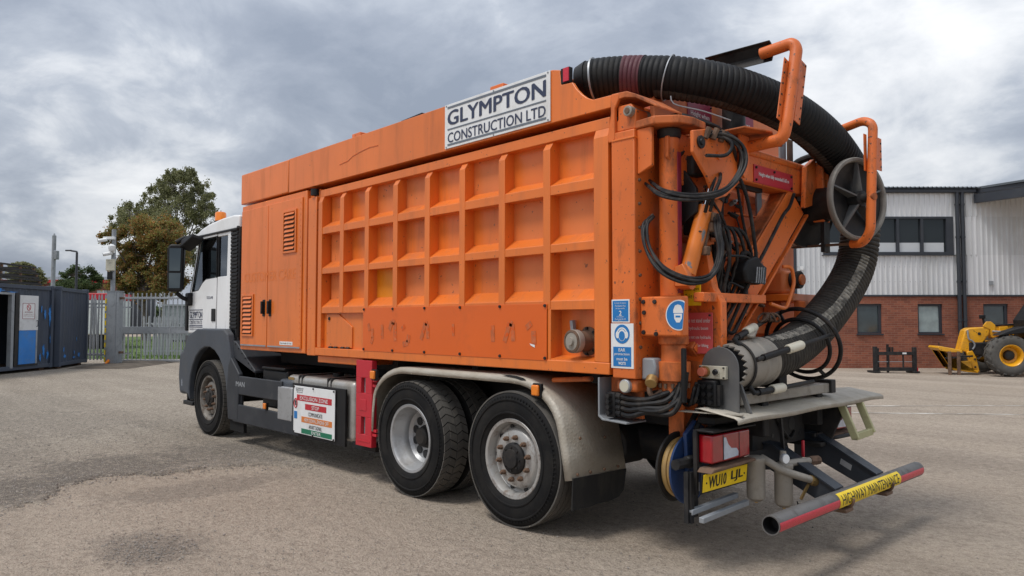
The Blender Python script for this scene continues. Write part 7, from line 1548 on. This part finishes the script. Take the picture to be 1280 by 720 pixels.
l_ = MB(); put_text(l_, 'NO SMOKING', (0.033, -1.28, 1.845), *SF, 0.36, 0.045, off=0.002); put_text(l_, 'It is against the law to', (0.033, -1.28, 1.775), *SF, 0.44, 0.032, off=0.002); put_text(l_, 'smoke in these premises', (0.033, -1.28, 1.725), *SF, 0.48, 0.032, off=0.002); l_.build('lettering', 'sign_maroon', CA, smooth=0)
# shelving inside with stores on it
sh = empty('storage_shelving', CA.matrix_world @ V(0, 0, 0), 0)
bpy.context.view_layer.update()
sh.location = far(-14.9, 24.13)+LENS_R*-1.2+LENS_D*-3.0+V(0, 0, 0.20); sh.rotation_euler = (0, 0, YAW)
tag(sh, 'dark steel shelving seen through the container doorway', 'shelving')
for y in (-0.75, 0.75, 0.95): MB().box(-0.4, -0.36, y, y+0.04, 0, 2.2).build('upright', 'steel_black', sh); MB().box(0.0, 0.04, y, y+0.04, 0, 2.2).build('upright', 'steel_black', sh)
for z in (0.35, 0.9, 1.45, 1.95): MB().box(-0.4, 0.04, -0.72, 0.98, z, z+0.03).build('shelf', 'rusty_steel', sh)
rr = random.Random(21); cols = ['sign_white', 'reel_blue', 'rusty_steel', 'galv_dull', 'cream_metal', 'grip_white']
kinds = ['low carton', 'squat drum', 'slim bottle']
spots = [(z, y) for z in (0.38, 0.93, 1.48) for y in (-0.45, -0.05, 0.35, 0.72)]
names_ = {'sign_white': 'white', 'reel_blue': 'navy blue', 'rusty_steel': 'rust brown', 'galv_dull': 'grey', 'cream_metal': 'cream', 'grip_white': 'off-white'}
lev = {0.38: 'bottom', 0.93: 'middle', 1.48: 'top'}; wh_ = {-0.45: 'doorway end', -0.05: 'second place from the doorway end', 0.35: 'third place from the doorway end', 0.72: 'inner end'}
for i, (z, y) in enumerate(spots):
    m_ = cols[i % 6]; bse = sh.location+LENS_R*-0.15+LENS_D*y+V(0, 0, z); h = 0.16+0.16*rr.random()
    if i % 3 == 0: o = MB().box(-0.12, 0.12, -0.13, 0.13, 0, h).box(-0.122, 0.122, -0.03, 0.03, h-0.001, h+0.003).build('stores_box', m_, None, bevel=0.006); k_ = 'box'
    else: o = MB().lathe([(0, 0), (0.09, 0), (0.095, 0.02), (0.095, h*0.8), (0.06, h*0.92), (0.035, h*0.95), (0.035, h*1.1), (0, h*1.1)], (0, 0, 0), (0, 0, 1), 16).build('oil_bottle', m_, None, smooth=40); k_ = 'bottle'
    o.location = bse; o.rotation_euler = (0, 0, YAW); tag(o, f'{names_[m_]} {k_} on the {lev[z]} container shelf, {wh_[y]}', k_)
CB = container('shipping_container', far(-14.78, 24.28)+LENS_D*2.75*math.cos(0.227)-LENS_R*2.75*math.sin(0.227), YAW+0.227, 2.75, 'short dark grey container with peeled blue patches near the ground', [],
               [(-2.3, 0.62, 0.09, 0.14, 11), (-2.2, 0.40, 0.26, 0.13, 12), (-1.3, 0.50, 0.10, 0.10, 13), (-0.85, 0.40, 0.26, 0.13, 14), (-1.35, 0.33, 0.18, 0.06, 15), (-1.1, 0.95, 0.05, 0.1, 16)])
# steel racks stacked on the container roof
for k in range(3):
    rk = empty('steel_rack', far(-14.98, 22.3)+V(0, 0, 2.705+k*0.20), YAW+0.03*k, ['flat black steel rack lying directly on the container roof', 'flat black steel rack in the middle of the rooftop stack', 'flat black steel rack on top of the rooftop stack'][k], 'rack', 'steel racks stacked on the container')
    L_ = 1.30-0.10*k
    for x in (0.0, -1.6): MB().box(x-0.03, x+0.03, -2.6, L_, 0.0, 0.06).build('side_bar', 'steel_black', rk); MB().box(x-0.03, x+0.03, -2.6, L_, 0.13, 0.18).build('side_bar', 'steel_black', rk)
    for y in (-2.5, -1.5, -0.6, 0.3, L_-0.1):
        for x in (0.0, -1.6): MB().box(x-0.025, x+0.025, y-0.025, y+0.025, 0.06, 0.13).build('stub_post', 'rusty_steel', rk)
        MB().box(-1.57, -0.03, y-0.02, y+0.02, 0.06, 0.12).build('cross_bar', 'steel_black', rk)
mat('dry_twig', (0.16, 0.13, 0.08), 0.9, var=0.3, vscale=10)
br_ = MB(); rr = random.Random(5)
for i in range(240):
    p = V(rr.uniform(-1.4, 0.02), rr.uniform(-2.2, 0.9), rr.uniform(0.0, 0.62)); d = V(rr.uniform(-0.2, 0.2), rr.uniform(-1, 1), rr.uniform(-0.15, 0.2))*rr.uniform(0.1, 0.4)
    br_.bar(p, p+d, 0.010, 0.010)
o = br_.build('cut_branches', 'dry_twig', None, smooth=0, loc=far(-14.98, 22.3)+V(0, 0, 2.72)); o.rotation_euler = (0, 0, YAW)
tag(o, 'dry cut branches caught among the rooftop racks', 'branches', kind='stuff')

# --- palisade fence, gate post, gate
def pale(h, w_=0.065):
    return MB().prism([(-w_/2, 0), (-w_/2, h-0.10), (-w_*0.25, h), (0, h-0.05), (w_*0.25, h), (w_/2, h-0.10), (w_/2, 0)], (0, 0, 0), (1, 0, 0), (0, 0, 1), (0, 0.012, 0))
def fence(x0, dep, n, pitch, h, label, rz=0.0, z0=0.0, lean=0.0):
    f_ = empty('palisade_fence', far(x0, dep)+V(0, 0, z0), YAW+rz, label, 'fence')
    p0 = None
    for i in range(n):
        if p0 is None: p0 = pale(h).build('pale', 'galvanised', f_); p = p0
        else: p = p0.copy(); COL.objects.link(p)
        p.location = (i*pitch, 0, 0.06); p.rotation_euler = (random.uniform(-0.012, 0.012), (lean+0.008)*random.uniform(-1, 1), random.uniform(-0.15, 0.15))
    for z in (0.22, h-0.32): MB().box(-0.08, (n-1)*pitch+0.08, 0.013, 0.06, z, z+0.06).build('rail', 'galvanised', f_)
    return f_
fence(-16.05, 27.4, 9, 0.132, 2.42, 'short galvanised palisade fence between the container and gate post', z0=0.08)
fence(-16.6, 29.0, 12, 0.145, 2.35, 'second palisade panel standing behind the short fence', 0.06, 0.05, 0.035)
fence(-16.3, 33.0, 14, 0.125, 1.75, 'low palisade panel standing on the grass behind the gate post', -0.05, 0.0, 0.03)
fence(-16.1, 33.4, 12, 0.14, 1.70, 'slanting palisade panel propped behind the gate on the grass', -0.02, 0.0, 0.05)
gp = empty('gate_post', far(fx(140.5, 26.4), 26.4), YAW, 'thick square galvanised gate post with yellow tape down one edge', 'gate post')
MB().box(-0.21, 0.21, 0.0, 0.36, 0, 2.62).build('post', 'galv_dull', gp, bevel=0.015)
MB().box(-0.225, 0.225, -0.01, 0.37, 2.62, 2.65).build('cap', 'galv_dull', gp)
MB().box(0.10, 0.125, -0.015, -0.001, 0.05, 2.6).build('weld_seam', 'galvanised', gp)
for k in range(9): MB().box(-0.25, -0.214, -0.012, 0.02, 0.12+k*0.26, 0.12+k*0.26+0.17).build('tape', 'sign_yellow', gp)
for z in (0.42, 2.35): MB().box(0.212, 0.36, 0.08, 0.16, z, z+0.08).build('hinge', 'rusty_steel', gp, bevel=0.01)
gt = empty('yard_gate', far(fx(151, 28.0), 28.0), YAW-0.03, 'galvanised steel yard gate with upright bars and a deep middle rail', 'gate')
GL = 6.0
MB().box(0, GL, 0, 0.06, 2.40, 2.48).build('top_rail', 'galvanised', gt, bevel=0.006); MB().box(0, GL, 0, 0.06, 0.06, 0.13).build('bottom_rail', 'galvanised', gt, bevel=0.006)
MB().box(0.0, GL, -0.02, 0.08, 1.10, 1.36).build('middle_rail', 'galv_dull', gt, bevel=0.006); MB().box(-0.08, 0.0, -0.01, 0.07, 0.05, 2.62).build('stile', 'galvanised', gt, bevel=0.006)
for x in (1.9, 3.9): MB().box(x, x+0.04, -0.03, -0.021, 1.10, 1.36).build('rail_joint', 'galvanised', gt)
g0 = None; nb_ = int(GL/0.17)
for i in range(nb_):
    for z0, z1, nm in ((0.13, 1.10, 'bar'), (1.36, 2.40, 'bar'), (2.48, 2.63, 'spike')):
        k = (nm, z0)
        if i == 0:
            o = MB().box(-0.016, 0.016, 0.014, 0.046, z0, z1).build(nm, 'galvanised', gt, loc=(0.12, 0, 0))
            g0 = g0 or {}; g0[k] = o
        else:
            o = g0[k].copy(); COL.objects.link(o); o.location = (0.12+i*0.17, 0, 0)
ot = MB().tube([(0, 0, 0.05), (0.14, -0.1, 0.14), (0.38, -0.28, 0.30)], 0.055, 12).build('orange_tube', 'lens_amber', None, smooth=50, loc=far(fx(133, 26.2), 26.2)); ot.rotation_euler = (0, 0, YAW+2.2)
tag(ot, 'short orange plastic tube leaning at the foot of the gate post', 'tube')

# --- poles
pc = empty('camera_pole', far(fx(140.5, 27.3), 27.3), YAW, 'grey pole with white security cameras behind the gate post', 'camera pole')
MB().cyl((0, 0, 0), (0, 0, 4.95), 0.085, 0.075, 14).build('pole', 'galv_dull', pc)
MB().box(-0.20, 0.12, -0.16, -0.08, 3.42, 3.84).build('cabinet', 'cream_metal', pc, bevel=0.015); MB().box(-0.14, 0.02, -0.15, -0.08, 3.10, 3.38).build('junction_box', 'black_plastic', pc)
for z, dx in ((4.55, -0.30), (4.05, -0.10)):
    b_ = MB().box(dx-0.02, 0.08, -0.16, -0.04, z+0.02, z+0.12).build('camera_bracket', 'sign_white', pc, bevel=0.01)
    MB().cyl((dx+0.13, -0.14, z+0.02), (dx-0.14, -0.26, z-0.05), 0.065, n=16).build('camera', 'sign_white', pc, bevel=0.015)
    MB().cyl((dx-0.14, -0.26, z-0.05), (dx-0.15, -0.265, z-0.053), 0.055, n=16).build('lens', 'ink_black', pc)
MB().lathe([(0, -0.12), (0.09, -0.08), (0.12, 0.0), (0.12, 0.10), (0.05, 0.16), (0, 0.16)], (0.05, -0.22, 4.22), (0, 0, 1), 18).build('dome_camera', 'sign_white', pc)
def lamp_post(px, dep, h, r_, m, label, head=True):
    l_ = empty('lamp_post', far(fx(px, dep), dep), YAW, label, 'lamp post')
    MB().cyl((0, 0, 0), (0, 0, h), r_*1.15, r_, 12).build('pole', m, l_)
    if head:
        MB().tube(bend([(0, 0, h-0.05), (0, 0, h+0.08), (-0.5, 0, h+0.16)], 0.1), r_*0.8, 8).build('arm', m, l_); MB().box(-0.95, -0.45, -0.12, 0.12, h+0.12, h+0.24).build('lantern', m, l_, bevel=0.04)
    else:
        MB().box(0.05, 0.20, -0.1, 0.1, h-1.1, h-0.7).build('sensor_box', m, l_, bevel=0.02); MB().cyl((0, 0, h), (0, 0, h+0.10), r_*0.6, r_*0.3, 8).build('cap', m, l_)
    return l_
lamp_post(65.5, 34.0, 5.5, 0.085, 'galv_dull', 'stout grey pole with a small box behind the container roof', False)
lamp_post(94.5, 62.0, 7.3, 0.09, 'anthracite', 'slim dark street lamp beside the round tree')

# --- ground beyond the gate
mat('grass', (0.085, 0.135, 0.030), 0.9, var=0.35, vscale=1.5, dirt=(0.14, 0.15, 0.05), damt=0.6, dscale=2, bump=0.3, bscale=30)
mat('grass_blade', (0.10, 0.165, 0.035), 0.8, var=0.35, vscale=2)
q = MB(); nx, ny = 24, 10; vs = []
for j in range(ny+1):
    for i in range(nx+1):
        la = -30+i*(24/nx); de = 30.6+j*(24/ny); z = 0.02+0.035*max(0, de-31)*min(1, (de-31)/8)*0.5+0.03*pnoise(V(la, de, 0)); vs.append(far(la, de, z))
q.add(vs, [(j*(nx+1)+i, j*(nx+1)+i+1, (j+1)*(nx+1)+i+1, (j+1)*(nx+1)+i) for j in range(ny) for i in range(nx)])
tag(q.build('grass_verge', 'grass', None, smooth=60), kind='structure')
q = MB(); rr = random.Random(9)
for _ in range(9000):
    la = rr.uniform(-24, -9); de = 30.8+23*rr.random()**1.6; z = 0.02+0.035*max(0, de-31)*min(1, (de-31)/8)*0.5
    a_ = rr.uniform(0, 3.14); w_ = 0.02; h = rr.uniform(0.05, 0.16); p = far(la, de, z-0.02); d = V(math.cos(a_), math.sin(a_), 0)*w_; t_ = V(rr.uniform(-.05, .05), rr.uniform(-.05, .05), h)
    q.add([p-d, p+d, p+t_], [(0, 1, 2)])
tag(q.build('grass_blades', 'grass_blade', None, smooth=0), 'short green grass growing on the verge beyond the gate', 'grass', kind='stuff')
q = MB(); q.add([far(-60, 55.2, 0.42), far(20, 55.2, 0.42), far(20, 62, 0.47), far(-60, 62, 0.47)], [(0, 1, 2, 3)])
tag(q.build('road', 'yard_dust', None, smooth=0), kind='structure')
mat('verge_soil', (0.10, 0.08, 0.06), 0.95, var=0.3, vscale=3, bump=0.4, bscale=20)
q = MB(); vs = []; rr = random.Random(2)
for i in range(25):
    for j in range(7):
        de = 24.4+i*0.2; la = -15.6+j*0.34-0.05*i*0.2+1.0; edge_ = 0 if j in (0, 6) or i in (0, 24) else 1
        vs.append(far(la, de, 0.012+edge_*(0.04+0.05*rr.random())))
q.add(vs, [(i*7+j, i*7+j+1, (i+1)*7+j+1, (i+1)*7+j) for i in range(24) for j in range(6)])
tag(q.build('soil_heap', 'verge_soil', None, smooth=40), 'low strip of swept soil along the container and fence foot', 'soil', kind='stuff')
cn = empty('traffic_cone', far(fx(223, 50), 50, 0.33), YAW, 'orange traffic cone on the grass beyond the gate', 'cone')
MB().lathe([(0, 0), (0.18, 0), (0.18, 0.03), (0.13, 0.04), (0.035, 0.72), (0, 0.72)], (0, 0, 0), (0, 0, 1), 16).build('cone_body', 'lens_amber', cn); MB().lathe([(0.10, 0.26), (0.106, 0.26), (0.075, 0.48), (0.06, 0.48)], (0, 0, 0), (0, 0, 1), 16).build('reflective_sleeve', 'sign_white', cn)
wb = empty('bollard', far(fx(214, 50), 50, 0.30), YAW, 'slim white bollard beside the traffic cone', 'bollard')
MB().cyl((0, 0, 0), (0, 0, 0.95), 0.10, 0.09, 12).build('post', 'sign_white', wb); MB().lathe([(0.094, 0.95), (0.07, 1.0), (0, 1.01)], (0, 0, 0), (0, 0, 1), 12).build('cap', 'sign_white', wb)
gc = empty('site_cabin', far(fx(203, 46), 46, 0.25), YAW, 'plain grey steel cabin beyond the gate', 'cabin')
m_ = corrugated(0, 6.0, 0.15, 2.25, 0.3, 0.03); m_.build('front_wall', 'galv_dull', gc, smooth=15); MB().box(0.0, 6.0, 0.01, 2.4, 0.15, 2.25).build('shell', 'galv_dull', gc); MB().box(-0.06, 6.06, -0.06, 2.46, 2.25, 2.36).build('roof', 'galv_dull', gc)
for x in (0.3, 2.8, 5.4): MB().box(x, x+0.3, 0.2, 2.2, 0.0, 0.15).build('foot', 'galv_dull', gc)
# lorry with a red box body behind the fence
lr_ = empty('parked_lorry', far(fx(97, 38), 38), YAW+0.1, 'parked lorry with white box body and red top behind the palisade fence', 'lorry')
MB().box(-1.6, 1.7, 0, 2.3, 0.9, 2.65).build('box_body', 'sign_white', lr_, bevel=0.03); MB().box(-1.62, 1.72, -0.02, 2.32, 2.65, 3.0).build('red_top', 'guard_red', lr_, bevel=0.03)
MB().prism([(-1.75, 0.6), (-1.75, 2.5), (-2.5, 2.5), (-2.9, 1.7), (-3.0, 0.6)], (0, 0.1, 0), (1, 0, 0), (0, 0, 1), (0, 2.1, 0)).build('cab', 'guard_red', lr_, bevel=0.05)
MB().prism([(-1.95, 1.6), (-1.95, 2.3), (-2.45, 2.3), (-2.75, 1.6)], (0, 0.085, 0), (1, 0, 0), (0, 0, 1), (0, 0.012, 0)).build('cab_window', 'glass_dark', lr_)
for x in (0.9, -2.3): MB().lathe([(0, 0), (0.25, 0.0), (0.42, 0.02), (0.45, 0.1), (0.42, 0.25), (0, 0.25)], (x, 0.05, 0.45), (0, 1, 0), 20).build('wheel', 'rubber', lr_)
MB().box(-2.9, 1.5, 0.4, 1.9, 0.5, 0.85).build('frame', 'chassis', lr_)
# far brick building
fb = empty('brick_building', far(fx(50, 78), 78), YAW, 'low brick building with a red roof edge behind the trees', 'building')
hs_ = [(x, x+1.5, 3.6, 5.0) for x in (1.2, 3.6, 5.9, 7.4+0.0)] if False else [(1.0, 2.2, 3.5, 4.8), (3.4, 4.6, 3.5, 4.8), (5.9, 7.3, 3.5, 4.8), (9.0, 10.2, 3.5, 4.8)]
grid_wall(-8, 7.9, 0, 5.6, hs_[:3]).build('wall', 'far_brick', fb, smooth=0)
for a, b_, c, d in hs_[:3]:
    wf = MB().box(a, b_, 0.06, 0.12, c, d).build('window', 'frosted_light', fb); MB().box(a, b_, 0.02, 0.058, (c+d)/2-0.04, (c+d)/2+0.04).build('window_bar', 'sign_white', wf); MB().box((a+b_)/2-0.04, (a+b_)/2+0.04, 0.02, 0.057, c, d).build('window_bar', 'sign_white', wf)
MB().box(-8.3, 8.2, -0.3, 9, 5.602, 5.9).build('roof', 'sign_red', fb); MB().prism([(-0.2, 5.9), (4.4, 6.5), (9.0, 5.9)], (-8.2, 0, 0), (0, 1, 0), (0, 0, 1), (16.2, 0, 0)).build('roof_pitch', 'roof_sheet', fb)
MB().box(-8, 7.85, 0.26, 8.8, 0, 5.58).build('core', 'anthracite', fb)

# --- trees
def leafmat(name, col, var=0.35):
    m = mat(name, col, 0.6, var=var, vscale=0.7, spec=0.3); b = m.node_tree.nodes['Principled BSDF']
    t = m.node_tree; tl = t.nodes.new('ShaderNodeBsdfTranslucent'); ms = t.nodes.new('ShaderNodeMixShader'); ms.inputs[0].default_value = 0.45
    lk = b.inputs['Base Color'].links; t.links.new(lk[0].from_socket, tl.inputs[0]); t.links.new(b.outputs[0], ms.inputs[1]); t.links.new(tl.outputs[0], ms.inputs[2]); t.links.new(ms.outputs[0], t.nodes['Material Output'].inputs[0])
    return m
for nm, c in (('leaf_birch_a', (0.205, 0.215, 0.100)), ('leaf_birch_b', (0.270, 0.270, 0.140)), ('leaf_birch_c', (0.145, 0.160, 0.072)), ('leaf_rust_a', (0.265, 0.195, 0.058)), ('leaf_rust_b', (0.205, 0.205, 0.064)), ('leaf_rust_c', (0.330, 0.165, 0.060)),
              ('leaf_green_a', (0.075, 0.110, 0.040)), ('leaf_green_b', (0.105, 0.140, 0.055)), ('leaf_green_c', (0.050, 0.080, 0.030))): leafmat(nm, c)
mat('bark', (0.10, 0.082, 0.065), 0.95, var=0.3, vscale=6, bump=0.4, bscale=25); mat('bark_birch', (0.34, 0.32, 0.29), 0.85, dirt=(0.06, 0.05, 0.045), damt=0.9, dscale=7, lo=0.5, hi=0.6, var=0.1)
def tree(name, loc, lobes, leafs, nleaf, lsize, bark, h_trunk, r_trunk, label, seed, droop=0.0, density=0.9):
    """lobes: (x, y, z, rx, rz, weight) clumps; leaves sit on twiglets in shells of many small clusters"""
    rr = random.Random(seed); t = empty(name, loc, YAW, label, 'tree')
    tr = MB(); top = V(lobes[0][0]*0.3, 0, h_trunk); path = [V(0, 0, -0.1), V(0.05, 0, h_trunk*0.3), V(0.12*rr.uniform(-1, 1), 0.1, h_trunk*0.65), top]
    sp = spline(path, h_trunk/10); tr.tube(sp, [r_trunk*(1-0.6*i/len(sp)) for i in range(len(sp))], 10)
    tr.build('trunk', bark, t, smooth=60)
    lm = MB(); cr = MB(); tot = sum(l[5] for l in lobes)
    for (x, y, z, rx, rz, w_) in lobes:
        c = V(x, y, z); b0 = sp[max(2, int(len(sp)*rr.uniform(0.45, 0.95)))]
        mid = b0.lerp(c, 0.5)+V(rr.uniform(-.3, .3), rr.uniform(-.3, .3), 0.2)
        bp_ = spline([b0, mid, c], 0.4); lm.tube(bp_, [r_trunk*0.38*(1-0.85*i/len(bp_)) for i in range(len(bp_))], 6)
        ncl = max(6, int(22*rx))
        cl = []
        for k in range(ncl):
            while True:
                p = V(rr.uniform(-1, 1), rr.uniform(-1, 1), rr.uniform(-1, 1))
                if 0.25 < p.length < 1: break
            p = p.normalized()*(p.length**0.5)
            q = V(c.x+p.x*rx, c.y+p.y*rx, c.z+p.z*rz); cl.append((q, rr.uniform(0.14, 0.50)*max(0.7, rx*0.6)))
            tw = [c.lerp(q, 0.3), c.lerp(q, 0.7)+V(0, 0, 0.08), q+V(0, 0, -droop*0.3)]; lm.tube(tw, [0.025, 0.014, 0.006], 4)
        n = int(nleaf*w_/tot)
        for k in range(n):
            q, s_ = cl[rr.randrange(ncl)]; d = V(rr.gauss(0, 0.5), rr.gauss(0, 0.5), rr.gauss(0, 0.42))*s_
            if droop: d.z -= abs(rr.gauss(0, droop))*s_
            p = q+d; a_ = V(rr.uniform(-1, 1), rr.uniform(-1, 1), rr.uniform(-0.8, 0.5)-droop).normalized(); b_ = a_.cross(V(rr.uniform(-1, 1), rr.uniform(-1, 1), rr.uniform(-1, 1))).normalized()
            l = lsize*rr.uniform(0.6, 1.3); ww = l*0.34
            cr.cur = rr.choices((0, 1, 2), (5, 3, 3))[0]
            cr.add([p-a_*l/2, p+b_*ww, p+a_*l/2, p-b_*ww], [(0, 1, 2, 3)])
    lm.build('limbs', bark, t, smooth=60); cr.build('crown', leafs, t, smooth=0)
    return t
B = ['leaf_birch_a', 'leaf_birch_b', 'leaf_birch_c']; RU = ['leaf_rust_b', 'leaf_rust_a', 'leaf_rust_c']; GR = ['leaf_green_a', 'leaf_green_b', 'leaf_green_c']
def at(px, py, dep): return (fx(px, dep), 1.574+(401.3-py)/928.0*dep)
def lobes_px(cx, dep, L_):
    o = []
    for px, py, rpx, rpy, w_ in L_:
        x, z = at(px, py, dep); o.append((x-fx(cx, dep), random.Random(px*7+py).uniform(-1.2, 1.2), z, rpx*dep/928.0, rpy*dep/928.0, w_))
    return o
tree('birch_tree', far(fx(205, 56), 56), lobes_px(205, 56, [(222, 232, 26, 20, 10), (196, 246, 22, 22, 8), (248, 248, 20, 24, 8), (222, 262, 32, 22, 10), (255, 275, 17, 24, 6), (160, 262, 16, 14, 5), (176, 270, 20, 16, 5), (148, 276, 13, 16, 4), (212, 216, 9, 7, 1.5), (252, 232, 9, 10, 1.5), (262, 262, 9, 14, 2), (228, 300, 34, 24, 9), (256, 312, 16, 22, 4), (240, 222, 12, 10, 3), (206, 226, 12, 12, 3)]), B, 50000, 0.135, 'bark_birch', 8.6, 0.22, 'tall grey-green birch tree rising behind the rust coloured tree', 31, 0.8)
tree('maple_tree', far(fx(182, 48), 48), lobes_px(182, 48, [(190, 286, 32, 18, 9), (165, 300, 22, 22, 8), (212, 300, 24, 22, 8), (188, 318, 38, 24, 12), (160, 340, 22, 22, 6), (215, 338, 24, 26, 8), (188, 352, 38, 22, 10), (140, 296, 11, 9, 3), (143, 334, 10, 11, 3), (150, 315, 15, 14, 4), (150, 352, 16, 16, 4), (133, 292, 6, 5, 1), (226, 318, 14, 20, 4)]), RU, 62000, 0.14, 'bark', 4.2, 0.24, 'broad rust and green autumn tree behind the gate', 32, 0.15)
tree('round_tree', far(fx(100, 70), 70), lobes_px(100, 70, [(100, 346, 19, 13, 8), (88, 354, 13, 11, 4), (113, 353, 12, 11, 4), (100, 362, 24, 11, 6)]), GR, 24000, 0.17, 'bark', 3.6, 0.18, 'round dark green tree beside the dark street lamp', 33)
tree('bushy_tree', far(fx(32, 74), 74), lobes_px(32, 74, [(24, 336, 9, 7, 3), (38, 337, 10, 7, 3), (30, 346, 20, 10, 5)]), B, 8000, 0.28, 'bark', 4.4, 0.16, 'bushy green tree top showing above the rooftop racks', 34)
# distant hedge line
q = MB(); rr = random.Random(77)
for _ in range(16000):
    la = rr.uniform(-75, 60); de = rr.uniform(92, 98); hmax = 3.2+1.2*pnoise(V(la*0.12, 0, 0))+0.5*pnoise(V(la*0.6, 3, 0)); z = hmax*math.sqrt(rr.random())
    p = far(la, de, z); a_ = V(rr.uniform(-1, 1), rr.uniform(-1, 1), rr.uniform(-1, 1)).normalized(); b_ = a_.cross(V(0.3, 0.5, 0.8)).normalized(); l = rr.uniform(0.3, 0.6); q.cur = rr.randrange(3)
    q.add([p-a_*l, p+b_*l*0.5, p+a_*l, p-b_*l*0.5], [(0, 1, 2, 3)])
tag(q.build('far_hedge', GR, None, smooth=0), 'long dark green hedge on the skyline behind the trees', 'hedge', kind='stuff')
